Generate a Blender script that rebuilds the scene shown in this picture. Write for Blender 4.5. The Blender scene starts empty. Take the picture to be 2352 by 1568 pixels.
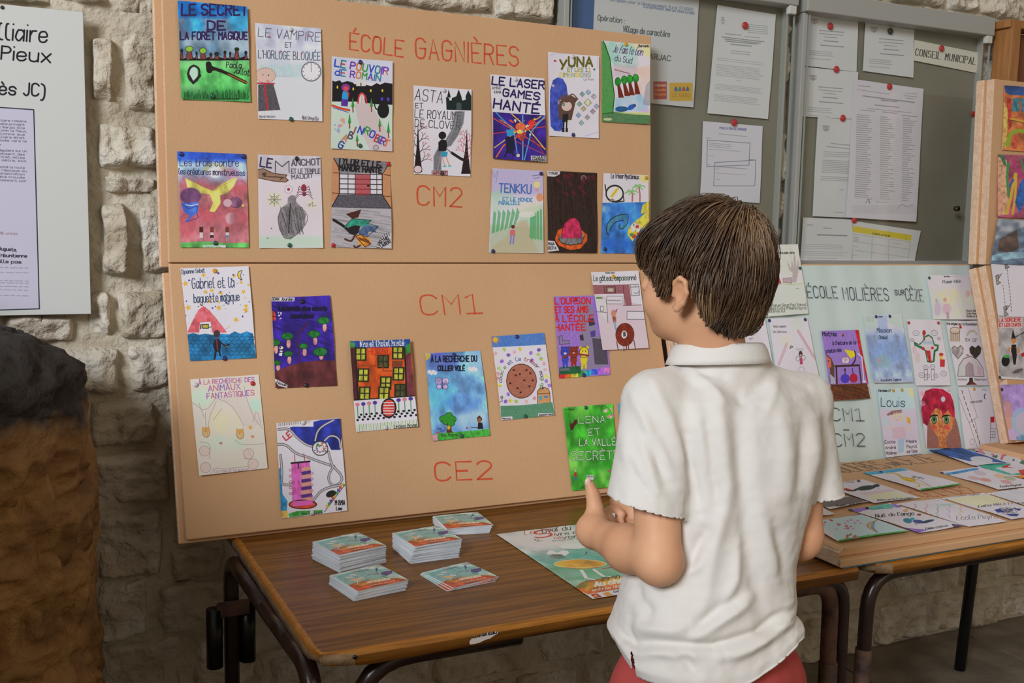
import bpy, bmesh, math, random
import numpy as np
from mathutils import Vector, Matrix
random.seed(7)
rng = np.random.default_rng(11)
S = bpy.context.scene
COL = S.collection

# ---------------------------------------------------------------- camera
FOC = 2391.2
YAW, PITCH, ROLL = 0.4504, 0.1163, 0.0206
CAM = np.array([0.0, 0.0, 1.43])
fw = np.array([math.sin(YAW)*math.cos(PITCH), math.cos(YAW)*math.cos(PITCH), -math.sin(PITCH)])
r0 = np.array([math.cos(YAW), -math.sin(YAW), 0.0])
u0 = np.cross(r0, fw)
CR = r0*math.cos(ROLL) + u0*math.sin(ROLL)
CU = -r0*math.sin(ROLL) + u0*math.cos(ROLL)
cam_data = bpy.data.cameras.new('camera')
cam_data.sensor_width = 36.0
cam_data.lens = FOC/2352*36.0
cam_data.clip_start = 0.02
cam_data.clip_end = 60
cam = bpy.data.objects.new('camera', cam_data)
M = Matrix.Identity(4)
for i in range(3):
    M[i][0] = CR[i]; M[i][1] = CU[i]; M[i][2] = -fw[i]; M[i][3] = CAM[i]
cam.matrix_world = M
COL.objects.link(cam)
S.camera = cam

# ---------------------------------------------------------------- world, lights, exposure
S.view_settings.view_transform = 'Standard'
S.view_settings.look = 'None'
S.view_settings.gamma = 1
S.view_settings.use_curve_mapping = False
S.view_settings.exposure = -0.20
wd = bpy.data.worlds.new('world'); S.world = wd
wd.use_nodes = True
wd.node_tree.nodes['Background'].inputs[0].default_value = (1.0, 0.88, 0.72, 1)
wd.node_tree.nodes['Background'].inputs[1].default_value = 0.26

def area(name, loc, target, sx, sy, power, color, spread=math.pi):
    L = bpy.data.lights.new(name, 'AREA'); L.shape = 'RECTANGLE'; L.size = sx; L.size_y = sy
    L.energy = power; L.color = color; L.spread = spread
    o = bpy.data.objects.new(name, L); COL.objects.link(o)
    o.location = loc
    o.rotation_euler = (Vector(target)-Vector(loc)).to_track_quat('-Z', 'Y').to_euler()
    return o
# daylight falling in through the tall opening on the left, and the weaker light of the hall behind
area('daylight_opening', (-4.7, -2.7, 4.3), (1.2, 2.1, 1.1), 2.0, 2.0, 570, (0.90, 0.94, 1.0))
area('hall_light', (2.4, -2.4, 2.6), (1.4, 1.6, 0.9), 2.6, 1.8, 25, (1.0, 0.80, 0.58))

def ray(px, py):
    return fw + CR*(px-1176)/FOC - CU*(py-784)/FOC
def on_plane(px, py, p0, n):
    d = ray(px, py)
    return CAM + d*(((np.array(p0)-CAM)@n)/(d@n))
def on_z(px, py, z): return on_plane(px, py, (0, 0, z), np.array([0, 0, 1.0]))
def on_y(px, py, y): return on_plane(px, py, (0, y, 0), np.array([0, 1.0, 0]))

# ---------------------------------------------------------------- object helpers
def tag(o, label=None, cat=None, group=None, kind=None):
    if label: o['label'] = label
    if cat: o['category'] = cat
    if group: o['group'] = group
    if kind: o['kind'] = kind
    return o
def empty(name, loc=(0, 0, 0)):
    o = bpy.data.objects.new(name, None); o.location = loc; o.empty_display_size = .05
    COL.objects.link(o); return o
def link(name, me, mat=None, parent=None):
    o = bpy.data.objects.new(name, me); COL.objects.link(o)
    if mat is not None:
        for m in (mat if isinstance(mat, (list, tuple)) else [mat]): me.materials.append(m)
    if parent is not None:
        o.parent = parent
        o.matrix_parent_inverse = Matrix.Translation(parent.location).inverted()
    return o
def mesh(name, V, F, mat=None, parent=None, smooth=False):
    me = bpy.data.meshes.new(name)
    me.from_pydata([tuple(map(float, v)) for v in V], [], [tuple(map(int, f)) for f in F]); me.update()
    if smooth:
        me.polygons.foreach_set('use_smooth', [True]*len(me.polygons))
    return link(name, me, mat, parent)
def from_bm(name, bm, mat=None, parent=None, smooth=False):
    me = bpy.data.meshes.new(name); bm.to_mesh(me); bm.free()
    if smooth:
        me.polygons.foreach_set('use_smooth', [True]*len(me.polygons))
    return link(name, me, mat, parent)
def add_box(bm, c, sz, R=None, bev=0, seg=2, mi=0):
    """box centre c, full size sz, R 3x3 columns = axes"""
    r = bmesh.ops.create_cube(bm, size=1.0)
    vs = r['verts']
    for v in vs:
        v.co = Vector((v.co.x*sz[0], v.co.y*sz[1], v.co.z*sz[2]))
    fs = set(f for v in vs for f in v.link_faces)
    if bev > 0:
        es = set(e for v in vs for e in v.link_edges)
        b = bmesh.ops.bevel(bm, geom=list(es), offset=bev, segments=seg, affect='EDGES', profile=.5)
        fs = set(b['faces']) | set(f for f in fs if f.is_valid)
        vs = list(set(v for f in fs for v in f.verts))
    m = Matrix.Identity(3) if R is None else R
    for v in vs: v.co = m @ v.co + Vector(c)
    for f in fs: f.material_index = mi
    return vs, fs
def box(name, c, sz, mat, parent=None, R=None, bev=0, seg=2, smooth=False):
    bm = bmesh.new(); add_box(bm, c, sz, R, bev, seg)
    return from_bm(name, bm, mat, parent, smooth)
def axes(ux, uy, uz):
    m = Matrix.Identity(3)
    for i in range(3):
        m[i][0] = ux[i]; m[i][1] = uy[i]; m[i][2] = uz[i]
    return m
def tube(name, pts, rad, mat, parent=None, sides=12, cap=True, flat=1.0):
    """swept tube, rad scalar or list"""
    P = [Vector(p) for p in pts]; n = len(P)
    rad = [rad]*n if not hasattr(rad, '__len__') else rad
    V = []; F = []
    prev = None
    for i in range(n):
        t = (P[min(i+1, n-1)]-P[max(i-1, 0)]).normalized()
        if prev is None:
            a = Vector((0, 0, 1)) if abs(t.z) < .9 else Vector((0, 1, 0))
            b = t.cross(a).normalized()
        else:
            b = (prev - t*prev.dot(t)).normalized()
        prev = b; c = t.cross(b)
        for k in range(sides):
            q = 2*math.pi*k/sides
            V.append(P[i] + (b*math.cos(q)*flat + c*math.sin(q))*rad[i])
    for i in range(n-1):
        for k in range(sides):
            k2 = (k+1) % sides
            F.append((i*sides+k, i*sides+k2, (i+1)*sides+k2, (i+1)*sides+k))
    if cap:
        F.append(tuple(range(sides))[::-1]); F.append(tuple((n-1)*sides+k for k in range(sides)))
    return mesh(name, V, F, mat, parent, True)
def arc_path(pts, r, n=6):
    """polyline with rounded corners"""
    P = [np.array(p, float) for p in pts]; out = [P[0]]
    for i in range(1, len(P)-1):
        a = P[i-1]-P[i]; b = P[i+1]-P[i]; la = np.linalg.norm(a); lb = np.linalg.norm(b)
        rr = min(r, la*.49, lb*.49)
        s = P[i]+a/la*rr; e = P[i]+b/lb*rr
        for k in range(n+1):
            t = k/n; out.append((1-t)**2*s+2*t*(1-t)*P[i]+t*t*e)
    out.append(P[-1]); return out

# ---------------------------------------------------------------- noise
def vnoise(P, freq, seed=0):
    Q = np.asarray(P, float)*freq + seed*17.31
    I = np.floor(Q).astype(np.int64); f = Q-I; f = f*f*(3-2*f)
    def h(i, j, k):
        n = (i*73856093) ^ (j*19349663) ^ (k*83492791) ^ (seed*2654435761 & 0xffffffff)
        n = (n ^ (n >> 13))*1274126177 & 0x7fffffff
        return ((n ^ (n >> 16)) & 0xffff)/65535.0
    r = 0
    for a in (0, 1):
        for b in (0, 1):
            for c in (0, 1):
                w = (f[..., 0] if a else 1-f[..., 0])*(f[..., 1] if b else 1-f[..., 1])*(f[..., 2] if c else 1-f[..., 2])
                r = r + w*h(I[..., 0]+a, I[..., 1]+b, I[..., 2]+c)
    return r*2-1
def fbm(P, freq, seed=0, oct=3):
    s = 0; a = 1
    for i in range(oct):
        s = s + a*vnoise(P, freq*2**i, seed+i); a *= .5
    return s

# ---------------------------------------------------------------- materials
def lin(h):
    if isinstance(h, str):
        h = h.lstrip('#')
        if len(h) == 3: h = ''.join(c*2 for c in h)
        h = [int(h[i:i+2], 16)/255 for i in (0, 2, 4)]
    return tuple(c/12.92 if c <= .04045 else ((c+.055)/1.055)**2.4 for c in h)
def nt(m):
    m.use_nodes = True; return m.node_tree.nodes, m.node_tree.links
def mat(name, base, rough=.6, metal=0, var=None, vscale=8, detail=4, stretch=(1, 1, 1), bump=0, bscale=60, bstretch=None, spec=.5, sheen=0, sss=0, coat=0, gain=1.0, ramp=(.35, .65), rvar=0):
    m = bpy.data.materials.new(name); N, L = nt(m); b = N['Principled BSDF']
    col = tuple(c*gain for c in lin(base))
    b.inputs['Base Color'].default_value = (*col, 1)
    b.inputs['Roughness'].default_value = rough
    b.inputs['Metallic'].default_value = metal
    b.inputs['Specular IOR Level'].default_value = spec
    if sheen: b.inputs['Sheen Weight'].default_value = sheen
    if coat: b.inputs['Coat Weight'].default_value = coat; b.inputs['Coat Roughness'].default_value = .15
    if sss:
        b.inputs['Subsurface Weight'].default_value = sss; b.inputs['Subsurface Radius'].default_value = (.012, .005, .003)
        b.inputs['Subsurface Scale'].default_value = 1.0
    tc = N.new('ShaderNodeTexCoord')
    if var:
        mp = N.new('ShaderNodeMapping'); mp.inputs['Scale'].default_value = stretch
        L.new(tc.outputs['Object'], mp.inputs[0])
        nz = N.new('ShaderNodeTexNoise'); nz.inputs['Scale'].default_value = vscale; nz.inputs['Detail'].default_value = detail
        L.new(mp.outputs[0], nz.inputs['Vector'])
        cr = N.new('ShaderNodeValToRGB')
        cr.color_ramp.elements[0].position = ramp[0]; cr.color_ramp.elements[1].position = ramp[1]
        cr.color_ramp.elements[0].color = (*[c*gain for c in lin(var)], 1); cr.color_ramp.elements[1].color = (*col, 1)
        L.new(nz.outputs['Fac'], cr.inputs[0]); L.new(cr.outputs[0], b.inputs['Base Color'])
    if bump:
        nb = N.new('ShaderNodeTexNoise'); nb.inputs['Scale'].default_value = bscale; nb.inputs['Detail'].default_value = 5
        if bstretch:
            mp2 = N.new('ShaderNodeMapping'); mp2.inputs['Scale'].default_value = bstretch
            L.new(tc.outputs['Object'], mp2.inputs[0]); L.new(mp2.outputs[0], nb.inputs['Vector'])
        else: L.new(tc.outputs['Object'], nb.inputs['Vector'])
        bp = N.new('ShaderNodeBump'); bp.inputs['Strength'].default_value = 1; bp.inputs['Distance'].default_value = bump
        L.new(nb.outputs['Fac'], bp.inputs['Height']); L.new(bp.outputs[0], b.inputs['Normal'])
    return m
def glass_mat(name, tint=(.975, .985, .975), rough=0.02):
    m = bpy.data.materials.new(name); N, L = nt(m); b = N['Principled BSDF']
    N.remove(b)
    out = [n for n in N if n.type == 'OUTPUT_MATERIAL'][0]
    tr = N.new('ShaderNodeBsdfTransparent'); tr.inputs[0].default_value = (*tint, 1)
    gl = N.new('ShaderNodeBsdfGlossy'); gl.inputs['Roughness'].default_value = rough; gl.inputs[0].default_value = (1, 1, 1, 1)
    lw = N.new('ShaderNodeLayerWeight'); pw = N.new('ShaderNodeMath'); pw.operation = 'POWER'; pw.inputs[1].default_value = 4; L.new(lw.outputs['Facing'], pw.inputs[0])
    fr = N.new('ShaderNodeMath'); fr.operation = 'MULTIPLY_ADD'; fr.inputs[1].default_value = .5; fr.inputs[2].default_value = .035; L.new(pw.outputs[0], fr.inputs[0])
    mx = N.new('ShaderNodeMixShader')
    L.new(fr.outputs[0], mx.inputs[0]); L.new(tr.outputs[0], mx.inputs[1]); L.new(gl.outputs[0], mx.inputs[2])
    L.new(mx.outputs[0], out.inputs[0])
    return m
# ---------------------------------------------------------------- flat print: a small vector painter
G1 = {}
def _g(s):
    for ln in s.strip().split('\n'):
        k, *st = ln.split()
        L = []
        for q in st:
            sm = q[0] == '~'; q = q.lstrip('~')
            p = np.array([[int(q[i]), int(q[i+1])] for i in range(0, len(q), 2)], float)
            if sm:
                for _ in range(2):
                    a = p[:-1]*.75+p[1:]*.25; b = p[:-1]*.25+p[1:]*.75
                    m = np.empty((len(a)*2, 2)); m[0::2] = a; m[1::2] = b
                    p = np.vstack([p[:1], m, p[-1:]])
            L.append(p)
        G1[k] = L
_g('''
A 062046 1434
B 0006 ~002031321303 ~033344453606
C ~4130100105163645
D 0006 ~002041452606
E 40000646 0333
F 400006 0333
G ~413010010516364543 4323
H 0006 4046 0343
I 0006
J ~3035261605
K 0006 400346
L 000646
M 0600234046
N 06004640
O ~2010010516364541302010
P 0006 ~003041423303
Q ~2010010516364541302010 3447
R 0006 ~003041423303 2346
S ~413010010213334445361605
T 0040 2026
U ~000516364540
V 002640
W 0016233640
X 0046 4006
Y 002340 2326
Z 00400646
0 ~2010010516364541302010
1 012026 0646
2 ~01103041423306 0646
3 ~0110304132 ~13334445361605
4 30044434 3036
5 400003 ~03334445361605
6 ~40200105163645341304
7 004016
8 ~231201103041321304051636454323
9 ~4232130201103041453616
a ~43322212040516263544 4246
b 0006 ~0322324345361605
c ~4332120405163645
d 4046 ~4332120405163645
e ~04444332120305163645
f ~4030211216 0333
g ~4332120405163645 ~424738281807
h 0006 ~0422324346
i 0206 0000
j ~22272818 2020
k 0006 4204 1446
l ~1000051626
m 0206 ~03122223 2326 ~23324243 4346
n 0206 ~0422324346
o ~22120305163645433222
p 0208 ~0322324345361605
q 4248 ~4332120405163645
r 0206 ~04122232
s ~43321203143445361605
t ~1015163646 0232
u ~0205163645 4246
v 022642
w 0216233642
x 0246 4206
y 0226 4218
z 02420646
. 0606
, 0607
: 0303 0606
' 0001
- 0333
( ~2001052628
) ~0021261808
! 0004 0606
/ 4006
& ~46040110213205063644
''')
ACC = {'É': ('E', 'a'), 'È': ('E', 'g'), 'Ê': ('E', 'c'), 'À': ('A', 'g'), 'Ô': ('O', 'c'), 'é': ('e', 'a'), 'è': ('e', 'g'), 'ê': ('e', 'c'), 'à': ('a', 'g'), 'â': ('a', 'c'), 'î': ('i', 'c'), 'ô': ('o', 'c')}
def layout(s, track=1.5, space=3.0):
    """strokes in font units (cap height 6, baseline y=6), total width"""
    x = 0; out = []
    for ch in s:
        if ch == ' ': x += space; continue
        b, ac = ACC.get(ch, (ch, None))
        g = G1.get(b)
        if g is None: x += space; continue
        mn = min(p[:, 0].min() for p in g); mx = max(p[:, 0].max() for p in g)
        for p in g:
            q = p.copy(); q[:, 0] += x-mn
            out.append(q)
        if ac:
            top = -.6 if b.isupper() else 1.1
            cx = x+(mx-mn)/2
            d = {'a': [[cx-.4, top], [cx+.7, top-1.2]], 'g': [[cx+.4, top], [cx-.7, top-1.2]], 'c': [[cx-.8, top], [cx, top-1], [cx+.8, top]]}[ac]
            out.append(np.array(d, float))
        x += mx-mn+track
    return out, max(x-track, .1)

def homog(src, dst):
    A = []
    for (x, y), (u, v) in zip(src, dst):
        A.append([x, y, 1, 0, 0, 0, -u*x, -u*y, -u]); A.append([0, 0, 0, x, y, 1, -v*x, -v*y, -v])
    return np.linalg.svd(np.array(A, float))[2][-1].reshape(3, 3)
def hx(c): 
    c = c.lstrip('#')
    if len(c) == 3: c = ''.join(k*2 for k in c)
    return np.array([int(c[i:i+2], 16)/255 for i in (0, 2, 4)])
class Art:
    """picture painted in its own coordinates; src quad gives the corners TL TR BR BL of the sheet in the drawing frame"""
    def __init__(s, quad, bg='#cdc9d2', w=300, asp=1.41, seed=1, tex=.02):
        s.W = w; s.H = int(w*asp)
        s.M = homog(quad, [(0, 0), (s.W, 0), (s.W, s.H), (0, s.H)])
        q = np.array(quad, float)
        s.k = s.W/np.linalg.norm(q[1]-q[0])*.5 + s.H/np.linalg.norm(q[3]-q[0])*.5
        s.I = np.ones((s.H, s.W, 3))*hx(bg)
        s.rg = np.random.default_rng(seed)
        s.I *= 1+(s.rg.random((s.H, s.W, 1))-.5)*tex
        yy, xx = np.mgrid[0:s.H, 0:s.W]; s.xx = xx+.5; s.yy = yy+.5
        s.n1 = s._sn(9); s.n2 = s._sn(28); s.n3 = s._str(1); s.n4 = s._str(0)
    def _sn(s, n):
        g = s.rg.random((n+2, n+2)); 
        y = np.linspace(0, n, s.H); x = np.linspace(0, n, s.W)
        yi = y.astype(int); xi = x.astype(int); fy = (y-yi)[:, None]; fx = (x-xi)[None]
        fy = fy*fy*(3-2*fy); fx = fx*fx*(3-2*fx)
        a = g[yi][:, xi]; b = g[yi][:, xi+1]; c = g[yi+1][:, xi]; d = g[yi+1][:, xi+1]
        return a*(1-fy)*(1-fx)+b*(1-fy)*fx+c*fy*(1-fx)+d*fy*fx
    def _str(s, ax):
        g = s.rg.random((s.H, s.W)); n = 9
        k = np.cumsum(np.pad(g, [(n, 0), (0, 0)] if ax else [(0, 0), (n, 0)], mode='wrap'), axis=0 if ax else 1)
        o = (k[n:]-k[:-n]) if ax else (k[:, n:]-k[:, :-n])
        o = (o-o.min())/(o.max()-o.min()); return o
    def P(s, pts):
        if isinstance(pts, str): pts = [tuple(map(float, q.split(','))) for q in pts.split()]
        p = np.array(pts, float); h = np.c_[p, np.ones(len(p))] @ s.M.T
        return h[:, :2]/h[:, 2:]
    def _bb(s, q, m):
        x0 = int(max(0, q[:, 0].min()-m)); x1 = int(min(s.W, q[:, 0].max()+m+1)); y0 = int(max(0, q[:, 1].min()-m)); y1 = int(min(s.H, q[:, 1].max()+m+1))
        return x0, x1, y0, y1
    def _bl(s, sl, a, c, t):
        c = hx(c)
        C = np.ones(a.shape+(3,))*c
        if 'w' in t: C = C*(.72+.56*s.n1[sl][..., None]); C = C*(.9+.2*s.n2[sl][..., None])
        if 'v' in t: a = a*(.35+.65*np.clip(s.n1[sl]*1.6-.2, 0, 1))
        if 'c' in t: a = a*(.45+.55*s.n3[sl])
        if 'h' in t: a = a*(.45+.55*s.n4[sl])
        if 'b' in t: C = C*(.8+.4*s.n2[sl][..., None])
        s.I[sl] = s.I[sl]*(1-a[..., None])+C*a[..., None]
    def _d(s, q, sl, closed=False):
        X = s.xx[sl]; Y = s.yy[sl]; d = np.full(X.shape, 1e9)
        n = len(q)
        for i in range(n if closed else max(n-1, 1)):
            a = q[i]; b = q[(i+1) % n]; e = b-a; L = e@e
            if L < 1e-9: dd = np.hypot(X-a[0], Y-a[1])
            else:
                t = np.clip(((X-a[0])*e[0]+(Y-a[1])*e[1])/L, 0, 1)
                dd = np.hypot(X-a[0]-t*e[0], Y-a[1]-t*e[1])
            d = np.minimum(d, dd)
        return d
    def p(s, c, pts, a=1., t='', soft=.6, raw=False):
        q = pts if raw else s.P(pts)
        x0, x1, y0, y1 = s._bb(q, 2+soft)
        if x1 <= x0 or y1 <= y0: return s
        sl = (slice(y0, y1), slice(x0, x1)); X = s.xx[sl]; Y = s.yy[sl]
        ins = np.zeros(X.shape, bool); n = len(q)
        for i in range(n):
            (xa, ya), (xb, yb) = q[i], q[(i+1) % n]
            if ya == yb: continue
            ins ^= ((ya > Y) != (yb > Y)) & (X < (xb-xa)*(Y-ya)/(yb-ya)+xa)
        d = s._d(q, sl, True); d = np.where(ins, d, -d)
        s._bl(sl, np.clip(d/soft*.5+.5, 0, 1)*a, c, t); return s
    def l(s, c, w, pts, a=1., t='', raw=False, sm=0):
        q = pts if raw else s.P(pts)
        for _ in range(sm):
            if len(q) > 2:
                A = q[:-1]*.75+q[1:]*.25; B = q[:-1]*.25+q[1:]*.75
                m = np.empty((len(A)*2, 2)); m[0::2] = A; m[1::2] = B; q = np.vstack([q[:1], m, q[-1:]])
        hw = w*s.k/2
        x0, x1, y0, y1 = s._bb(q, hw+2)
        if x1 <= x0 or y1 <= y0: return s
        sl = (slice(y0, y1), slice(x0, x1)); d = s._d(q, sl)
        s._bl(sl, np.clip(hw-d+.5, 0, 1)*a, c, t); return s
    def e(s, c, cx, cy, rx, ry=None, a=1., t='', soft=.6, rot=0, o=None, ow=2):
        ry = ry or rx
        q = []
        for k in range(22):
            th = k/22*2*math.pi; ex = rx*math.cos(th); ey = ry*math.sin(th)
            q.append((cx+ex*math.cos(rot)-ey*math.sin(rot), cy+ex*math.sin(rot)+ey*math.cos(rot)))
        if c: s.p(c, q, a, t, soft)
        if o: s.l(o, ow, q+[q[0]])
        return s
    def r(s, c, x0, y0, x1, y1, a=1., t='', o=None, ow=2, soft=.6):
        q = [(x0, y0), (x1, y0), (x1, y1), (x0, y1)]
        if c: s.p(c, q, a, t, soft)
        if o: s.l(o, ow, q+[q[0]])
        return s
    def t(s, c, w, txt, x0, y0, x1, h, y1=None, j=.25, slant=0, t='', a=1., out=None):
        """text with baseline from (x0,y0) to (x1,y1), cap height h, all in the drawing frame; c may be a list of colours"""
        st, W = layout(txt); y1 = y0 if y1 is None else y1
        L = math.hypot(x1-x0, y1-y0); ux, uy = (x1-x0)/L, (y1-y0)/L; sx = L/W; sy = h/6
        cs = c if isinstance(c, list) else [c]
        for i, p in enumerate(st):
            ci = cs[int(p[0, 0]//4.5) % len(cs)]
            X = p[:, 0]*sx+(6-p[:, 1])*sy*slant+(s.rg.random(len(p))-.5)*j*sy*.6; Y = (p[:, 1]-6)*sy+(s.rg.random(len(p))-.5)*j*sy
            q = [(x0+X[k]*ux-Y[k]*uy, y0+X[k]*uy+Y[k]*ux) for k in range(len(p))]
            if out: s.l(out, w*2.1, q)
            s.l(ci, w, q, a, t)
        return s
    def dots(s, c, n, x0, y0, x1, y1, r, a=1., t=''):
        cs = c if isinstance(c, list) else [c]
        for i in range(n):
            rr = r*(.5+s.rg.random())
            s.e(cs[i % len(cs)], x0+(x1-x0)*s.rg.random(), y0+(y1-y0)*s.rg.random(), rr, rr*(.6+.6*s.rg.random()), a, t, rot=s.rg.random()*3)
        return s
    def hatch(s, c, w, pts, n=14, ang=0, a=.6):
        """crayon strokes inside the bounding area of pts"""
        q = np.array([tuple(map(float, k.split(','))) for k in pts.split()]) if isinstance(pts, str) else np.array(pts)
        x0, y0 = q.min(0); x1, y1 = q.max(0)
        for i in range(n):
            cx = x0+(x1-x0)*s.rg.random(); cy = y0+(y1-y0)*s.rg.random(); l = (.1+.2*s.rg.random())*max(x1-x0, y1-y0)
            s.l(c, w, [(max(x0, min(x1, cx-l*math.cos(ang))), max(y0, min(y1, cy-l*math.sin(ang)))), (max(x0, min(x1, cx+l*math.cos(ang))), max(y0, min(y1, cy+l*math.sin(ang))))], a)
        return s
    def image(s, name, gain=1.36):
        I = np.clip(s.I, 0, 1)
        I = np.where(I <= .04045, I/12.92, ((I+.055)/1.055)**2.4)*gain
        I = np.clip(I, 0, .88)
        I = np.where(I <= .0031308, I*12.92, 1.055*np.maximum(I, 1e-6)**(1/2.4)-.055)
        im = bpy.data.images.new(name, s.W, s.H, alpha=False)
        A = np.ones((s.H, s.W, 4), np.float32); A[..., :3] = I[::-1]
        im.pixels.foreach_set(A.ravel()); im.update(); im.pack()
        return im
def art_mat(name, art, rough=.55, gain=1.36, coat=0):
    m = bpy.data.materials.new(name); N, L = nt(m); b = N['Principled BSDF']
    ti = N.new('ShaderNodeTexImage'); ti.image = art.image(name, gain); ti.extension = 'EXTEND'; ti.interpolation = 'Cubic'
    uv = N.new('ShaderNodeUVMap'); uv.uv_map = 'UVMap'
    L.new(uv.outputs[0], ti.inputs[0]); L.new(ti.outputs[0], b.inputs['Base Color'])
    b.inputs['Roughness'].default_value = rough
    b.inputs['Specular IOR Level'].default_value = .35
    if coat: b.inputs['Coat Weight'].default_value = coat; b.inputs['Coat Roughness'].default_value = .08
    return m
def sheet(name, C, nrm, material, parent=None, lift=.0015, curl=.004, pins=((.5, .03),), nx=10, ny=14, seed=0, warp=.001):
    """thin paper: world corners C (TL TR BR BL) on its support, normal nrm towards the room"""
    C = [np.array(c, float) for c in C]; V = []; F = []; UV = []
    r = np.random.default_rng(seed+5); ca = r.random(4)
    o = sum(C)/4
    for j in range(ny+1):
        for i in range(nx+1):
            u, v = i/nx, j/ny
            p = C[0]*(1-u)*(1-v)+C[1]*u*(1-v)+C[2]*u*v+C[3]*(1-u)*v
            d = min(math.hypot(u-a, (v-b)*1.4) for a, b in pins) if pins else 0
            cc = ca[0]*(1-u)*(1-v)+ca[1]*u*(1-v)+ca[2]*u*v+ca[3]*(1-u)*v
            h = lift+curl*min(d, 1.)**1.6*(.25+1.0*cc)+warp*(1+math.sin(u*5+seed)*math.cos(v*6+seed*2))*min(1, d*2)
            V.append(p+nrm*h-o); UV.append((u, 1-v))
    for j in range(ny):
        for i in range(nx):
            a = j*(nx+1)+i; F.append((a, a+nx+1, a+nx+2, a+1))
    me = bpy.data.meshes.new(name); me.from_pydata([tuple(v) for v in V], [], F)
    uvl = me.uv_layers.new(name='UVMap')
    for lp in me.loops: uvl.data[lp.index].uv = UV[lp.vertex_index]
    me.polygons.foreach_set('use_smooth', [True]*len(me.polygons))
    me.materials.append(material)
    ob = bpy.data.objects.new(name, me); ob.location = o
    COL.objects.link(ob)
    if parent is not None:
        ob.parent = parent; ob.matrix_parent_inverse = Matrix.Translation(parent.location).inverted()
    return ob
def ribbons(name, strokes, o, ux, uy, n, width, material, parent, lift=.0006):
    """marker lettering: thin strips; strokes in metres on the board plane"""
    V = []; F = []
    for st in strokes:
        st = np.array(st, float)
        if len(st) == 1: st = np.vstack([st, st+.001])
        m = len(st); b = len(V)
        for i in range(m):
            t = st[min(i+1, m-1)]-st[max(i-1, 0)]; t = t/(np.linalg.norm(t)+1e-9); q = np.array([-t[1], t[0]])
            w = width*(.85+.3*random.random())
            e = t*width*.5*(-1 if i == 0 else 1 if i == m-1 else 0)
            for sgn in (-1, 1):
                p = st[i]+q*sgn*w/2+e
                V.append(o+ux*p[0]+uy*p[1]+n*lift)
        for i in range(m-1):
            a = b+i*2; F.append((a, a+1, a+3, a+2))
    return mesh(name, V, F, material, parent)
# ---------------------------------------------------------------- materials of the setting
M_mortar = mat('lime_mortar', '#d2c9b6', .95, var='#b9ad96', vscale=6, bump=.014, bscale=40, gain=1.0)
M_stone = [mat('limestone_%d' % i, a, .92, var=b, vscale=7+3*i, bump=.022, bscale=26+5*i) for i, (a, b) in enumerate((('#e0d8c8', '#c2b59e'), ('#d8cfbc', '#b8ab94'), ('#e4dfd2', '#c8bca6')))]
M_floor = mat('floor_slabs', '#8f8373', .8, var='#6f6454', vscale=6, bump=.003, bscale=30)
YW = 2.535                      # mortar face of the back wall
TZ = .736                       # table tops

def wall_grid():
    nx, nz = 230, 130
    xs = np.linspace(-1.2, 4.6, nx); zs = np.linspace(0, 3.0, nz)
    X, Z = np.meshgrid(xs, zs); P = np.stack([X, X*0, Z], -1)
    Y = YW - .006 + .009*fbm(P, 7, 3) + .005*fbm(P, 26, 5)
    V = np.stack([X, Y, Z], -1).reshape(-1, 3)
    V = np.vstack([V, [(-1.2, YW+.3, 0), (4.6, YW+.3, 0), (4.6, YW+.3, 3), (-1.2, YW+.3, 3)]])
    F = [(j*nx+i, j*nx+i+1, (j+1)*nx+i+1, (j+1)*nx+i) for j in range(nz-1) for i in range(nx-1)]
    b = nx*nz; F.append((b, b+3, b+2, b+1))
    return mesh('wall_back', V, F, M_mortar, None, True)
wall = tag(wall_grid(), kind='structure')

def stone(x0, x1, z0, z1, dep=.035, seed=0, rnd=.28, lean=0):
    """rough block showing its face; outline irregular, face hewn"""
    n = max(10, min(30, int((x1-x0)/.0075))); m = max(10, min(30, int((z1-z0)/.0075)))
    cx, cz = (x0+x1)/2, (z0+z1)/2; hx_, hz_ = (x1-x0)/2, (z1-z0)/2
    u = np.linspace(-1, 1, n); v = np.linspace(-1, 1, m); U, Vv = np.meshgrid(u, v)
    ps = 1-rnd*.32*(U**4)*(Vv**4)                       # pull the corners in
    A = U*ps*hx_; B = Vv*ps*hz_
    P = np.stack([cx+A, A*0+seed*.37, cz+B], -1)
    ed = .009*fbm(P, 11, 7)
    e = np.maximum(np.abs(U), np.abs(Vv))
    A = A+np.sign(U)*ed*e+lean*B; B = B+np.sign(Vv)*.009*fbm(P, 12, 9)*e
    prof = np.clip((1-e)*5, 0, 1)**.7
    rough = .009*fbm(P, 13, 11)+.014*(.5-np.abs(fbm(P, 24, 13)))+.005*fbm(P, 58, 15, 2)
    tilt = .010*(math.sin(seed*3.3)*U+math.cos(seed*2.1)*Vv)
    Y = YW+.012-(dep+.012)*prof-(rough+tilt)*prof
    V = np.stack([cx+A, Y, cz+B], -1).reshape(-1, 3)
    F = [(j*n+i, j*n+i+1, (j+1)*n+i+1, (j+1)*n+i) for j in range(m-1) for i in range(n-1)]
    o = mesh('stone', V, F, M_stone[seed % 3], wall, True)
    return o
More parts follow.
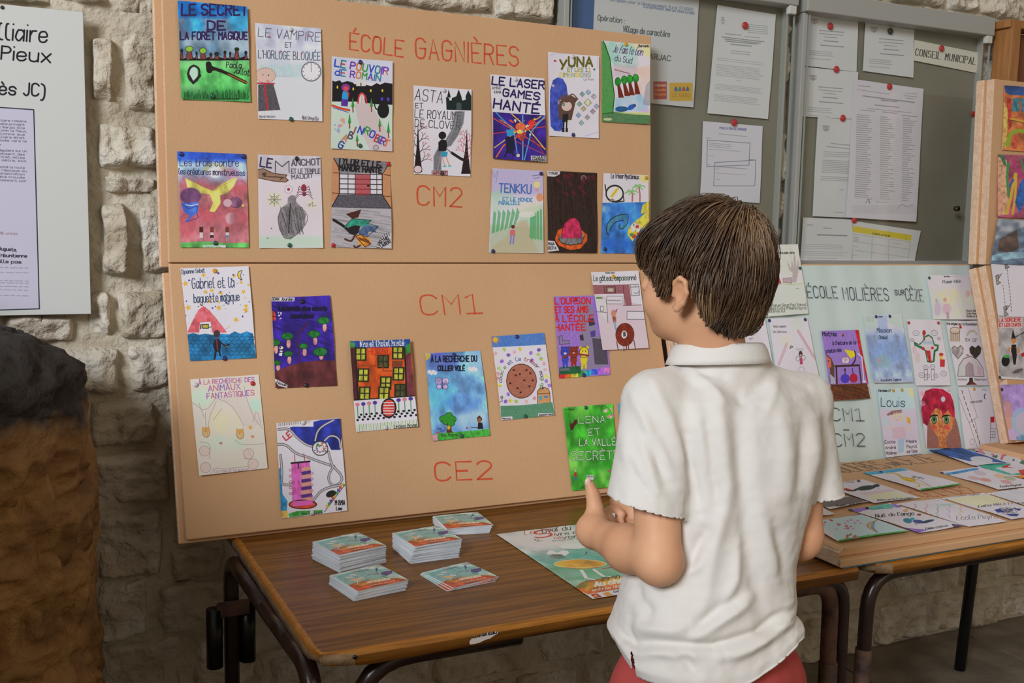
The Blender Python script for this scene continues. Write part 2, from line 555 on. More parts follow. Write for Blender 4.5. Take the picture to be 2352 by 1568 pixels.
# stones read off the strip beside the board: pixel rectangles turned into wall positions
L_st = [(207, 75, 262, 245, .038), (276, 52, 366, 262, .020), (212, 276, 372, 396, .036), (232, 402, 368, 448, .020), (226, 455, 300, 648, .046), (318, 458, 400, 640, .012),
        (196, 664, 262, 782, .02), (266, 660, 392, 782, .030), (140, 795, 286, 905, .036), (292, 793, 402, 903, .030), (196, 922, 366, 1020, .036), (374, 925, 470, 1040, .02),
        (198, 1036, 402, 1160, .024), (404, 1060, 520, 1165, .02), (210, 1178, 384, 1322, .026), (390, 1260, 520, 1330, .02), (392, 1180, 470, 1252, .014), (212, 1338, 350, 1470, .022), (356, 1345, 560, 1450, .024), (214, 1484, 430, 1600, .024), (438, 1462, 600, 1590, .022),
        (0, 725, 188, 788, .022), (-60, -40, 120, 8, .02), (130, -40, 250, 18, .022), (258, -60, 372, 40, .02), (-160, 420, -60, 760, .02)]
sid = 0
for (a, b, c, d, dep) in L_st:
    p = on_y(a, b, YW-.02); q = on_y(c, d, YW-.02)
    stone(p[0]+.004, q[0]-.004, q[2]+.004, p[2]-.004, dep, sid); sid += 1
def course(z0, z1, xa, xb, wmin, wmax, seed, dep=.026):
    global sid
    r = random.Random(seed); x = xa
    while x < xb-.03:
        w = min(r.uniform(wmin, wmax), xb-x)
        if xb-x-w < .05: w = xb-x
        stone(x+.002, x+w-.002, z0+.003+r.uniform(-.006, .006), z1-.003+r.uniform(-.006, .006), dep*r.uniform(.6, 1.4), sid, rnd=r.uniform(.15, .4)); sid += 1
        x += w
# above the board, between and beside the notice cases, under the tables
course(1.945, 2.10, .42, 1.32, .16, .34, 1, .03)
course(2.11, 2.30, -.25, 2.2, .2, .4, 2)
course(2.125, 2.30, 2.2, 3.6, .12, .26, 3, .034)
z = 1.30
for k, h in enumerate((.14, .11, .17, .12, .15, .12)):
    course(z, z+h, 2.068, 2.126, .058, .06, 30+k, .016); course(z, z+h, 2.885, 3.6, .10, .2, 40+k, .024); z += h
for k, (z0, z1) in enumerate(((0.0, .16), (.16, .33), (.33, .47), (.47, .62), (.62, .80))):
    course(z0, z1, .46 if k > 1 else -.2, 3.9, .16, .36, 60+k, .022)

fl = bmesh.new()
fb = box('floor', (1.7, .4, -.03), (7, 6, .06), M_floor); tag(fb, kind='structure'); fl.free()
r = random.Random(5)
def slab(x0, x1, y0, y1):
    o = box('slab', ((x0+x1)/2, (y0+y1)/2, .003), (x1-x0-.008, y1-y0-.008, .014), M_floor, fb, bev=.004)
for i in range(9):
    for j in range(5):
        slab(-1.2+i*.6+(j % 2)*.3, -.6+i*.6+(j % 2)*.3, .05+j*.5, .55+j*.5 if j < 4 else 2.53)

# unseen low wall left of the view, added to shade the lower left
wl = bmesh.new()
add_box(wl, (-.52, .1, .72), (.14, 5.2, 1.44), bev=.01)
wl = from_bm('wall_left_blocker', wl, M_mortar); tag(wl, kind='structure')

# ---------------------------------------------------------------- milestone
M_mile = None
def milestone_mat():
    m = bpy.data.materials.new('weathered_sandstone'); N, L = nt(m); b = N['Principled BSDF']
    b.inputs['Roughness'].default_value = .75
    tc = N.new('ShaderNodeTexCoord'); sp = N.new('ShaderNodeSeparateXYZ'); L.new(tc.outputs['Object'], sp.inputs[0])
    nz = N.new('ShaderNodeTexNoise'); nz.inputs['Scale'].default_value = 9; nz.inputs['Detail'].default_value = 6; L.new(tc.outputs['Object'], nz.inputs['Vector'])
    cr = N.new('ShaderNodeValToRGB'); cr.color_ramp.elements[0].position = .36; cr.color_ramp.elements[1].position = .66
    cr.color_ramp.elements[0].color = (*lin('#7a5630'), 1); cr.color_ramp.elements[1].color = (*lin('#a67e4a'), 1); L.new(nz.outputs['Fac'], cr.inputs[0])
    # black crust on the broken top
    ad = N.new('ShaderNodeMath'); ad.operation = 'MULTIPLY_ADD'; ad.inputs[1].default_value = .28; L.new(nz.outputs['Fac'], ad.inputs[0]); L.new(sp.outputs['Z'], ad.inputs[2])
    c2 = N.new('ShaderNodeValToRGB'); c2.color_ramp.elements[0].position = 1.09-.02; c2.color_ramp.elements[1].position = 1.0
    c2.color_ramp.elements[0].position = 0; c2.color_ramp.elements[1].position = 1
    mr = N.new('ShaderNodeMapRange'); mr.inputs[1].default_value = 1.14; mr.inputs[2].default_value = 1.21; L.new(ad.outputs[0], mr.inputs[0])
    mx = N.new('ShaderNodeMix'); mx.data_type = 'RGBA'; L.new(mr.outputs[0], mx.inputs[0]); L.new(cr.outputs[0], mx.inputs[6]); mx.inputs[7].default_value = (*lin('#2c2520'), 1)
    L.new(mx.outputs[2], b.inputs['Base Color'])
    n2 = N.new('ShaderNodeTexNoise'); n2.inputs['Scale'].default_value = 34; n2.inputs['Detail'].default_value = 6; L.new(tc.outputs['Object'], n2.inputs['Vector'])
    bp = N.new('ShaderNodeBump'); bp.inputs['Strength'].default_value = 1; bp.inputs['Distance'].default_value = .014; L.new(n2.outputs['Fac'], bp.inputs['Height']); L.new(bp.outputs[0], b.inputs['Normal'])
    return m
def milestone():
    R = .235; cy = 2.20
    d = ray(213, 1150)[:2]; d = d/np.linalg.norm(d)
    # centre lies R to the left of the sight line through its right edge
    t = (cy)/d[1]; cx = d[0]*t - R/ d[1]*1.0 + .006
    top = on_y(60, 770, 2.02)[2]
    n, m = 150, 190; V = []
    hs = np.r_[np.linspace(0, top-.11, m-26), top-.11+.11*np.sin(np.linspace(.05, math.pi/2, 26))]
    for j, z in enumerate(hs):
        q = (z-(top-.11))/.11
        k = 1 if q <= 0 else math.sqrt(max(0, 1-q**1.8))*.999
        for i in range(n):
            a = 2*math.pi*i/n
            V.append((math.cos(a)*k*(R+.012*(1-z/top)), math.sin(a)*k*(R+.012*(1-z/top)), z))
    V = np.array(V)
    nn = fbm(V+cx, 6, 21)*.012 + fbm(V, 16, 22)*.010 + .006*(.5-np.abs(fbm(V, 30, 29))) + np.minimum(0, fbm(V, 22, 23)+.25)*.016
    topk = np.clip((V[:, 2]-(top-.20))/.1, 0, 1)
    nn += topk*(fbm(V, 11, 24)*.020-.022+.02*(.4-np.abs(fbm(V, 18, 27))))
    rr = np.hypot(V[:, 0], V[:, 1])+1e-6
    # carved, worn letters facing the room
    a = np.arctan2(V[:, 1], V[:, 0]); s = (a+math.pi/2-.25)*R
    dep = np.zeros(len(V))
    rows = [('IMP CAES', .93), ('T AEL HAD', .80), ('ANTON', .67), ('AUG PIUS', .54), ('TRIB POT', .40), ('VIII', .27)]
    for tx, zc in rows:
        st, W = layout(tx, 2.2, 3)
        for p in st:
            P = np.c_[(p[:, 0]-W/2)*.0115, zc-(p[:, 1]-3)*.0125]
            for q in range(len(P)-1):
                A, B = P[q], P[q+1]; e = B-A; LL = e@e+1e-12
                t = np.clip(((s-A[0])*e[0]+(V[:, 2]-A[1])*e[1])/LL, 0, 1)
                dd = np.hypot(s-A[0]-t*e[0], V[:, 2]-A[1]-t*e[1])
                dep = np.maximum(dep, np.clip(1.5-dd/.0085, 0, 1))
    nn -= dep*.022*(.5+.5*np.clip(fbm(V, 5, 30)+.6, 0, 1))
    V[:, 0] *= 1+nn/rr; V[:, 1] *= 1+nn/rr; V[:, 2] += topk*fbm(V, 9, 28)*.022
    F = [(j*n+i, j*n+(i+1) % n, (j+1)*n+(i+1) % n, (j+1)*n+i) for j in range(m-1) for i in range(n)]
    V = np.vstack([V, [(0, 0, top+.004)], [(0, 0, 0)]]); c = m*n
    F += [((m-1)*n+i, (m-1)*n+(i+1) % n, c) for i in range(n)]+[((i+1) % n, i, c+1) for i in range(n)]
    o = mesh('milestone', V, F, milestone_mat(), None, True); o.location = (cx, cy, 0.008)
    tag(o, 'worn brown stone milestone column with dark broken top, below the white text panel', 'milestone')
milestone()

# ---------------------------------------------------------------- tables
def wood_mat():
    m = bpy.data.materials.new('varnished_oak_veneer'); N, L = nt(m); b = N['Principled BSDF']
    tc = N.new('ShaderNodeTexCoord')
    mp = N.new('ShaderNodeMapping'); mp.inputs['Scale'].default_value = (1.5, 34, 34); L.new(tc.outputs['Object'], mp.inputs[0])
    nz = N.new('ShaderNodeTexNoise'); nz.inputs['Scale'].default_value = 2.2; nz.inputs['Detail'].default_value = 6; nz.inputs['Distortion'].default_value = .4; L.new(mp.outputs[0], nz.inputs['Vector'])
    cr = N.new('ShaderNodeValToRGB'); E = cr.color_ramp.elements
    E[0].position = .30; E[0].color = (*lin('#643d12'), 1); E[1].position = .62; E[1].color = (*lin('#905e24'), 1)
    k = E.new(.44); k.color = (*lin('#71491b'), 1)
    L.new(nz.outputs['Fac'], cr.inputs[0])
    mp2 = N.new('ShaderNodeMapping'); mp2.inputs['Scale'].default_value = (4, 130, 130); L.new(tc.outputs['Object'], mp2.inputs[0])
    n2 = N.new('ShaderNodeTexNoise'); n2.inputs['Scale'].default_value = 2; n2.inputs['Detail'].default_value = 3; L.new(mp2.outputs[0], n2.inputs['Vector'])
    mr = N.new('ShaderNodeMapRange'); mr.inputs[1].default_value = .3; mr.inputs[2].default_value = .7; mr.inputs[3].default_value = .80; mr.inputs[4].default_value = 1.10; L.new(n2.outputs['Fac'], mr.inputs[0])
    ml = N.new('ShaderNodeMix'); ml.data_type = 'RGBA'; ml.blend_type = 'MULTIPLY'; ml.inputs[0].default_value = 1
    L.new(cr.outputs[0], ml.inputs[6]); L.new(mr.outputs[0], ml.inputs[7])
    L.new(ml.outputs[2], b.inputs['Base Color'])
    b.inputs['Roughness'].default_value = .34; b.inputs['Specular IOR Level'].default_value = .32
    bp = N.new('ShaderNodeBump'); bp.inputs['Strength'].default_value = .5; bp.inputs['Distance'].default_value = .0006; L.new(n2.outputs['Fac'], bp.inputs['Height']); L.new(bp.outputs[0], b.inputs['Normal'])
    return m
M_wood = wood_mat()
M_edge = mat('worn_orange_edge', '#c07e30', .5, var='#96601f', vscale=5, stretch=(2, 40, 40), bump=.0005, bscale=90)
M_chip = mat('bare_chipboard', '#a98f70', .9, var='#8a6f50', vscale=40, bump=.002, bscale=120)
M_tube = mat('brown_lacquered_tube', '#32211e', .28, var='#2a1a18', vscale=20, bump=.0004, bscale=120, spec=.6)
M_tubeold = mat('rusty_worn_tube', '#6a4c3e', .55, var='#3b2a25', vscale=26, bump=.001, bscale=90)
M_black = mat('black_lacquer', '#16171a', .3)
def table(x0, x1, y0, y1, chip, label, right_open=False):
    root = empty('school_table', ((x0+x1)/2, (y0+y1)/2, 0)); tag(root, label, 'table')
    th = .027
    # top: profile extruded with rounded rim, corner knocked off
    nx = 60; V = []; F = []
    prof = [(0, -th), (.0, -.009), (.0015, -.004), (.005, -.001), (.011, 0)]     # inward offset, z
    outl = []
    def corner(cx, cy, sx, sy, rr, n=8):
        for k in range(n+1):
            a = k/n*math.pi/2; yield a
    rr = .016; pts = []
    for (cx, cy, a0) in ((x0+rr, y0+rr, math.pi), (x1-rr, y0+rr, 1.5*math.pi), (x1-rr, y1-rr, 0), (x0+rr, y1-rr, .5*math.pi)):
        for k in range(7):
            a = a0+k/6*math.pi/2; pts.append((cx+rr*math.cos(a), cy+rr*math.sin(a), math.cos(a), math.sin(a)))
    # densify the long sides
    P = []
    for i in range(len(pts)):
        a = pts[i]; b = pts[(i+1) % len(pts)]; P.append(a)
        d = math.hypot(b[0]-a[0], b[1]-a[1])
        k = int(d/.012)
        for q in range(1, k): t = q/k; P.append(tuple(a[c]*(1-t)+b[c]*t for c in range(4)))
    n = len(P)
    for (ins, z) in prof:
        for (x, y, cx, cy) in P:
            w = 0; dz = 0
            d = math.hypot(x-x0, y-y0)
            if chip > 0:
                pp = np.array([[x, y, z]])
                w = .012*max(0, 1-d/(.06*chip))*(1+.6*float(vnoise(pp, 130, 3)[0])) if z < -.002 else .004*max(0, 1-d/(.05*chip))
                if z <= -.02: dz = .010*max(0, 1-d/(.09*chip))*(1+.7*float(vnoise(pp, 90, 4)[0]))
            w += .0004*math.sin(x*90+y*70)
            V.append((x-cx*(ins+w), y-cy*(ins+w), TZ+z+dz))
    L_ = len(prof)
    for j in range(L_-1):
        for i in range(n): F.append((j*n+i, j*n+(i+1) % n, (j+1)*n+(i+1) % n, (j+1)*n+i))
    F.append(tuple((L_-1)*n+i for i in range(n))); F.append(tuple(range(n))[::-1])
    o = mesh('tabletop', V, F, [M_wood, M_edge, M_chip], root)
    for i, p in enumerate(o.data.polygons):
        j = i//n
        if j < L_-1:
            x, y = P[i % n][:2]
            side = x < x0+.004
            dcor = math.hypot(x-x0, y-y0)
            p.use_smooth = True
            p.material_index = (2 if j == 0 else 1) if side else (2 if (dcor < .055*chip and j <= 1) else (0 if j == 0 else 1))
    return root
t1 = table(.417, 1.562, 1.552, 2.33, 1.0, 'long wooden school table with brown tube legs, holding the leaflet stacks')
t2 = table(1.592, 2.95, 1.548, 2.33, .8, 'second wooden school table, under the flat board of drawings at the right')
def legs1():
    zt = TZ-.027-.016; r = .0165
    # side frame: back leg, rail under the left edge, front leg
    tube('leg', arc_path([(.411, 2.225, .01), (.411, 2.225, zt), (.415, 1.9, zt)], .06), r, M_tube, t1)
    tube('side_rail', [(.415, 1.9, zt), (.420, 1.72, zt)], r, M_tube, t1)
    tube('leg', arc_path([(.420, 1.74, zt), (.424, 1.60, zt), (.440, 1.592, .01)], .09), r*1.05, M_tube, t1)
    tube('leg', arc_path([(.80, 1.60, zt), (.50, 1.60, zt), (.505, 1.60, .01)], .10), r, M_tube, t1)
    # couplings beside the back leg
    for dx, dy in ((-.038, -.008), (.034, .000)):
        c = tube('coupling_tube', [(.411+dx, 2.225+dy, .455), (.411+dx, 2.225+dy, .585)], .0175, M_black, t1, 20)
    box('bracket', (.411, 2.205, .585), (.07, .004, .035), M_tubeold, t1, bev=.002)
    # right end
    for x, y, rr in ((1.522, 1.595, .0175), (1.560, 1.60, .015)):
        tube('leg', arc_path([(x-.2, y, zt), (x, y, zt), (x+.012, y, .02)], .055), rr, M_tubeold if y < 1.6 else M_tube, t1)
    tube('sleeve', [(1.526, 1.595, .52), (1.5335, 1.595, .02)], .0195, M_tubeold, t1, 16)
    tube('leg', arc_path([(1.52, 2.0, zt), (1.52, 2.25, zt), (1.52, 2.25, .01)], .055), r, M_tube, t1)
    tube('side_rail', [(1.52, 1.64, zt), (1.52, 2.0, zt)], r, M_tube, t1)
legs1()
def legs2():
    zt = TZ-.027-.016
    tube('leg', arc_path([(1.82, 1.60, zt), (1.632, 1.60, zt), (1.622, 1.60, .01)], .08), .0155, M_tube, t2)
    tube('sleeve', [(1.629, 1.60, .53), (1.6222, 1.60, .02)], .0175, M_tubeold, t2, 16)
    tube('front_rail', [(1.80, 1.60, zt), (2.7, 1.60, zt)], .0155, M_tube, t2)
    a = on_z(2232, 1285, .70); b = on_z(2204, 1538, 0.012)
    tube('leg', [(2.775, 2.262, .70), (b[0], b[1], .014)], .0175, M_black, t2)
    tube('leg', [(1.63, 2.2, .70), (1.62, 2.22, .014)], .0155, M_tube, t2)
    tube('leg', [(2.88, 1.62, .70), (2.90, 1.60, .014)], .0155, M_black, t2)
legs2()
# torn sticker and marks on the front edge of the first table
A = Art([(0, 0), (100, 0), (100, 30), (0, 30)], '#c9c2bc', 300, .3, 3)
A.t('#2b2622', 3, 'PLACER AUTREMENT', 98, 8, 4, -15, 10, slant=0)
def sticker():
    p = on_plane(1078, 1479, (0, 1.5505, 0), np.array([0, -1, 0])); q = on_plane(1146, 1455, (0, 1.5505, 0), np.array([0, -1, 0]))
    n = np.array([0, -1.0, 0]); V = []; UV = []
    top = [(0, .35), (.12, .8), (.3, .75), (.45, 1), (.7, .95), (.86, 1), (1, .9)]; bot = [(1, .75), (.85, .55), (.7, .3), (.55, .25), (.35, .05), (.15, .0), (.02, .02)]
    for u, v in top+bot:
        V.append((p[0]+(q[0]-p[0])*u, 1.5507, TZ-.0225+.0165*v)); UV.append((u, v))
    me = bpy.data.meshes.new('sticker'); me.from_pydata(V, [], [tuple(range(len(V)))[::-1]])
    uv = me.uv_layers.new(name='UVMap')
    for lp in me.loops: uv.data[lp.index].uv = UV[lp.vertex_index]
    me.materials.append(art_mat('sticker_print', A)); o = bpy.data.objects.new('sticker', me); COL.objects.link(o)
    o.parent = t1; o.matrix_parent_inverse = Matrix.Translation(t1.location).inverted(); o['label'] = 'torn white sticker on the table edge'
sticker()
hole = on_plane(815, 1504, (0, 1.5505, 0), np.array([0, -1, 0]))
tube('screw_hole', [(hole[0], 1.5495, TZ-.010), (hole[0], 1.5515, TZ-.010)], .0035, M_black, t1, 12)

# ---------------------------------------------------------------- foam boards
M_foam = mat('peach_foam', '#d6ab80', .75, var='#cfa379', vscale=3, bump=.0006, bscale=160, gain=1.0)
M_foamcut = mat('cut_foam_edge', '#e6c8ac', .95, var='#dcb898', vscale=60, bump=.003, bscale=170)
M_foamraw = mat('raw_white_foam', '#e6d8c8', .95, var='#d8c4ae', vscale=40, bump=.003, bscale=120)
class Plane:
    """board plane: a = bottom-left corner of its front face, ux along, uy up, n out of the face"""
    def __init__(s, a, ux, uy):
        s.a = np.array(a, float); s.ux = np.array(ux, float)/np.linalg.norm(ux); uy = np.array(uy, float)
        uy = uy-s.ux*(uy@s.ux); s.uy = uy/np.linalg.norm(uy); s.n = np.cross(s.ux, s.uy); s.n = s.n
        if (CAM-s.a)@s.n < 0: s.n = -s.n
    def hit(s, px, py, off=0):
        return on_plane(px, py, s.a+s.n*off, s.n)
    def uv(s, px, py):
        d = s.hit(px, py)-s.a; return np.array([d@s.ux, d@s.uy])
    def at(s, u, v, w=0): return s.a+s.ux*u+s.uy*v+s.n*w
yawB = -.0065
UX = np.array([math.cos(yawB), -math.sin(yawB), 0]); 
def tilted(TL, H, tilt):
    nv = np.array([-math.sin(yawB), -math.cos(yawB), 0]); dn = nv*math.sin(tilt)+np.array([0, 0, -math.cos(tilt)])
    TL = np.array(TL, float); return Plane(TL+dn*H, UX, -dn)
PLo = tilted((.3146, 2.3872, 1.3196), .60, .3105)
PUp = Plane((.3146, 2.3872, 1.3216), UX, np.array([.0, math.sin(.0589), math.cos(.0589)]))
def foam(name, PL, W, H, T, label, back=(-.016, 0, 0, 0), rough_left=True, chipTR=False, bites=()):
    """two-layer rebated board: front layer W x H, back layer shifted by back=(left, right, bottom, top) overhangs"""
    bm = bmesh.new(); R = axes(PL.ux, PL.uy, PL.n)
    h = T/2; add_box(bm, PL.at(W/2, H/2, -h/2), (W, H, h), R, .0022, 2)
    l, r_, b, t = back
    add_box(bm, PL.at((l+W+r_)/2, (b+H+t)/2, -h*1.5-.0002), (W+r_-l, H+t-b, h), R, .0035, 3)
    bmesh.ops.recalc_face_normals(bm, faces=bm.faces)
    o = from_bm(name, bm, [M_foam, M_foamcut])
    n = Vector(PL.ux)
    for p in o.data.polygons:
        p.use_smooth = False
        c_ = np.array(p.center)-PL.a; p.material_index = 1 if abs(p.normal @ n) > .6 or (c_@PL.n < -h-.0001 and abs(back[0]) > .005 and c_@PL.ux < .001) else 0
    tag(o, label, 'foam board'); return o
b_up = foam('foam_board', PUp, 1.2576, .607, .034, 'upper peach foam board headed École Gagnières, leaning on the wall', (-.017, .004, -.011, 0))
b_lo = foam('foam_board', PLo, 1.2590, .600, .026, 'lower peach foam board with CM1 and CE2 drawings, standing on the leaflet table', (-.014, 0, -.007, -.017))
def letter(board, PL, txt, x0, y0, x1, y1, h, width, material, j=.04):
    st, W = layout(txt, 1.7, 3.4)
    a = PL.uv(x0, y0); b = PL.uv(x1, y1); d = b-a; L_ = np.linalg.norm(d); ux = d/L_; uy = np.array([-ux[1], ux[0]])
    hh = np.linalg.norm(PL.uv(x0, y0-h)-a)/6
    out = []
    for p in st:
        X = p[:, 0]*L_/W+np.random.default_rng(3).normal(0, j*hh, len(p)); Y = (6-p[:, 1])*hh
        out.append(a+np.outer(X, ux)+np.outer(Y, uy))
    return ribbons('lettering', out, PL.a, PL.ux, PL.uy, PL.n, width, material, board)
M_red = mat('orange_red_marker', '#d9502c', .5)
letter(b_up, PUp, 'ÉCOLE', 803, 113, 925, 131, 38, .0038, M_red)
letter(b_up, PUp, 'GAGNIÈRES', 955, 133, 1190, 152, 46, .0038, M_red)
letter(b_up, PUp, 'CM2', 958, 470, 1060, 475, 44, .0038, M_red)
letter(b_lo, PLo, 'CM1', 968, 723, 1108, 719, 45, .0038, M_red)
letter(b_lo, PLo, 'CE2', 1000, 1104, 1130, 1099, 42, .0042, M_red)

# ---------------------------------------------------------------- notice cases
M_felt = mat('grey_green_felt', '#8b8778', .95, var='#817d6e', vscale=4, bump=.0008, bscale=300)
M_alu = mat('grey_aluminium', '#a3a39d', .5, bump=.0003, bscale=200)
M_clip = mat('pale_plastic_clip', '#c9cac2', .5)
M_gedge = mat('green_glass_edge', '#8d958f', .3)
M_glass = glass_mat('case_glass')
YG, YB = 2.466, 2.502           # glass, felt
def case(x0, x1, z0, z1, hdr, label, loc_left):
    root = empty('notice_case', ((x0+x1)/2, YB, z0)); tag(root, label, 'notice case')
    box('back_panel', ((x0+x1)/2, YB+.011, (z0+z1)/2), (x1-x0-.004, .02, z1-z0), M_felt, root)
    box('header_rail', ((x0+x1)/2, YG+.008, z1+hdr/2), (x1-x0+.012, .056, hdr), M_alu, root, bev=.003)
    box('side_frame', (x0+.008, YG+.022, (z0+z1)/2), (.016, .042, z1-z0), M_alu, root, bev=.002)
    box('side_frame', (x1-.003, YG+.030, (z0+z1)/2), (.006, .03, z1-z0), M_alu, root, bev=.001)
    box('bottom_rail', ((x0+x1)/2, YG+.022, z0-.012), (x1-x0+.012, .044, .024), M_alu, root, bev=.002)
    g = box('glass_pane', ((x0+x1)/2+.012, YG-.004, (z0+z1)/2), (x1-x0-.016, .005, z1-z0-.012), M_glass, root)
    box('glass_edge', (x0+.0175, YG-.004, (z0+z1)/2), (.0016, .006, z1-z0-.012), M_gedge, root)
    box('glass_edge', (x1+.0035, YG-.004, (z0+z1)/2), (.002, .006, z1-z0-.012), M_gedge, root)
    box('clip', (x1-.012, YG-.009, z1-.012), (.026, .016, .024), M_clip, root, bev=.002)
    return root
c1 = case(1.325, 2.078, 1.33, 2.062, .058, 'grey notice case behind the foam board, holding the village sign and white notices', True)
c2 = case(2.122, 2.888, 1.325, 2.052, .056, 'right-hand grey glazed notice case with the Conseil Municipal strip', False)

# blocks of the case door, wooden frame at the far right
M_pine = mat('varnished_pine', '#b07a48', .45, var='#9a6838', vscale=3, stretch=(20, 20, 2))
# ---------------------------------------------------------------- pins
PINC = {'green': '#1c5a4a', 'blue': '#28306e', 'white': '#d6d2d8', 'yellow': '#d9a21e', 'red': '#c41f26', 'black': '#1b1a1f', 'dark': '#3a3436'}
M_pin = {k: mat('pin_'+k, v, .3, coat=.3) for k, v in PINC.items()}
_pinme = {}
def pin_mesh(col, rr=.0052):
    if (col, rr) in _pinme: return _pinme[(col, rr)]
    me = bpy.data.meshes.new('push_pin'); bm = bmesh.new()
    prof = [(0, .0032), (.55, .0031), (.85, .0026), (1, .0016), (.97, .0004), (.8, 0)]; n = 14; rings = []
    for q, z in prof[1:]:
        rings.append([bm.verts.new((math.cos(2*math.pi*k/n)*q*rr, math.sin(2*math.pi*k/n)*q*rr, z*rr/.0052)) for k in range(n)])
    top = bm.verts.new((0, 0, prof[0][1]*rr/.0052))
    for k in range(n): bm.faces.new((top, rings[0][k], rings[0][(k+1) % n]))
    for a, b in zip(rings, rings[1:]):
        for k in range(n): bm.faces.new((a[k], b[k], b[(k+1) % n], a[(k+1) % n]))
    bm.to_mesh(me); bm.free(); me.polygons.foreach_set('use_smooth', [True]*len(me.polygons)); me.materials.append(M_pin[col])
    _pinme[(col, rr)] = me; return me
def pin(col, p, n, where, rr=.0052, kind='push_pin', group='push pins holding the drawings'):
    o = bpy.data.objects.new(kind, pin_mesh(col, rr)); COL.objects.link(o)
    o.location = p; o.rotation_euler = Vector(n).to_track_quat('Z', 'Y').to_euler()
    tag(o, where, 'magnet' if kind == 'magnet' else 'pin', group)
_seen = {}
def words(short):
    return short
def pos_word(u, v):
    a = 'top' if v < .33 else 'bottom' if v > .67 else 'middle'
    b = 'left' if u < .33 else 'right' if u > .67 else ''
    return (a+' '+b).strip()

# ---------------------------------------------------------------- a drawing pinned to a board
def drawing(PL, crop, quad, painter, label, short, pins=(), bg='#cdc9d2', w=300, off=.0, curl=.006, lift=.0015, name='drawing', cat='drawing', gain=1.36, rough=.6, group=None, seed=None, pinr=.0052, asp=None, coat=0):
    """crop = (x0, y0, k): photo pixel = origin + k * drawing-frame coordinate; quad in the drawing frame"""
    x0, y0, k = crop
    global _n
    _n += 1
    A = Art(quad, bg, w, asp or 1.41, _n)
    painter(A)
    mt = art_mat('print_'+name, A, rough, gain, coat)
    C = [PL.hit(x0+k*x, y0+k*y, off) for x, y in quad]
    pu = []
    for (c, x, y) in pins:
        h = A.P([(x, y)])[0]; pu.append((h[0]/A.W, h[1]/A.H))
    o = sheet(name, C, PL.n, mt, None, lift, curl, pu or ((.5, .03),), seed=_n)
    tag(o, label, cat, group)
    for (c, x, y), (u, v) in zip(pins, pu):
        pin(c, tuple(PL.hit(x0+k*x, y0+k*y, off+lift+.0012)), PL.n, '%s pin at the %s of the %s' % (c, pos_word(u, v), short), pinr)
    return o
_n = 0
# ---------------------------------------------------------------- drawings on the upper board
K1 = (350, 0, .3953); K2 = (900, 0, .3954); K3 = (370, 590, .42098); K4 = (940, 590, .36342)
BK = '#1a171b'
def d_secret(A):
    A.r('#1467b5', 130, 0, 560, 120, 1, 'w', soft=8); A.r('#5d7f9a', 130, 112, 560, 345, 1, 'w', soft=20)
    A.e('#2aa0d8', 240, 150, 60, 45, .8, 'w', 8); A.e('#39a6da', 500, 130, 60, 60, .85, 'w', 8); A.e('#b9c4cc', 470, 260, 90, 60, .7, 'v', 12); A.e('#a9b8c4', 250, 250, 90, 30, .7, 'v', 12); A.e('#4a4560', 190, 160, 40, 60, .5, 'v', 14)
    A.p('#58b560', '150,345 560,345 572,600 165,585', 1, 'w'); A.p('#8fd292', '150,350 560,350 562,400 158,400', .7, 'v', 12); A.e('#a8dca4', 230, 520, 60, 30, .6, 'v', 10)
    for (t, x0, y, x1, h) in (('LE SECRET', 168, 92, 548, 62), ('DE', 318, 178, 418, 50), ('LA FORET MAGIQUE', 160, 232, 548, 42)):
        A.t('#2b1748', 11 if h > 45 else 8, t, x0, y, x1, h, j=.5)
    A.p('#16100f', '153,350 160,336 175,346 190,338 205,350 230,335 260,342 290,345 330,332 350,342 380,332 410,340 440,338 470,335 500,340 530,330 560,345 560,352 153,354')
    for x, w, h, c in ((212, 20, 50, 1), (292, 18, 40, 1), (168, 8, 40, 0), (255, 6, 25, 0), (338, 8, 18, 0), (372, 14, 22, 0), (420, 8, 30, 0), (450, 6, 24, 0), (488, 14, 48, 0), (540, 8, 28, 0)):
        A.p('#7a3a34', [(x-w*.8, 345), (x-w*.5, 345-h), (x+w*.5, 345-h), (x+w, 345)]); A.l('#1d1214', 3, [(x-w, 345), (x-w*.5, 345-h), (x+w*.5, 345-h), (x+w*1.1, 345)])
        A.e('#1c2418' if not c else '#86b53a', x, 345-h-8, w*(.9 if not c else 1.1), 10 if not c else 17, o='#1d1a14', ow=3)
    A.e('#b6d8c2', 238, 430, 24, 40); A.l('#241c26', 12, '238,383 215,395 205,430 212,462 236,482 262,465 274,430 268,395 238,383', sm=2); A.l('#241c26', 14, '205,430 236,484 276,440')
    A.l('#1b1512', 26, '325,385 350,400'); A.l('#1b1512', 20, '345,395 420,420 540,480', sm=1); A.l('#b96e22', 9, '440,432 545,482', t='h'); A.l('#1b1512', 34, '326,375 330,410')
    A.t(BK, 4, 'Paola', 428, 395, 515, 34, 398); A.t(BK, 4, 'Jallot', 470, 425, 562, 34, 442)
    A.p('#1f6b30', '165,520 560,515 570,590 167,580', .8, 'v', 20)
    for i in range(70):
        x = 180+i*5.4; h = 18+40*A.rg.random(); A.l('#123f1d', 3, [(x, 578), (x+8-16*A.rg.random(), 578-h)])
    A.t('#12301a', 2.5, 'Lucien de Barnaud', 340, 580, 500, 12)
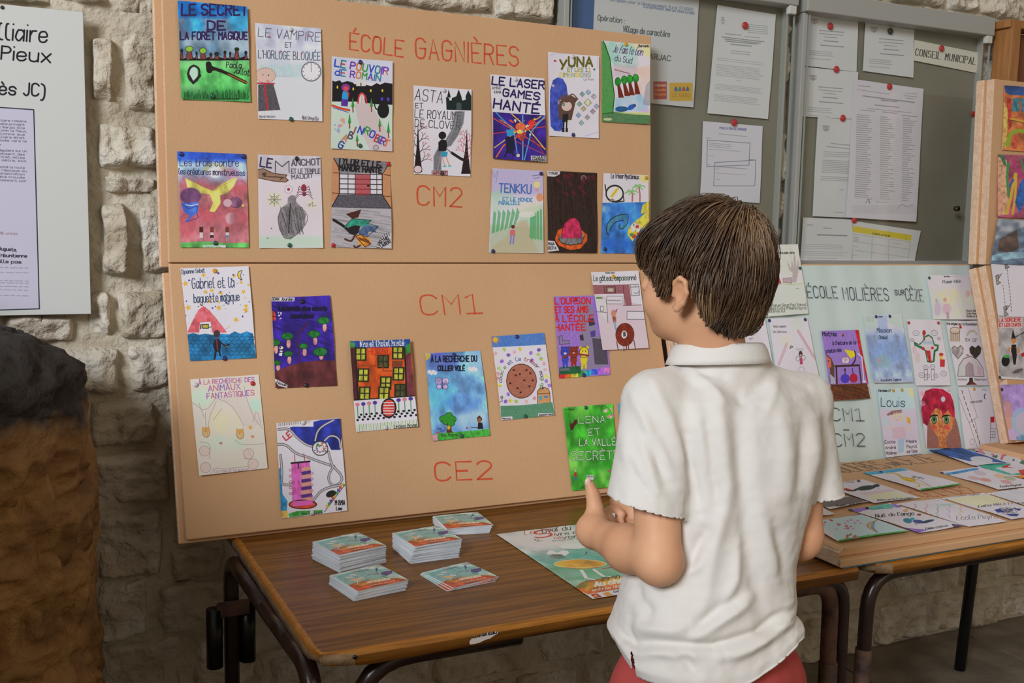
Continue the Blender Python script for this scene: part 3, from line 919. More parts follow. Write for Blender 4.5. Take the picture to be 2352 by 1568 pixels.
def d_vampire(A):
    A.r('#a8b6d8', 600, 140, 980, 290, .6, 'cw', soft=16); A.r('#9dbfc4', 600, 300, 980, 450, .55, 'cv', soft=14); A.r('#b8cfc8', 640, 420, 990, 690, .35, 'c', soft=20)
    for i in range(40): x = 625+i*9; A.l('#7fb2b4', 3, [(x, 370+20*A.rg.random()), (x+4, 450)], .6)
    A.t('#4b4a5e', 4, 'LE VAMPIRE', 612, 215, 972, 52, 245); A.t('#4b4a5e', 4, 'ET', 770, 278, 808, 28); A.t('#4b4a5e', 4, "L'HORLOGE BLOQUÉE", 612, 342, 972, 46, 355)
    for x, y in ((678, 215), (805, 170), (905, 205), (738, 310), (865, 315)): A.e('#b3455a', x, y, 6, 6, .8)
    A.e('#d3cfd6', 919, 421, 55, 55, o='#6f6c72', ow=7); A.l('#54525a', 3, '919,422 919,372')
    for k in range(12): a = k*math.pi/6; A.l('#6a676e', 4, [(919+44*math.sin(a), 421-44*math.cos(a)), (919+48*math.sin(a), 421-48*math.cos(a))])
    A.e('#cfa592', 655, 443, 58, 44, t='c', o='#9a7a70', ow=3); A.e('#4a3a40', 672, 442, 4); A.e('#4a3a40', 640, 440, 3); A.e('#b78', 668, 474, 8, 5)
    A.p('#231d20', '612,496 700,490 742,640 614,648', 1, 'c'); A.l('#b02a3c', 11, '650,500 668,640'); A.l('#b02a3c', 8, '605,488 706,490'); A.l('#c9a89a', 3, '650,650 650,680'); A.l('#c9a89a', 3, '692,650 695,678')
    for i in range(9): A.e('#9a99a0', 715+i*11, 446+(i % 2)*4, 4, 3, .7)
    A.t('#4a4650', 2, 'Nevis Nelson', 620, 684, 712, 13); A.t('#4a4650', 2.6, 'Noé Ureyolle', 868, 694, 962, 22, 702)
def d_pouvoir(A):
    A.r('#b3b9cf', 1035, 330, 1395, 480, .8, 'h')
    A.p('#141217', '1040,590 1043,468 1060,474 1085,466 1100,480 1130,470 1160,478 1175,490 1200,478 1240,492 1270,500 1300,482 1320,492 1345,480 1390,486 1390,608 1290,604 1180,590')
    A.p('#a7c9a8', '1036,588 1180,592 1240,600 1392,610 1392,880 1034,863', .7, 'c'); A.p('#c3a6ac', '1170,600 1262,600 1300,660 1392,820 1392,880 1265,878 1200,740', .95, 'c')
    cs = ['#2b3fae', '#b32c3a', '#2b6f8a', '#6a2f9a', '#c4672b', '#2f8a3a']
    A.t(cs, 8, 'LE POUVOIR', 1056, 385, 1362, 40, 435); A.t(cs, 7, 'dE ROMAIN', 1058, 435, 1320, 36, 472)
    for x, y in ((1072, 506), (1164, 516), (1266, 526), (1333, 526)): A.e('#d9c23a', x, y, 5, 9)
    A.p('#c9c0c2', '1196,600 1198,560 1212,536 1228,560 1232,600', 1); A.l('#c22f38', 9, '1190,598 1196,555 1214,536 1236,560 1240,598', sm=1); A.l('#8b7a50', 3, '1213,540 1213,598')
    for x in (1195, 1225): A.p('#c9c3c0', [(x-14, 500), (x-12, 474), (x, 456), (x+12, 474), (x+12, 500)])
    A.e('#7b2f8a', 1120, 508, 26, 22); A.e('#c84a4a', 1121, 514, 15, 14); A.p('#2a8fc9', '1096,560 1104,528 1135,532 1132,585 1100,580'); A.p('#c22f38', '1128,528 1142,540 1134,575'); A.p('#4a2f8a', '1094,575 1134,578 1130,618 1092,614', 1, 'b'); A.l('#c2402f', 12, '1042,612 1085,628 1140,640', sm=1); A.l('#2b4fae', 4, '1046,625 1135,652')
    for x, y, h in ((1160, 562, 60), (1142, 655, 60), (1268, 568, 50), (1318, 684, 50), (1368, 700, 70), (1188, 776, 44)):
        A.p('#2c8a3a', [(x-9, y+h), (x, y), (x+10, y+h)]); A.l('#7a3a2a', 7, [(x, y+h), (x+2, y+h+28)])
    A.e('#151318', 1338, 640, 34, 46); A.e('#151318', 1342, 590, 18, 20); A.e('#4a3ab0', 1330, 574, 8, 10); A.e('#4a3ab0', 1366, 576, 8, 12); A.l('#151318', 7, '1310,640 1288,625 1285,570', sm=1)
    for i, (ch, x, y) in enumerate((('G', 1075, 855), ('A', 1098, 815), ('B', 1132, 800), ('I', 1166, 775), ('N', 1190, 770), ('R', 1226, 772), ('O', 1256, 792), ('B', 1286, 818), ('E', 1304, 826), ('R', 1318, 834), ('T', 1338, 845))):
        A.t(cs[i % 6] if i > 4 else ['#2b3f8a', '#b87a5a', '#4a4a5a', '#8a3f3a', '#2b3fae'][i], 8, ch, x, y, x+24, 40, y+10)
    A.e('#a9a4ac', 1297, 858, 15, o='#5a565c', ow=3); A.dots(['#b97ac0', '#d98a6a', '#7aa0c0'], 9, 1050, 680, 1130, 790, 8, .8)
def d_trois(A):
    A.r('#b56a72', 150, 1000, 570, 1440, .95, 'w', soft=10); A.r('#2f55c4', 130, 870, 560, 950, 1, 'w', soft=10); A.p('#9dbbd8', '150,950 550,945 556,1060 150,1050', 1, 'w', 20)
    A.e('#d8d2dc', 362, 1002, 46, 32, soft=4)
    for k in range(24):
        a = math.pi+k*math.pi/23; A.l('#c9b84a', 3, [(362+48*math.cos(a), 1000+36*math.sin(a)), (362+72*math.cos(a), 1000+54*math.sin(a))])
    for x, y, rx, ry in ((220, 1050, 60, 45), (300, 1070, 40, 60), (450, 1010, 55, 40), (510, 1090, 50, 60), (200, 1300, 60, 80), (480, 1270, 80, 70), (330, 1250, 70, 60), (420, 1180, 60, 40), (250, 1210, 50, 40)): A.e('#a8404e', x, y, rx, ry, .55, 'v', 16); A.l('#7e2f3f', 3, [(x-rx*.7, y-ry*.4), (x, y-ry*.8), (x+rx*.7, y-ry*.3)], .5, sm=2)
    A.p('#d8cd6a', '190,1035 240,1060 300,1090 350,1110 400,1070 460,1040 495,1030 470,1085 430,1125 390,1135 395,1180 360,1232 330,1228 350,1180 330,1130 250,1120 200,1090', 1, 'w'); A.l('#a08f35', 3, '190,1035 300,1090 350,1110 495,1030', .8)
    A.e('#6a4470', 220, 1140, 60, 50, .95, 'w', 3); A.p('#3f62bf', '165,1180 270,1175 262,1235 225,1262 205,1290 188,1290 215,1255 180,1230', 1, 'w'); A.l('#d8d2dc', 5, '190,1190 225,1196 265,1186'); A.l('#2f3f8f', 4, '180,1192 210,1218 262,1190 255,1240 270,1268 192,1288', sm=1)
    A.e('#7c4f6c', 482, 1178, 34, 30, t='w', o='#4a2f45', ow=3); A.p('#7c4f6c', '456,1155 462,1138 474,1152 490,1138 498,1152 508,1170'); A.e('#d6c95a', 524, 1194, 7); A.e('#c9a8b4', 435, 1180, 26, 24, .9, o='#8a5a6a', ow=2); A.e('#c8aab2', 450, 1270, 26, 36, .9, 'v', 5)
    A.p('#5fae5a', '160,1410 300,1402 420,1412 558,1410 560,1440 162,1440', 1, 'w')
    for x, c, b in ((283, '#4a2020', '#c9c0c8'), (345, '#7a3a30', '#26222a'), (434, '#6a3a30', '#6a7a9a')): A.r(c, x-11, 1318, x+11, 1350); A.r('#cdbfc6', x-9, 1350, x+9, 1368); A.r(b, x-10, 1366, x+10, 1382); A.l('#a88f94', 4, [(x-4, 1382), (x-5, 1402)]); A.l('#a88f94', 4, [(x+4, 1382), (x+5, 1402)])
    A.t('#20204a', 3.6, 'Les trois contre', 160, 965, 500, 42, 966); A.t('#20204a', 3.6, 'les créatures monstrueuses', 152, 1012, 535, 34, 1022)
    A.r('#cdc9d2', 295, 1424, 425, 1440); A.t('#4a4', 2, 'Manon Lou', 305, 1436, 400, 9)
def d_manchot(A):
    A.r('#a9a3ab', 600, 900, 990, 1020, .8, 'hv', soft=10); A.r('#cfbcc0', 615, 1040, 985, 1370, .6, 'c', soft=20); A.r('#a9c9a9', 615, 1370, 992, 1440, .8, 'h', soft=10)
    A.t('#3a2f4f', 9, 'LE', 622, 965, 688, 50, 975); A.t('#3a3540', 5, 'M', 712, 1000, 792, 66); A.t('#55505a', 7, 'ANCHOT', 808, 962, 972, 34, 956); A.t('#55505a', 5, 'ET LE TEMPLE', 806, 1006, 972, 26); A.t('#55505a', 5, 'MAUDIT', 808, 1040, 932, 24, 1030)
    A.p('#7c5236', '612,985 640,978 700,1005 780,1015 770,1030 788,1045 770,1056 700,1050 612,1032', 1, 'h'); A.l('#3f2a20', 4, '612,985 640,978 700,1005 780,1015 770,1030 788,1045 770,1056 700,1050 612,1032'); A.t('#2a1c16', 4, 'N1', 640, 1024, 662, 22); A.l('#2a1c16', 4, '668,1026 712,1026 760,1030 740,1040')
    A.p('#5d5a5c', '805,1130 828,1135 832,1170 860,1200 888,1240 885,1300 850,1350 800,1390 765,1380 735,1330 725,1260 745,1205 782,1180 784,1145', .95, 'hb', 2); A.hatch('#3a383a', 3, '740,1200 880,1360', 60, 1.3, .6); A.l('#4a484a', 3, '745,1205 725,1270 740,1340 775,1398 850,1355 902,1280 895,1240 860,1200', sm=2); A.l('#1f1d1f', 5, '798,1180 790,1350')
    A.e('#d6ccd0', 788, 1098, 22, o='#7a6a78', ow=2); A.e('#9a3a50', 788, 1098, 9)
    A.e('#8a2f40', 877, 1090, 16, 22); A.e('#7a2f3c', 879, 1126, 12, 12); 
    for s in (-1, 1):
        for k in range(4): A.l('#5a2a3a', 3, [(878, 1100+8*k), (878+s*28, 1080+16*k), (878+s*(34+6*k), 1100+18*k)])
    A.r('#c8c9a0', 668, 1118, 744, 1196, .7, 'c')
    for k in range(8): a = k*.785; A.l('#6a6a50', 3, [(706, 1158), (706+38*math.cos(a), 1158+38*math.sin(a))]); A.l('#6a6a50', 2.5, [(706+22*math.cos(a), 1158+22*math.sin(a)), (706+22*math.cos(a+.785), 1158+22*math.sin(a+.785))])
    A.r('#cfd0b0', 890, 1160, 958, 1210, .6, 'c'); A.l('#6a6a60', 2.5, '896,1190 915,1180 905,1200 930,1170 925,1196 950,1190'); A.e('#222', 690, 1325, 3); A.e('#222', 668, 1382, 3)
def d_tylor(A):
    A.r('#9a9598', 1030, 1195, 1386, 1445, 1, 'h'); A.hatch('#6f6b70', 5, '1040,1210 1380,1440', 70, .15, .35)
    A.p('#565254', '1049,916 1380,940 1330,1005 1085,1000', 1, 'h'); A.p('#b0662e', '1049,916 1085,975 1085,1120 1036,1180 1031,1150', 1, 'h'); A.p('#b0662e', '1380,940 1335,1005 1335,1122 1382,1200', 1, 'h')
    A.p('#24222a', '1085,1112 1335,1125 1382,1205 1033,1195', 1, 'h'); A.r('#c9c5cc', 1083, 1003, 1335, 1122)
    for k in range(5): A.l('#2b282c', 5, [(1083, 1005+k*28), (1335, 1010+k*28)])
    for x in (1083, 1134, 1176, 1264, 1302, 1333): A.l('#2b282c', 4, [(x, 1003), (x, 1120)])
    A.r('#9c2830', 1178, 1008, 1263, 1124, 1, 'c'); A.e('#2a1618', 1252, 1072, 8, 6); A.l('#2b1c12', 5, '1051,920 1085,975 1085,1115 1036,1195'); A.l('#2b1c12', 5, '1380,940 1334,1010 1334,1125 1382,1203'); A.l('#4a2a14', 4, '1034,1110 1085,1118'); A.l('#4a2a14', 4, '1335,1130 1382,1134'); A.l('#4a2a14', 4, '1345,1010 1380,1015'); A.l('#4a2a14', 4, '1045,1000 1083,1000')
    A.t('#1f1c20', 9, 'TYLOR ET LE', 1075, 948, 1320, 34, 975, j=.4); A.t('#1f1c20', 9, 'MANOIR HANTÉ', 1082, 985, 1330, 30, 1002, j=.4)
    A.l('#1c191c', 15, '1052,1270 1110,1305 1150,1345', sm=1); A.p('#1f1c20', '1130,1320 1170,1300 1205,1305 1200,1340 1180,1365 1140,1350'); A.p('#45231a', '1122,1235 1212,1208 1195,1255 1160,1262'); A.p('#2c8a72', '1110,1315 1160,1262 1215,1268 1270,1272 1248,1290 1262,1300 1220,1310 1190,1300 1140,1312', 1, 'b'); A.p('#44587a', '1195,1340 1235,1300 1310,1310 1290,1330 1300,1345 1255,1340 1245,1372 1200,1362', 1, 'b'); A.l('#16181c', 3, '1110,1315 1160,1262 1270,1272 1248,1290 1310,1310 1290,1330 1245,1372 1200,1362')
    A.p('#d98a2e', '1180,1370 1210,1356 1262,1385 1268,1415 1235,1435 1200,1420', 1, 'b'); A.l('#3a2010', 4, '1180,1370 1210,1356 1268,1415 1235,1435 1180,1370')
    for k in range(9): A.l('#5a2f14', 4, [(1195+k*7, 1375+k*2), (1207+k*7, 1392+k*3)])
    A.l('#4a251c', 10, '1178,1355 1160,1395 1145,1398 1118,1385', sm=1); A.l('#4a251c', 10, '1205,1425 1180,1440 1170,1428')
    A.p('#b9b5ba', '1385,1345 1330,1370 1298,1440 1386,1444'); 
    for k in range(11): a = k*.16; A.l('#1d1b20', 4, [(1385-84*math.sin(.2+a), 1445-100*math.cos(.2+a)*1.0), (1385-68*math.sin(.2+a), 1445-82*math.cos(.2+a))])
    A.t('#1d1b20', 3.5, 'MATHIS', 1318, 1420, 1372, 20, 1385); A.t('#1d1b20', 3.5, 'LAURENT', 1328, 1438, 1384, 18, 1405)
UPB = ' on the upper peach board'
drawing(PUp, K1, [(143, 8), (547, 43), (569, 593), (167, 578)], d_secret, 'drawing titled Le secret de la forêt magique, top left of the peach board', 'Le secret drawing', [('green', 350, 558)], curl=.008)
drawing(PUp, K1, [(594, 135), (976, 167), (985, 706), (613, 690)], d_vampire, "pale drawing titled Le vampire et l'horloge bloquée with a clock face", 'vampire and clock drawing', [('white', 802, 170), ('green', 805, 692)])
drawing(PUp, K1, [(1039, 328), (1391, 358), (1391, 880), (1034, 863)], d_pouvoir, 'drawing titled Le pouvoir de Romain with a black castle and pink path', 'Le pouvoir de Romain drawing', [('blue', 1208, 361), ('green', 1206, 846)])
drawing(PUp, K1, [(143, 879), (544, 896), (559, 1438), (162, 1437)], d_trois, 'pink watercolour titled Les trois contre les créatures monstrueuses', 'Les trois contre drawing', [('blue', 167, 894), ('blue', 528, 908), ('green', 366, 1412)], curl=.004)
drawing(PUp, K1, [(609, 899), (975, 909), (990, 1440), (618, 1441)], d_manchot, 'grey pencil drawing titled Le manchot et le temple maudit with a spider', 'Le manchot drawing', [('black', 838, 921), ('green', 797, 1424)], curl=.004)
drawing(PUp, K1, [(1049, 916), (1380, 940), (1385, 1444), (1031, 1436)], d_tylor, 'drawing of a red door above a witch on a broom, titled Tylor', 'Tylor witch drawing', [('red', 1369, 953), ('red', 1050, 1424)], curl=.005)

def d_asta(A):
    A.t('#2b2a2e', 4, 'ASTA', 130, 582, 290, 68, 602); A.t('#2b2a2e', 3.6, 'ET', 134, 630, 178, 28); A.t('#2b2a2e', 4, 'LE ROYAUME', 130, 686, 395, 48, 702); A.t('#2b2a2e', 4, 'DE CLOVER', 130, 738, 390, 42, 756)
    A.p('#4a4b50', '360,650 418,650 410,720 380,790 340,850 310,860 285,920 285,990 240,990 240,910 265,860 300,830 340,760', 1, 'h', 3); A.l('#8d8d92', 6, '375,660 350,770 290,870 262,985', .8, sm=1)
    A.p('#10201f', '314,640 312,565 330,572 332,586 345,584 345,572 372,560 385,520 400,560 405,586 425,582 425,560 440,526 457,560 456,645'); A.p('#10201f', '318,568 328,520 340,568'); A.p('#3c4a4a', '370,640 372,600 386,596 400,606 400,645')
    for (x, y, L_, c) in ((148, 1000, 280, 0), (430, 1010, 260, 1)):
        A.p('#1d1413', [(x-(22 if not c else 30), y), (x-8, y-L_*.5), (x, y-L_), (x+8, y-L_*.5), (x+25, y)])
    def br(x, y, a, l, n, c, w):
        if n == 0: return
        x2 = x+l*math.cos(a); y2 = y-l*math.sin(a); A.l(c, w, [(x, y), (x2, y2)])
        for q in (-.45, .4): br(x2, y2, a+q+.2*(A.rg.random()-.5), l*.75, n-1, c if n > 2 else '#a8323e', max(2, w*.7))
    for k in range(7): br(150, 960-k*32, (2.3 if k % 2 else .8), 34-k*2, 4, '#2a1618', 4)
    for k in range(6): br(430, 930-k*24, (2.2 if k % 2 else .9), 30-k*2, 4, '#b83a45', 3)
    A.e('#1a1416', 289, 790, 22, 22); A.p('#17161a', '266,830 285,812 312,818 318,850 312,880 268,880'); A.p('#2f8fb0', '284,882 322,884 318,912 286,914'); A.l('#c9937a', 7, '290,915 305,965'); A.l('#c9937a', 7, '312,912 332,962'); A.l('#4ab0b0', 8, '298,968 312,966'); A.l('#4ab0b0', 8, '328,966 340,966'); A.l('#1c1618', 16, '345,890 400,925 440,940'); A.l('#5a4a44', 5, '318,868 345,892')
    A.e('#cdb9bd', 148, 984, 24, 22, o='#2a1d1d', ow=4); A.r('#c0888c', 230, 992, 322, 1018, o='#2a1d1d'); A.t('#2a1d1d', 3, 'ASTA ET', 238, 1012, 315, 14)
def d_laser(A):
    A.t('#241b4e', 9, 'LE LASER', 578, 492, 878, 46, 520); A.t('#241b4e', 9, 'GAMES', 640, 560, 850, 42, 585); A.t('#241b4e', 10, 'HANTÉ', 585, 630, 848, 52, 665, j=.3); A.t('#555', 2.5, 'AMINE', 578, 522, 632, 16); A.t('#333', 2.5, 'KAMA', 590, 545, 630, 14)
    A.p('#35217f', '580,655 884,675 888,941 584,921', 1, 'w')
    for c, w, q in (('#c94a2e', 6, '580,690 885,870'), ('#e0a93a', 7, '690,665 790,760 880,870'), ('#3a9fd0', 6, '600,660 700,760 720,900'), ('#58b5dc', 6, '755,675 750,930'), ('#e06a3a', 7, '600,915 640,850 880,690'), ('#e0c04a', 5, '590,860 700,780 860,680'), ('#c9382e', 5, '585,780 885,740'), ('#48a5d8', 6, '880,680 800,770 760,930'), ('#a83a6a', 5, '700,820 880,900'), ('#e0783a', 6, '620,700 690,740 740,790'), ('#8f2f2a', 5, '800,800 885,910')): A.l(c, w, q)
    A.e('#d9603a', 740, 740, 30, 24, 1, 'b'); A.e('#e6c46a', 735, 770, 16, 14); A.p('#c9302e', '790,705 830,690 810,752 775,745', 1, 'b'); A.p('#a8403a', '705,785 775,775 750,830', 1, 'b'); A.p('#2f8fc0', '655,758 698,755 702,790 662,795'); A.p('#181636', '650,800 700,795 705,870 690,895 660,890 655,850'); A.l('#181636', 10, '660,880 650,910'); A.l('#181636', 10, '690,885 700,905')
    A.r('#cfccd8', 798, 906, 888, 940); A.t('#222', 3, 'JACQUES', 802, 920, 884, 12); A.t('#222', 3, 'AUVERGNAS', 802, 936, 884, 12); A.e('#b8b8c8', 724, 905, 12, o='#1a1a2a', ow=3); A.dots(['#e0b84a', '#d0d8e0', '#d04a3a'], 22, 680, 690, 830, 800, 5)
def d_yuna(A):
    A.l('#b9b0d2', 5, '910,330 940,315 1000,312', .7); A.l('#b9b0d2', 5, '1190,340 1192,400'); A.l('#b9b0d2', 5, '1120,790 1190,770')
    A.t('#5c5a20', 12, 'yUNA', 975, 385, 1160, 52, 388); A.t(['#8a9a5a', '#7a8a9a', '#b9a85a'], 5, 'ET LES 11', 1018, 418, 1150, 22); A.t(['#c9b84a', '#8aa07a', '#9a8aa0'], 5, 'DIMENSIONS', 972, 450, 1150, 24)
    A.p('#3a4aa8', '930,470 960,452 990,462 1010,500 1015,560 990,600 985,680 1000,740 975,764 940,760 918,735 912,640 912,530', 1, 'b'); A.e('#5560b8', 950, 515, 26, 26, .6)
    A.e('#5c4239', 1005, 600, 48, 48, 1, 'h'); A.p('#5c4239', '960,600 965,690 1000,700 1040,700 1052,640 1060,600 1075,580 1030,556'); A.l('#5c4239', 6, '1030,556 1045,548 1075,580', sm=1); A.e('#cdb4ac', 1010, 620, 30, 28); A.e('#5f8a80', 992, 610, 8, 11); A.p('#5c4239', '975,590 1000,570 1050,580 1045,625 1030,595 1005,600 990,592'); A.e('#8a7aa0', 962, 598, 7, 14)
    A.p('#201e24', '988,665 1020,662 1022,710 986,712'); A.l('#201e24', 9, '996,712 994,745'); A.l('#201e24', 9, '1012,712 1012,745'); A.r('#242228', 984, 745, 1000, 768); A.r('#242228', 1006, 745, 1020, 768)
    for i, (x, y) in enumerate(((1100, 551), (1135, 540), (1167, 564), (1084, 608), (1133, 600), (1184, 622), (1108, 635), (1163, 650), (1080, 672), (1132, 684), (1098, 716))):
        rr = 22 if i == 4 else 15
        A.p(['#7fb0a0', '#7aa6c8', '#a09a98', '#6f9a7a', '#b8c48a', '#8f9ac8', '#c9b870', '#9a7f88', '#7a9ac0', '#a8a0a0', '#8ab0b8'][i], [(x, y-rr), (x+rr, y), (x, y+rr), (x-rr, y)], .9, 'b'); A.l('#6f6a78', 2.5, [(x, y-rr), (x+rr, y), (x, y+rr), (x-rr, y), (x, y-rr)])
    A.e('#b8263a', 944, 356, 8, 6); A.e('#2f6a5a', 1171, 406, 6); A.dots(['#e0cf5a', '#b9a8d8'], 9, 920, 420, 1180, 760, 4); A.t('#888', 2, 'Lili Rose', 1110, 470, 1168, 12)
def d_foret(A):
    A.p('#8fc4b4', '1240,240 1400,255 1420,300 1432,380 1400,402 1290,385 1255,330', .9, 'v', 6); A.p('#d8cf8a', '1380,258 1497,262 1495,340 1440,300', .9, 'v', 6); A.p('#d6b09a', '1400,400 1495,380 1494,560 1430,560', .6, 'v', 8); A.r('#b9a0a8', 1280, 380, 1420, 450, .6, 'h', soft=8)
    A.p('#1d7a18', '1215,236 1240,260 1262,340 1275,460 1290,560 1280,660 1217,665', 1, 'c'); A.l('#0f3f12', 5, '1225,238 1262,340 1275,460 1288,560 1280,660')
    A.t('#3f2a5a', 3.2, 'Je fais le lion', 1280, 305, 1450, 44, 325, slant=.2); A.t('#3f2a5a', 3.2, 'du Sud', 1290, 355, 1390, 34, 372)
    A.l('#8a5a60', 5, '1290,408 1350,424 1375,430', sm=1)
    for x0, x1, y in ((1312, 1330, 480), (1345, 1365, 470), (1378, 1392, 465), (1412, 1424, 460)):
        A.p('#6a2418', [(x0-8, y+20), (x0+8, y+20), (x1+14, y+92), (x1-18, y+92)]); A.e('#2a8a2e', x0-4 if x0 < 1320 else x0, y-2, 17, 24, 1, 'b', o='#154a1a', ow=3)
    A.p('#7fb2d0', '1295,575 1440,550 1480,600 1480,650 1285,650', .9, 'v', 5); A.p('#8a8890', '1470,500 1494,470 1493,620 1450,610', .8, 'h'); A.e('#1f5a8a', 1330, 636, 34, 13, o='#16305a', ow=4); A.e('#1f5ab0', 1385, 625, 24, 14, rot=-.5); A.e('#3a4a7a', 1402, 616, 10)
    A.p('#1f5a1e', '1217,660 1300,650 1493,672 1492,723 1217,708', 1, 'h'); A.p('#c4c87a', '1290,655 1493,655 1493,672 1400,668', .8); A.e('#c9cf9a', 1250, 694, 26, 8, .8); A.t('#333', 3, 'Marceau', 1430, 275, 1490, 14); A.e('#c2b0d0', 1462, 645, 28, 12, .8)
def d_tenkku(A):
    A.r('#a79ccb', 560, 975, 890, 1130, .9, 'h', soft=14); A.p('#9dc8a8', '570,1110 700,1080 720,1180 600,1230 565,1200', .9, 'cv', 10); A.p('#9dc8a8', '740,1220 800,1190 876,1180 876,1300 740,1290', .8, 'c', 8); A.r('#d2cdb0', 730, 1170, 850, 1250, .7, 'c', soft=8)
    A.r('#9cab88', 560, 1300, 885, 1472, .85, 'h', soft=14); A.p('#b3a583', '735,1275 780,1270 800,1340 850,1470 700,1470 600,1470 570,1440 660,1370', .9, 'h', 6)
    for x in range(6): A.p('#3f9a58', [(578+x*24, 1350-x*6), (588+x*27, 1215-x*4), (604+x*27, 1230), (596+x*24, 1345-x*10)], .9, 'c')
    for x in range(5): A.p('#3f9a58', [(795+x*20, 1370+x*6), (800+x*19, 1240-x*12), (820+x*16, 1240-x*10), (815+x*18, 1390)], .9, 'c')
    A.t('#3f62a8', 7, 'TENKKU', 618, 1110, 805, 48, 1118); A.t('#3f7ab0', 4, 'ET LE MONDE', 640, 1158, 812, 20, 1165); A.t('#3f7ab0', 4, 'PARALLÈLE', 618, 1182, 740, 20)
    A.e('#d8c890', 840, 1068, 20, o='#b8a8a8', ow=3); A.e('#d98a5a', 856, 1140, 20, 24, .9); A.e('#c98aa0', 840, 1098, 14, 8, .8); A.e('#d6d2d0', 780, 1238, 50, 18, .8); A.l('#6a6a80', 2, '600,1060 610,990 590,1030 575,980', .8)
    A.e('#5a2f2a', 700, 1310, 11); A.p('#c9686a', '682,1330 712,1328 714,1362 684,1362'); A.l('#7a7ac0', 9, '690,1364 686,1412'); A.l('#7a7ac0', 9, '706,1364 702,1410'); A.l('#4a4a6a', 2.5, '812,1020 860,1014'); A.l('#4a4a6a', 2.5, '822,1034 856,1028')
def d_noir(A):
    A.r('#2a1c18', 880, 980, 1200, 1480, 1, 'b'); A.hatch('#3a2a24', 6, '900,1000 1185,1460', 60, 1.5, .5)
    A.p('#c8c4c8', '897,991 975,996 970,1015 940,1028 900,1025'); A.t('#333', 3, 'TYRAK', 905, 1016, 962, 16)
    for x, y in ((960, 1050), (1015, 1030), (1040, 1020), (1030, 1070), (1110, 1060), (1090, 1090), (1010, 1130), (1055, 1125), (1110, 1120), (1165, 1030), (1000, 1025), (1135, 1035)): A.l('#5a1a24', 7, [(x-10, y-6), (x+4, y-8), (x+12, y+8)]); A.l('#5a1a24', 6, [(x, y-12), (x, y+14)])
    A.e('#7a4450', 1112, 1034, 14, o='#b07a84', ow=3)
    A.p('#c9531f', '945,1380 960,1340 1000,1318 1080,1325 1130,1365 1128,1400 1090,1445 1030,1452 970,1430 945,1400', 1, 'b'); A.p('#6f6f70', '962,1385 990,1350 1095,1345 1112,1375 1095,1415 1030,1425 980,1412', 1, 'b'); A.l('#1b1513', 4, '962,1385 980,1412 1030,1425 1095,1415 1112,1375')
    A.p('#b52a52', '982,1385 985,1340 1000,1300 1030,1272 1060,1268 1085,1290 1095,1330 1095,1385', 1, 'b'); A.l('#5a1226', 4, '982,1385 985,1340 1000,1300 1030,1272 1060,1268 1085,1290 1095,1330 1095,1385')
    A.p('#c9c5ca', '900,1398 940,1402 968,1455 902,1462'); A.t('#222', 3, 'MAIA', 904, 1425, 940, 16); A.t('#222', 3, 'REPA', 904, 1450, 950, 16)
def d_tresor(A):
    A.p('#3a78c8', '1212,1175 1490,1170 1490,1475 1210,1475', 1, 'w'); A.e('#8fb8dc', 1240, 1210, 24, 20, .7, 'v', 8); A.e('#1f55b8', 1300, 1420, 80, 40, .7, 'v', 12)
    A.t('#2a2a35', 3.5, 'Le Trésor Mystérieux', 1268, 1034, 1432, 26, 1040); A.e('#d9c84a', 1470, 1030, 34, 26, .8, 'v', 8)
    A.e('#d6d2d4', 1290, 1122, 50, 46, o='#2a2624', ow=9); A.p('#d9b02e', '1262,1140 1300,1092 1318,1090 1280,1142'); A.l('#2a2624', 7, '1233,1072 1240,1110'); A.l('#2a2624', 6, '1340,1130 1345,1165 1300,1170'); A.e('#9a7a5a', 1275, 1158, 12, 8)
    for x, y in ((1388, 1110), (1432, 1080)):
        A.l('#b0605a', 9, [(x+4, 1165), (x+6, 1125), (x, y)], sm=1)
        for k in range(6): a = .3+k*1.0; A.l('#7fb06a', 7, [(x, y), (x+24*math.cos(a), y-14*math.sin(a)), (x+38*math.cos(a), y-10*math.sin(a)+8)], .9, sm=1)
    A.l('#3f7f98', 22, '1252,1330 1262,1300 1300,1265 1345,1245 1352,1270', t='b', sm=1); A.l('#3f7f98', 15, '1352,1270 1345,1310 1325,1325 1315,1310', sm=1); A.l('#1d2a3a', 4, '1242,1330 1255,1280 1300,1248 1362,1238 1370,1255 1362,1300 1335,1330 1312,1320 1322,1300', sm=1); A.l('#1d2a3a', 4, '1262,1330 1285,1290 1330,1275 1345,1280', sm=1); A.l('#26364a', 6, '1246,1330 1246,1350 1258,1360')
    A.p('#d2c44a', '1490,1160 1450,1190 1440,1240 1470,1230 1400,1290 1370,1320 1365,1360 1395,1400 1440,1330 1490,1300', 1, 'b'); A.e('#d8c9b8', 1410, 1320, 30, 28, 1, 'b'); A.dots(['#b83a3a', '#d9b02e', '#4a8a5a'], 10, 1385, 1300, 1425, 1370, 9)
drawing(PUp, K2, [(123, 497), (459, 522), (453, 1026), (125, 1010)], d_asta, 'drawing titled Asta et le royaume de Clover with black and red trees', 'Asta drawing', [('white', 302, 524), ('dark', 290, 1005)])
drawing(PUp, K2, [(568, 433), (881, 457), (888, 941), (584, 921)], d_laser, 'drawing titled Le laser games hanté with crossing laser beams on purple', 'laser games drawing', [('white', 718, 460)])
drawing(PUp, K2, [(901, 303), (1199, 328), (1197, 804), (906, 789)], d_yuna, 'drawing titled Yuna et les 11 dimensions, a girl beside small diamonds', 'Yuna drawing', [('white', 1050, 328), ('blue', 1053, 783)])
drawing(PUp, K2, [(1215, 236), (1497, 262), (1492, 723), (1217, 708)], d_foret, 'drawing of four round trees by a blue river, upper right corner of the peach board', 'four trees drawing', [('yellow', 1359, 257)], curl=.004)
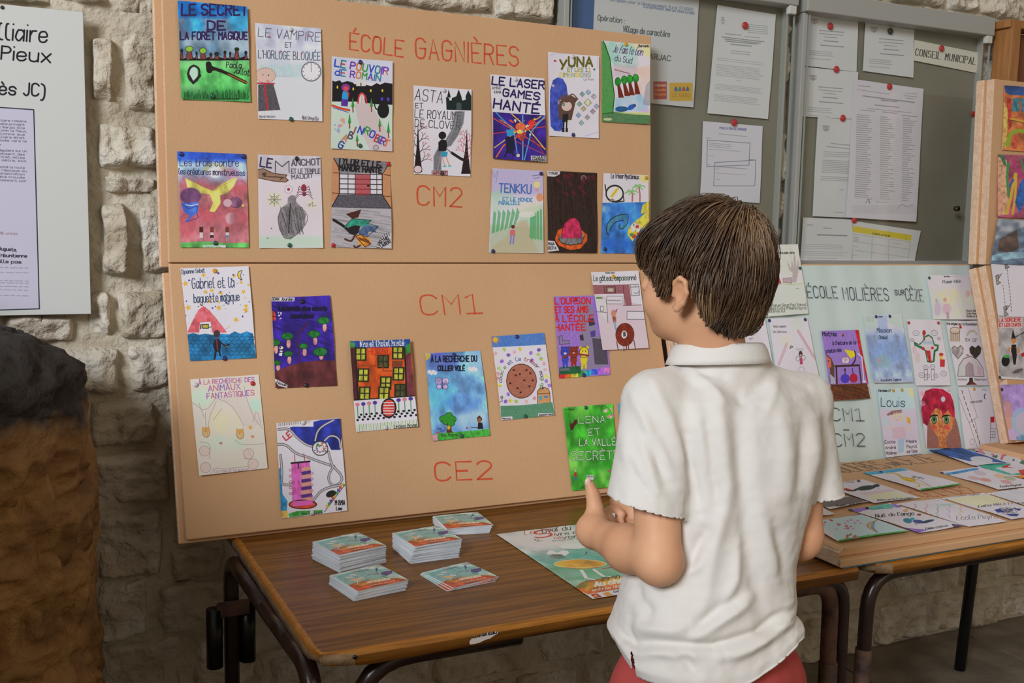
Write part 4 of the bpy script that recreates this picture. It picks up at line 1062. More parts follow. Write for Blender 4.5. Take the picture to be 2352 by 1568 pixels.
drawing(PUp, K2, [(578, 978), (876, 992), (878, 1470), (561, 1467)], d_tenkku, 'coloured pencil drawing titled Tenkku with a path between green hedges', 'Tenkku drawing', [('blue', 866, 1008), ('blue', 587, 1458)], curl=.004)
drawing(PUp, K2, [(897, 991), (1190, 1005), (1187, 1469), (902, 1466)], d_noir, 'nearly black drawing with a pink dome on an orange dish', 'black drawing with the pink dome', [('dark', 1112, 1034)], curl=.003)
drawing(PUp, K2, [(1224, 1006), (1490, 1018), (1486, 1473), (1212, 1470)], d_tresor, "drawing titled Le trésor mystérieux with blue sea and palms beside the boy's hair", 'Le trésor drawing', [('yellow', 1476, 1031), ('blue', 1237, 1446)], curl=.004)

# ---------------------------------------------------------------- drawings on the lower board
def d_gabriel(A):
    cs = '#d9a22e'
    for (x, y, r_) in ((147, 285, 15), (313, 285, 13), (460, 297, 16), (407, 350, 13), (325, 203, 10), (240, 197, 9), (230, 102, 10), (132, 150, 14), (396, 108, 8), (434, 145, 7), (447, 197, 10)):
        for k in range(5): a = k*1.257+x; A.l(cs, 5, [(x-r_*math.cos(a), y-r_*math.sin(a)), (x+r_*.4*math.cos(a), y+r_*.4*math.sin(a))])
        A.e(cs, x, y, r_*.45)
    A.dots('#38308a', 34, 125, 80, 480, 400, 4); A.dots('#e0a83a', 12, 125, 100, 480, 400, 6)
    A.e('#d9b93a', 292, 78, 13); A.p('#d9c23a', '440,76 422,82 414,102 422,122 440,130 430,112 428,92'); A.l('#35305a', 3, '440,76 420,84 414,102 422,122 440,130 430,108 440,76')
    A.t('#20304a', 2.6, 'Djoanne Sebat', 112, 96, 238, 24, 86); A.t('#20304a', 3.8, 'Gabriel et la', 168, 178, 396, 58, 172); A.t('#20304a', 3.8, 'baguette magique', 178, 258, 425, 48, 246)
    A.p('#d5626c', '142,420 168,360 200,300 228,274 262,300 300,345 345,400 356,418', 1, 'b'); A.p('#cfcad2', '210,366 268,360 280,440 206,430'); A.r('#b8a83a', 224, 376, 256, 396, 1, o='#1d1c20', ow=4); A.l('#1d1c20', 6, '216,376 214,398'); A.l('#2f6a3a', 5, '256,392 272,388'); 
    A.p('#1f6a9a', '143,428 175,422 205,430 240,425 290,432 330,425 370,428 400,412 430,425 465,412 500,425 516,551 158,568', 1, 'w'); A.r('#2fa0d0', 420, 480, 516, 552, .5, 'v', soft=14)
    for y in range(6):
        for x in range(13):
            cx = 160+x*28+(y % 2)*12; cy = 440+y*19; A.l('#133a5a', 3, [(cx-12, cy+6), (cx-4, cy-4), (cx+6, cy-2), (cx+12, cy+8)], .9, sm=1)
    A.e('#3a2a35', 302, 425, 18, 20, .95); A.e('#1b1a26', 304, 485, 22, 36, .95); A.l('#1b1a26', 10, '300,500 290,555'); A.l('#1b1a26', 9, '315,500 320,540'); A.l('#1b1a26', 8, '320,470 350,490 370,480'); A.l('#7a2f2a', 7, '300,450 306,510'); A.l('#8a7030', 4, '348,490 368,494')
def d_mauve(A):
    A.r('#34208c', 580, 205, 965, 720, 1, 'w'); A.hatch('#241566', 10, '600,230 940,560', 40, .3, .5)
    A.p('#5c2a2e', '605,630 700,590 780,570 860,562 948,562 960,705 622,720', 1, 'w'); A.r('#4a2226', 740, 615, 830, 705, .7, 'w')
    A.p('#c9c5cc', '598,222 726,222 724,242 600,244'); A.t('#222', 3, 'SOAN  Jourdan', 603, 238, 718, 14); A.p('#c9c5cc', '620,664 690,700 686,716 640,704 618,680'); A.t('#222', 3, 'Noah', 626, 690, 684, 14, 710)
    for y, x0, x1 in ((290, 640, 900), (330, 706, 826)): A.t('#150c36', 10, 'Le monde des souris' if y < 300 else 'cachées', x0, y, x1, 20, j=.6)
    for x, y, r_, h in ((882, 345, 32, 60), (830, 418, 32, 60), (685, 430, 32, 64), (618, 465, 28, 60), (690, 526, 24, 56), (772, 484, 24, 54), (864, 515, 38, 44), (630, 575, 20, 44)):
        A.e('#c08a86', x+6, y+h*.62, 12, h*.42, 1, 'b', o='#3a1a2a', ow=2); A.e('#1d6a30', x, y, r_, r_*.6, 1, 'b', o='#123f1f', ow=4)
    A.p('#c9482a', '596,348 596,305 608,290 622,312 622,345'); A.l('#2a1620', 3, '596,325 622,325'); A.l('#2a1620', 3, '608,290 608,346'); A.l('#4a1a2e', 8, '795,355 770,390 740,410 745,440 735,470 750,510 755,580', sm=1)
    A.e('#cfccd4', 651, 494, 14, 11, o='#151220', ow=4); A.e('#151220', 646, 492, 4); A.p('#cfccd4', '645,508 660,510 655,540 638,535'); A.l('#151220', 3, '640,520 660,518'); A.dots('#c8c5d0', 6, 636, 300, 652, 340, 4)
def d_hotel(A):
    A.r('#c9501e', 1010, 455, 1400, 790, 1, 'w'); A.p('#2a4a9a', '1019,466 1348,454 1350,496 1045,502', 1, 'b'); A.p('#3f8a3a', '1019,470 1046,476 1050,500 1022,510', 1, 'b'); A.p('#2f7a3a', '1318,498 1348,470 1352,530 1330,545', 1, 'b'); A.p('#4a1f26', '1022,505 1050,500 1078,780 1044,782', 1, 'w'); A.p('#6a3038', '1322,545 1352,525 1378,755 1340,760', 1, 'w')
    A.l('#1e1a12', 9, '1050,500 1070,780'); A.l('#1e1a12', 9, '1318,500 1335,765'); A.l('#1e1a12', 8, '1048,783 1380,760')
    for x, y in ((1080, 535), (1282, 528), (1203, 575), (1096, 648), (1288, 640), (1106, 745), (1220, 690), (1212, 745), (1300, 730)):
        A.r('#23251a', x-32, y-36, x+32, y+36)
        for a in (-1, 1):
            for b in (-1, 1): A.r('#a8a83a' if (x+y) % 7 else '#4a4a2a', x+a*13-10, y+b*16-13, x+a*13+10, y+b*16+13, 1, 'b')
    A.t('#d6d2dc', 5, "Nina et l'hotel hanté", 1078, 496, 1315, 30, 488, out='#26407a'); A.t('#b8301e', 5, 'HÔTEL', 1120, 540, 1245, 36, 535); A.l('#8a3a1e', 6, '1060,595 1200,600 1205,625 1255,625'); A.r('#6f3a24', 1250, 570, 1308, 606, .9)
    A.p('#cdc9d2', '1046,785 1380,762 1396,926 1062,955')
    for i in range(11):
        x = 1068+i*32; y = 806-i*3.5
        if 190 < x-1000 < 270: continue
        A.l('#3f8a4a', 5, [(x, y+8), (x+4, y+70)]); A.e('#c8757f' if i % 2 == 0 else '#4a3288', x, y, 12, 10)
    for i in range(34): x = 1070+i*9.6; A.e('#16141a', x, 890-(i % 3)*14-i*.8, 7, 6)
    for i in range(34): x = 1070+i*9.6; A.l('#4a9a52' if i % 2 else '#a9b84a', 3, [(x, 950-i*.7), (x+3, 915-i*.8)])
    A.e('#c9423a', 1240, 825, 38, 50, 1, 'b', o='#141216', ow=8)
    for k in range(5): A.l('#d6cfd0', 5, [(1212, 795+k*15), (1266, 795+k*15)])
    A.t('#333', 2.5, 'Lindsay Boyen', 1270, 935, 1392, 18, 926)
def d_animaux(A):
    A.r('#cdc6b8', 150, 640, 590, 1200, .75, 'v', soft=20); A.e('#bcd4c0', 220, 770, 60, 50, .8, 'v', 10); A.e('#a9d4c0', 512, 812, 36, 38, .9, 'c', 5); A.e('#d8cfa8', 350, 900, 90, 70, .7, 'v', 16); A.e('#bcd0bc', 330, 1020, 130, 40, .8, 'v', 12)
    A.p('#c9bdb8', '300,770 440,730 470,790 545,900 500,940 450,925 410,850 370,800 300,790', .9, 'h', 2); L1 = '#a8908f'
    for q in ('170,795 240,850 300,770', '240,850 245,960', '205,800 235,880', '300,770 370,800 410,850 450,925', '450,700 470,790 510,890 555,940', '300,790 260,880 250,990', '330,830 285,890', '500,900 520,830 545,920', '270,1180 290,1150 340,1160 400,1150 470,1145 500,1120', '470,1050 500,1110 450,1100', '400,1000 440,1030 560,1020', '210,1010 270,1020 260,1100'): A.l(L1, 3, q, sm=1)
    for x, y in ((245, 960), (430, 970)): A.e('#c99a52', x, y, 20, 26, .9, 'c', o='#8a6a4a', ow=3); A.p('#c99a52', [(x-24, y-10), (x-20, y-34), (x, y-20), (x+16, y-36), (x+20, y-6)]); A.e('#8a5a4a', x-4, y-6, 3)
    for x, y in ((235, 1060), (475, 1075), (240, 1150), (500, 1130)): A.e('#cfb4ae', x, y, 28, 28, .8, 'c', o='#a8908f', ow=3)
    A.e('#d9a03a', 485, 933, 9, 11); A.e('#c98a7a', 497, 982, 10, 8); A.e('#b07a70', 324, 1018, 9, 7)
    cs = ['#9a4a9a', '#b8506a', '#7a5ab0', '#b86a9a']
    A.t(cs, 3.6, 'À LA RECHERCHE DES', 205, 698, 508, 24, 680); A.t(cs, 4, 'ANIMAUX', 258, 735, 432, 32, 722); A.t(cs, 4, 'FANTASTIQUES', 250, 775, 508, 28, 755); A.t('#a88aa8', 2.4, 'La rose et le muguet', 290, 1178, 480, 16, 1166)
def d_luge(A):
    A.p('#26308a', '700,930 760,915 870,890 973,882 982,975 975,1050 925,1050 905,1010 870,1010 830,1030 780,1010 740,985', 1, 'w'); A.r('#cfcbd0', 628, 900, 830, 925)
    for q, c in (('640,940 700,935 740,985 800,1030 850,1030', 0), ('632,1020 680,1020 730,1070 800,1090 850,1110 940,1140', 0), ('838,1000 850,950 880,920 940,890', 0), ('890,1000 920,970 970,985 975,1040', 0), ('910,1060 925,1120 935,1140 985,1190 980,1230 930,1250 905,1200 935,1140', 0), ('650,1080 658,1180 650,1240 710,1240', 0), ('830,1325 880,1260 990,1240', 0)):
        A.l('#1c191e', 13, q, sm=2); A.l('#cdc9ce', 8, q, sm=2); A.l('#5a4a4a', 2, q, .6, sm=2)
    A.e('#cfcbd0', 865, 1042, 42, 38, o='#3a3638', ow=5); A.e(None, 865, 1042, 22, 18, o='#7a4a4a', ow=3); A.dots(['#b84a4a', '#3a7a4a', '#3a4a9a'], 20, 830, 1010, 900, 1075, 4)
    A.p('#d05fae', '708,1125 808,1112 828,1350 715,1362', 1, 'b')
    for k in range(10): A.p('#4a3570' if k % 2 else '#c9987a', [(762, 1148+k*21), (812+k*1.5, 1140+k*21), (814+k*1.5, 1156+k*21), (766, 1166+k*21)])
    A.l('#1c191e', 9, '708,1122 808,1112'); A.l('#1c191e', 6, '745,1120 745,1150'); A.l('#a83040', 4, '726,1075 728,1118'); A.l('#a83040', 4, '776,1070 782,1114')
    A.e('#c84a2a', 772, 1348, 76, 24, 1, 'b', o='#3a1614', ow=5); A.p('#d05fae', '715,1330 826,1322 828,1350 716,1360')
    A.p('#2f7fb0', '640,1150 650,1150 660,1290 688,1330 684,1385 652,1385', 1, 'b'); A.p('#c09a4a', '652,1385 688,1382 690,1420 655,1425', 1, 'b'); A.p('#3f8f3f', '692,1400 740,1385 880,1380 880,1395 700,1420', 1, 'b'); A.l('#1c191e', 3, '890,1390 1000,1240')
    for k in range(9): A.r(['#c9a23a', '#3f8a4a', '#5a3a8a', '#b84a3a'][k % 4], 898+k*10, 1352-k*15, 912+k*10, 1368-k*15)
    A.e('#1f2420', 925, 1290, 28, 18, rot=-.4); A.t('#1c191e', 4, 'M BMA', 948, 1352, 1000, 26); A.t('#1c191e', 3.5, 'Lme', 954, 1380, 985, 18); A.t('#b8343a', 7, 'LE', 680, 1000, 712, 30, 975)
    for k in range(10): A.e(None, 705+(k % 2)*115, 1160+k*16, 8, 6, o='#a04a7a', ow=3)
    for k in range(18): A.l(['#4a4a5a', '#3f7a4a', '#b85a4a'][k % 3], 3, [(640+k*10, 922-k), (642+k*10, 905-k)])
    A.t('#3a3a3a', 2, 'CAL  GANGES', 770, 1404, 880, 8)
drawing(PLo, K3, [(104, 63), (475, 52), (516, 551), (158, 568)], d_gabriel, 'drawing titled Gabriel et la baguette magique with stars over blue waves', 'Gabriel drawing', [('yellow', 292, 76), ('blue', 345, 553)])
drawing(PLo, K3, [(598, 222), (918, 212), (958, 703), (622, 717)], d_mauve, 'dark purple drawing with green round trees over brown ground', 'dark purple drawing', [('black', 770, 243), ('black', 792, 700)], curl=.010)
drawing(PLo, K3, [(1019, 466), (1348, 454), (1396, 926), (1062, 955)], d_hotel, "drawing of an orange haunted hotel with yellow windows titled Hôtel", 'orange hotel drawing', [('white', 1224, 930)], curl=.012)
drawing(PLo, K3, [(157, 668), (532, 642), (579, 1153), (205, 1194)], d_animaux, 'faint pencil drawing titled À la recherche des animaux fantastiques', 'animaux fantastiques drawing', [('white', 187, 697), ('red', 499, 690)], bg='#cfc9c0', curl=.004)
drawing(PLo, K3, [(627, 906), (973, 880), (1014, 1384), (654, 1427)], d_luge, 'drawing of winding roads around a pink striped tower, lowest on the peach board', 'pink tower drawing', [('white', 774, 904), ('white', 823, 1394)], curl=.006)

def d_collier(A):
    A.r('#6fa3d8', 90, 585, 520, 1170, 1, 'w'); A.e('#4a48a8', 200, 660, 100, 70, .8, 'v', 16); A.e('#8fb4e0', 420, 660, 60, 80, .7, 'v', 16); A.e('#4fb0d4', 200, 850, 90, 130, .7, 'v', 20); A.e('#a8c4e4', 400, 1030, 120, 70, .8, 'v', 16); A.e('#4a72d0', 330, 920, 110, 60, .5, 'v', 14); A.p('#c9a83a', '100,612 134,612 125,640 102,655', .9)
    A.t('#15172a', 7, 'À LA RECHERCHE DU', 135, 662, 424, 34, 658); A.t('#15172a', 7, 'COLLIER VOLÉ', 178, 716, 348, 30)
    for x, y in ((142, 728), (398, 708)): 
        for k in range(4): A.e('#cdccd8', x-18+12*k, y+(k % 2)*6-4, 13, 13)
    for s in (-1, 1): A.e('#a99ac8', 204+s*22, 780, 22, 22, 1, 'b', o='#4a4070', ow=3); A.e('#a99ac8', 204+s*20, 815, 17, 16, 1, 'b', o='#4a4070', ow=3)
    A.l('#3a3060', 5, '204,770 206,830')
    A.p('#3f9a38', '140,1118 300,1104 400,1096 502,1084 508,1129 142,1164', 1, 'b'); A.p('#5a2f1e', '232,1110 238,1050 262,1050 266,1100 280,1108'); 
    for x, y in ((212, 1020), (248, 1000), (270, 1022), (230, 1035), (262, 1045)): A.e('#2f8a2a', x, y, 24, 22, o='#123f16', ow=3)
    A.e('#2f8a2a', 240, 1020, 34, 26); A.e('#c9a42a', 247, 1076, 10, 14)
    A.p('#4a2518', '424,1012 440,998 458,1020 455,1030 426,1032'); A.e('#8a5a40', 440, 1030, 13, 16); A.p('#1a1a20', '432,1045 458,1045 466,1084 430,1086'); A.l('#1a1a20', 4, '390,1075 435,1078'); A.l('#b83a3a', 6, '170,1108 186,1108'); A.e('#8a4a3a', 362, 1078, 6); A.p('#c98aa0', '142,1122 175,1118 176,1160 145,1163'); A.l('#3a3ab0', 6, '175,1085 200,1080 195,1100 220,1098 225,1075', .9, sm=1)
    A.t('#1c4a1c', 3, 'Kim Mora', 200, 1136, 300, 18, 1130)
def d_cookie(A):
    A.p('#1d57b0', '516,503 849,481 858,555 523,572', 1, 'c'); A.e('#d9a82e', 541, 524, 16)
    for k in range(10): a = k*.628; A.l('#d9802e', 4, [(541+18*math.cos(a), 524+18*math.sin(a)), (541+28*math.cos(a), 524+28*math.sin(a))])
    for i, (x, y) in enumerate(((624, 620), (598, 585), (540, 612), (663, 600), (698, 583), (765, 608), (815, 588), (830, 645), (846, 676), (852, 717), (860, 756), (861, 785), (581, 660), (563, 706), (553, 740), (550, 770), (566, 812), (620, 868), (604, 914), (672, 913), (738, 915), (788, 892), (636, 910), (880, 813), (770, 655), (811, 618))):
        A.e(['#7a52b8', '#a9c46a', '#d99aa0', '#d89aa8', '#d9c44a', '#8a68c8'][i % 6], x, y, 13, 11, .9, 'b', rot=i)
    A.e('#8f3a1a', 704, 785, 96, 108, 1, 'h', o='#3a1c14', ow=4)
    for x, y in ((655, 716), (760, 735), (722, 780), (668, 748), (694, 742), (756, 818), (700, 856), (632, 800), (680, 830), (736, 716), (776, 780)): A.e('#3a1a12', x, y, 7, 6)
    st = 'Le cookie et le trésor magique'
    for i, ch in enumerate(st):
        a = math.radians(205-i*7.9); r_ = 128
        if ch == ' ': continue
        x = 704+r_*math.cos(a)*.98; y = 785-r_*math.sin(a)*1.02-8
        if i < 3: x, y = 582+i*4, 895-i*18
        tx, ty = math.sin(a), math.cos(a); A.t(['#3a2a4a', '#4a6a2a', '#2a3a8a', '#8a3a2a'][(i//5) % 4], 3, ch, x-tx*7, y-ty*7+9, x+tx*7, 22, y+ty*7+9)
    A.p('#b8742e', '808,925 806,850 822,830 850,824 875,835 884,860 886,922', 1, 'h', 1); A.l('#5a2f14', 4, '808,925 806,850 822,830 850,824 875,835 884,860 886,922'); A.p('#4a9ab0', '815,880 834,876 836,902 818,904'); A.p('#4a7ab0', '848,878 872,876 872,890 850,892'); A.l('#5a2f14', 4, '806,866 884,862'); A.e('#3a3440', 840, 830, 5, 9)
    A.p('#1f6a3c', '571,942 700,938 900,918 915,1000 578,1034', 1, 'h'); A.r('#cdc9d2', 812, 988, 915, 1006); A.t('#333', 2.4, 'Alexandre Leonard', 818, 1004, 912, 10, 998); A.p('#cdc9d2', '578,1012 648,1008 650,1026 580,1036'); A.t('#333', 2.4, 'Hector', 584, 1026, 640, 10)
def d_ourson(A):
    A.r('#7a4ab8', 900, 245, 1280, 780, 1, 'c'); A.p('#7f7c86', '1055,350 1070,300 1120,260 1165,330 1185,500 1230,500 1250,690 1080,720 1075,500', 1, 'h'); A.p('#38333c', '1152,515 1205,520 1245,560 1255,680 1170,680', 1, 'h'); A.p('#3a2f4a', '1128,390 1160,385 1172,430 1135,440'); A.p('#4a3a8a', '1140,475 1172,465 1172,505 1145,510'); A.p('#38333c', '1072,500 1095,490 1100,530 1078,530')
    for (t, y, x1) in (("L'OURSON", 300, 1142), ('ET SES AMIS', 355, 1128), ("À L'ÉCOLE", 412, 1160), ('HANTÉE', 468, 1110)): A.t('#c0242e', 8, t, 918, y, x1, 38, y-4, j=.35)
    A.p('#7f7c86', '940,505 960,500 965,535 1005,530 1008,550 945,556', .9, 'h'); A.l('#3a3440', 3, '940,505 960,500 965,535 1005,530 1008,550 945,556 940,505')
    for x, c in ((982, '#3a44b0'), (1036, '#8a2f22'), (1101, '#d2bc2a')):
        A.e(c, x, 605, 28, 34); A.e(c, x-20, 576, 9); A.e(c, x+22, 574, 9); A.e(c, x, 650, 22, 30); A.l(c, 14, [(x-8, 670), (x-10, 704)]); A.l(c, 14, [(x+10, 670), (x+12, 700)]); A.e('#cfb8c0', x, 612, 9, 7); A.e('#1c1a20', x-9, 597, 3); A.e('#1c1a20', x+10, 597, 3); A.e(None, x, 605, 28, 34, o='#2a2028', ow=3)
    A.l('#8a2f22', 10, '970,640 1000,618 1060,615 1130,625', sm=1)
    for k in range(8): A.r(['#c0242e', '#d9742a', '#b8b83a', '#3f8a3a', '#2f9ab8', '#3a5ad0', '#a060d0', '#d070b8'][k], 943+k*41, 735-k*5, 984+k*41, 775-k*6, 1, 'b')
    A.p('#1f5a3a', '945,700 1080,690 1085,735 945,745', 1, 'b'); A.p('#6a6872', '950,706 1010,702 1010,718 952,722')
def d_gateau(A):
    A.p('#c4aab4', '1150,240 1460,310 1505,580 1213,592 1185,400', .8, 'h'); A.p('#7a3038', '1150,184 1382,180 1398,316 1358,318 1345,240 1155,244', 1, 'h'); A.l('#3a1a20', 3, '1222,190 1226,240'); A.l('#3a1a20', 3, '1292,188 1296,236'); A.l('#3a1a20', 3, '1345,185 1350,316'); A.r('#8a6a64', 1236, 196, 1292, 234, 1, o='#3a1a20', ow=3); A.r('#b8a89a', 1248, 206, 1280, 226)
    A.r('#cbc6cc', 1238, 256, 1336, 306, o='#5a5058'); A.l('#4a4a5a', 3, [(1245+k*8, 280+(k % 2)*8) for k in range(11)])
    A.p('#c9c4ca', '1388,182 1440,180 1448,250 1396,254'); A.l('#4a4a50', 3, '1388,182 1440,180 1448,250 1396,254 1388,182'); A.l('#4a4a50', 3, '1390,198 1442,196'); A.l('#6a6aa0', 4, '1410,236 1436,238 1442,222', sm=1); A.e('#b8a84a', 1420, 190, 5)
    A.p('#c8c3c6', '1165,275 1235,280 1245,425 1180,350'); A.l('#4a4450', 3, '1235,280 1245,425'); A.l('#4a4450', 3, '1178,355 1240,362'); A.r('#cdc9cc', 1198, 320, 1216, 352, o='#4a4450', ow=3); A.p('#4a8a3a', '1170,262 1210,262 1212,272 1172,273'); A.r('#ccc7ce', 1366, 352, 1480, 402, o='#4a4450', ow=3); A.l('#5a5058', 3, '1340,316 1460,312')
    A.t('#2a3a30', 3.6, 'Le gâteau empoisonné', 1156, 158, 1424, 34, 152); A.t('#444', 2, 'Maxime Seibel', 1232, 108, 1290, 9)
    A.e('#7a2c1c', 1354, 496, 58, 70, 1, 'b', o='#4a1a12', ow=3); A.e('#cbc6cc', 1350, 496, 18, 24); A.p('#4a4a58', '1342,482 1356,478 1362,505 1345,510'); A.l('#6a3024', 6, '1303,540 1312,588'); A.l('#6a3024', 6, '1366,562 1364,586'); A.l('#6a3024', 6, '1376,560 1378,586'); A.l('#6a3024', 6, '1410,530 1420,584')
    A.e('#b8846a', 1280, 365, 16, 22); A.p('#7a4a7a', '1290,350 1306,334 1298,362'); A.p('#9a5a4a', '1272,385 1296,385 1298,420 1278,425', 1, 'b'); A.l('#7a9ab8', 12, '1288,420 1296,465')
def d_lena(A):
    A.r('#3fa62e', 950, 915, 1350, 1490, 1, 'w'); 
    for x, y, r_ in ((1040, 1020, 60), (1140, 1300, 50), (1240, 1330, 50), (1000, 1100, 40), (1200, 1060, 60), (1260, 1200, 50)): A.e('#1f6f1e', x, y, r_, r_*1.2, .55, 'v', 20)
    for x, y, r_ in ((1080, 960, 60), (1060, 1300, 60), (1220, 1420, 60), (1010, 1330, 40)): A.e('#8ad05a', x, y, r_, r_*1.2, .6, 'v', 20)
    for t, x0, y, x1, h in (('LENA', 1068, 1058, 1236, 44), ('ET', 1128, 1138, 1200, 42), ('LA VALLÉE', 1072, 1204, 1330, 44), ('SECRÈTE', 1022, 1294, 1320, 54)): A.t('#cfe6cc', 4.6, t, x0, y, x1, h, y-6, out='#1d5a1c')
    A.p('#4a2018', '1010,1060 1030,1058 1040,1035 1060,1035 1055,1060 1040,1075 1030,1105 1012,1100'); A.l('#4a2018', 4, '1012,1058 1008,1040'); A.t('#1d4a1c', 2.4, 'Lou Timpaly', 974, 970, 1040, 12); A.dots(['#c9808a', '#d0b0a8'], 12, 1230, 935, 1285, 1020, 7); A.l('#2a7a2a', 3, '1225,940 1260,960 1280,1010', sm=1)
    A.r('#a82a2a', 1038, 1368, 1054, 1394); A.r('#2f6a8a', 1040, 1394, 1054, 1418); A.e('#c9a090', 1046, 1356, 7); A.p('#1f6f1e', '1070,1468 1090,1445 1130,1440 1140,1462')
    A.r('#bdb9c4', 1116, 1384, 1158, 1412); A.t('#444', 2, 'Millan', 1120, 1396, 1155, 8); A.r('#a84a6a', 1246, 1354, 1264, 1366)
def d_bleu(A): A.r('#2f8fc0', 1300, 900, 1650, 1460, 1, 'w')
drawing(PLo, K4, [(98, 611), (446, 593), (508, 1129), (142, 1164)], d_collier, 'blue watercolour titled À la recherche du collier volé with a green tree', 'collier volé drawing', [('blue', 281, 618), ('green', 331, 1130)], curl=.006)
drawing(PLo, K4, [(516, 503), (849, 481), (915, 1000), (578, 1034)], d_cookie, 'drawing titled Le cookie et le trésor magique with a big brown cookie', 'cookie drawing', [('blue', 680, 503), ('green', 733, 1006)], curl=.010)
drawing(PLo, K4, [(909, 251), (1232, 243), (1268, 745), (944, 768)], d_ourson, "purple drawing titled L'ourson et ses amis with three bears, partly under another", 'three bears drawing', [('red', 1048, 268), ('blue', 1103, 746)], curl=.004)
drawing(PLo, K4, [(1138, 100), (1437, 91), (1503, 578), (1213, 592)], d_gateau, 'drawing titled Le gâteau empoisonné with a kitchen, overlapping the bears drawing', 'gâteau drawing', [('yellow', 1289, 124), ('white', 1345, 574)], lift=.006, curl=.004)
drawing(PLo, K4, [(967, 953), (1281, 928), (1320, 1450), (1025, 1478)], d_lena, "green drawing titled Lena et la vallée secrète above the boy's thumb", 'Lena drawing', [('green', 1116, 952)], curl=.004)
drawing(PLo, K4, [(1319, 925), (1600, 905), (1640, 1425), (1355, 1450)], d_bleu, "blue drawing almost hidden behind the boy's sleeve", 'blue drawing', [], curl=.004)
# ---------------------------------------------------------------- second stand: green paper, flat board, far board
K5 = (1480, 0, .39546); K6 = (1700, 560, .31883); K7 = (1760, 980, .37492)
tg = math.atan2(2.354-2.18, 1.318-.776)
PG = Plane((1.582, 2.354-.572*math.tan(tg), 1.318-.572), (1, 0, 0), (0, math.sin(tg), math.cos(tg)))
uR = PG.uv(2243, 620)[0]; uRb = PG.uv(2290, 1030)[0]
WG = (uR+uRb)/2; HG = .572/math.cos(tg)+.004
gb = foam('foam_board', Plane(PG.at(0, 0, -.003), PG.ux, PG.uy), WG, HG, .032, 'foam board covered with pale green paper, headed École Molières sur Cèze', (0, 0, 0, 0))
M_green = mat('pale_green_paper', '#d3e2df', .75, var='#cadbd7', vscale=2)
def green_paper():
    nx, ny = 90, 24; V = []; F = []
    for j in range(ny+1):
        for i in range(nx+1):
            u = i/nx*(WG-.004)+.002; v = .02+j/ny*(HG-.026)
            k = .0012*math.sin(u*38+v*2)+.0008*math.sin(u*71+1)+.0010*math.sin(u*17+v*5)
            V.append(PG.at(u, v, .0018+k+(.0018 if u > .62 and v < .30 else 0)))
    F = [(j*(nx+1)+i, j*(nx+1)+i+1, (j+1)*(nx+1)+i+1, (j+1)*(nx+1)+i) for j in range(ny) for i in range(nx)]
    o = mesh('covering_paper', V, F, M_green, gb, True); o['label'] = 'pale green paper covering'
green_paper()
M_pencil = mat('dark_blue_marker', '#3c4858', .6)
def letG(txt, x0, y0, x1, y1, h, w=.0024): 
    letter(gb, Plane(PG.at(0, 0, .006), PG.ux, PG.uy), txt, x0, y0, x1, y1, h, w, M_pencil)
letG('ÉCOLE', 1855, 683, 1924, 684, 26); letG('MOLIÈRES', 1938, 688, 2042, 690, 28); letG('SUR', 2056, 677, 2077, 677, 11, .002); letG('CÈZE', 2081, 689, 2121, 691, 26)
letG('CM1', 1911, 966, 1985, 966, 29); letG('-', 1938, 993, 1950, 993, 12); letG('CM2', 1915, 1025, 1987, 1024, 29)

def g_hand(A):
    A.p('#b9cbb8', '100,290 450,295 485,503 190,528', .5, 'h', 8); A.e('#c3cdb6', 335, 110, 80, 120, .5, 'c', 6)
    A.p('#a89693', '360,285 372,215 345,190 330,130 345,150 360,185 365,110 350,85 360,95 380,180 378,70 350,30 362,40 392,100 400,180 412,110 418,150 412,210 395,285', 1, 'h', 1.5)
    A.t('#444', 3, 'une main dans', 275, 78, 385, 18, 75); A.p('#b83a3a', '190,300 265,220 290,290 250,300'); A.p('#d9b83a', '205,300 262,225 272,290'); A.p('#3a5ab0', '236,230 262,300 276,300 250,225'); A.l('#a0bf6a', 4, '188,295 270,290 350,302 450,290', sm=1); A.p('#b09aa0', '300,255 360,248 364,290 305,285', .9); A.l('#666', 2.5, '300,255 360,248 364,290 330,285 305,285 300,255')
    A.l('#777', 3, '395,328 415,328'); A.l('#777', 3, '200,375 228,375')
    for k, y in enumerate((450, 470, 492)): A.t('#5a6058', 2.6, ('Nathan en Serge Paul Poincot', 'Simple École Primaire Peyrol', 'Molières sur')[k], 190, y+8, (470, 470, 315)[k], 20, y+(0, 5, 4)[k])
def g_left(A): A.r('#b8c9b0', -220, 460, 200, 560, .7, 'c'); A.t('#5a6058', 2.6, 'Molières sur Cèze', 60, 525, 185, 22, 518); A.l('#90a888', 3, '40,460 180,452')
def g_chame(A): A.t('#777', 3, 'chame', 50, 625, 120, 26); A.t('#888', 3, 'er', 60, 690, 90, 22); A.hatch('#c8a8a8', 3, '40,600 170,900', 30, .8, .3)
def g_ange(A):
    A.e('#b9d0b0', 400, 575, 45, 48, .6, 'v', 8); A.e('#d2cfae', 325, 690, 40, 40, .6, 'v', 8); A.l('#c08f98', 22, '412,625 470,720 540,830', .9, 'h'); A.l('#c08f98', 20, '325,715 300,780 270,860', .7, 'h')
    A.t('#666', 2.6, 'Saya Leamant', 235, 598, 325, 14); A.t('#666', 2.6, 'Via Zinnoou', 232, 635, 328, 14); A.l('#444', 4, '345,745 370,735 355,725 350,745')
    A.e('#4a2f3a', 425, 785, 14, 22); A.e('#c9a090', 426, 795, 8); A.p('#b8406a', '418,812 436,812 440,860 418,862'); A.e(None, 404, 820, 14, 18, o='#666', ow=3); A.e(None, 446, 812, 14, 18, o='#666', ow=3); A.e(None, 430, 905, 20, 26, o='#888', ow=3)
    for k in range(5): A.l('#777', 2.5, [(400+k*10, 765-abs(k-2)*2), (392+k*14, 745)])
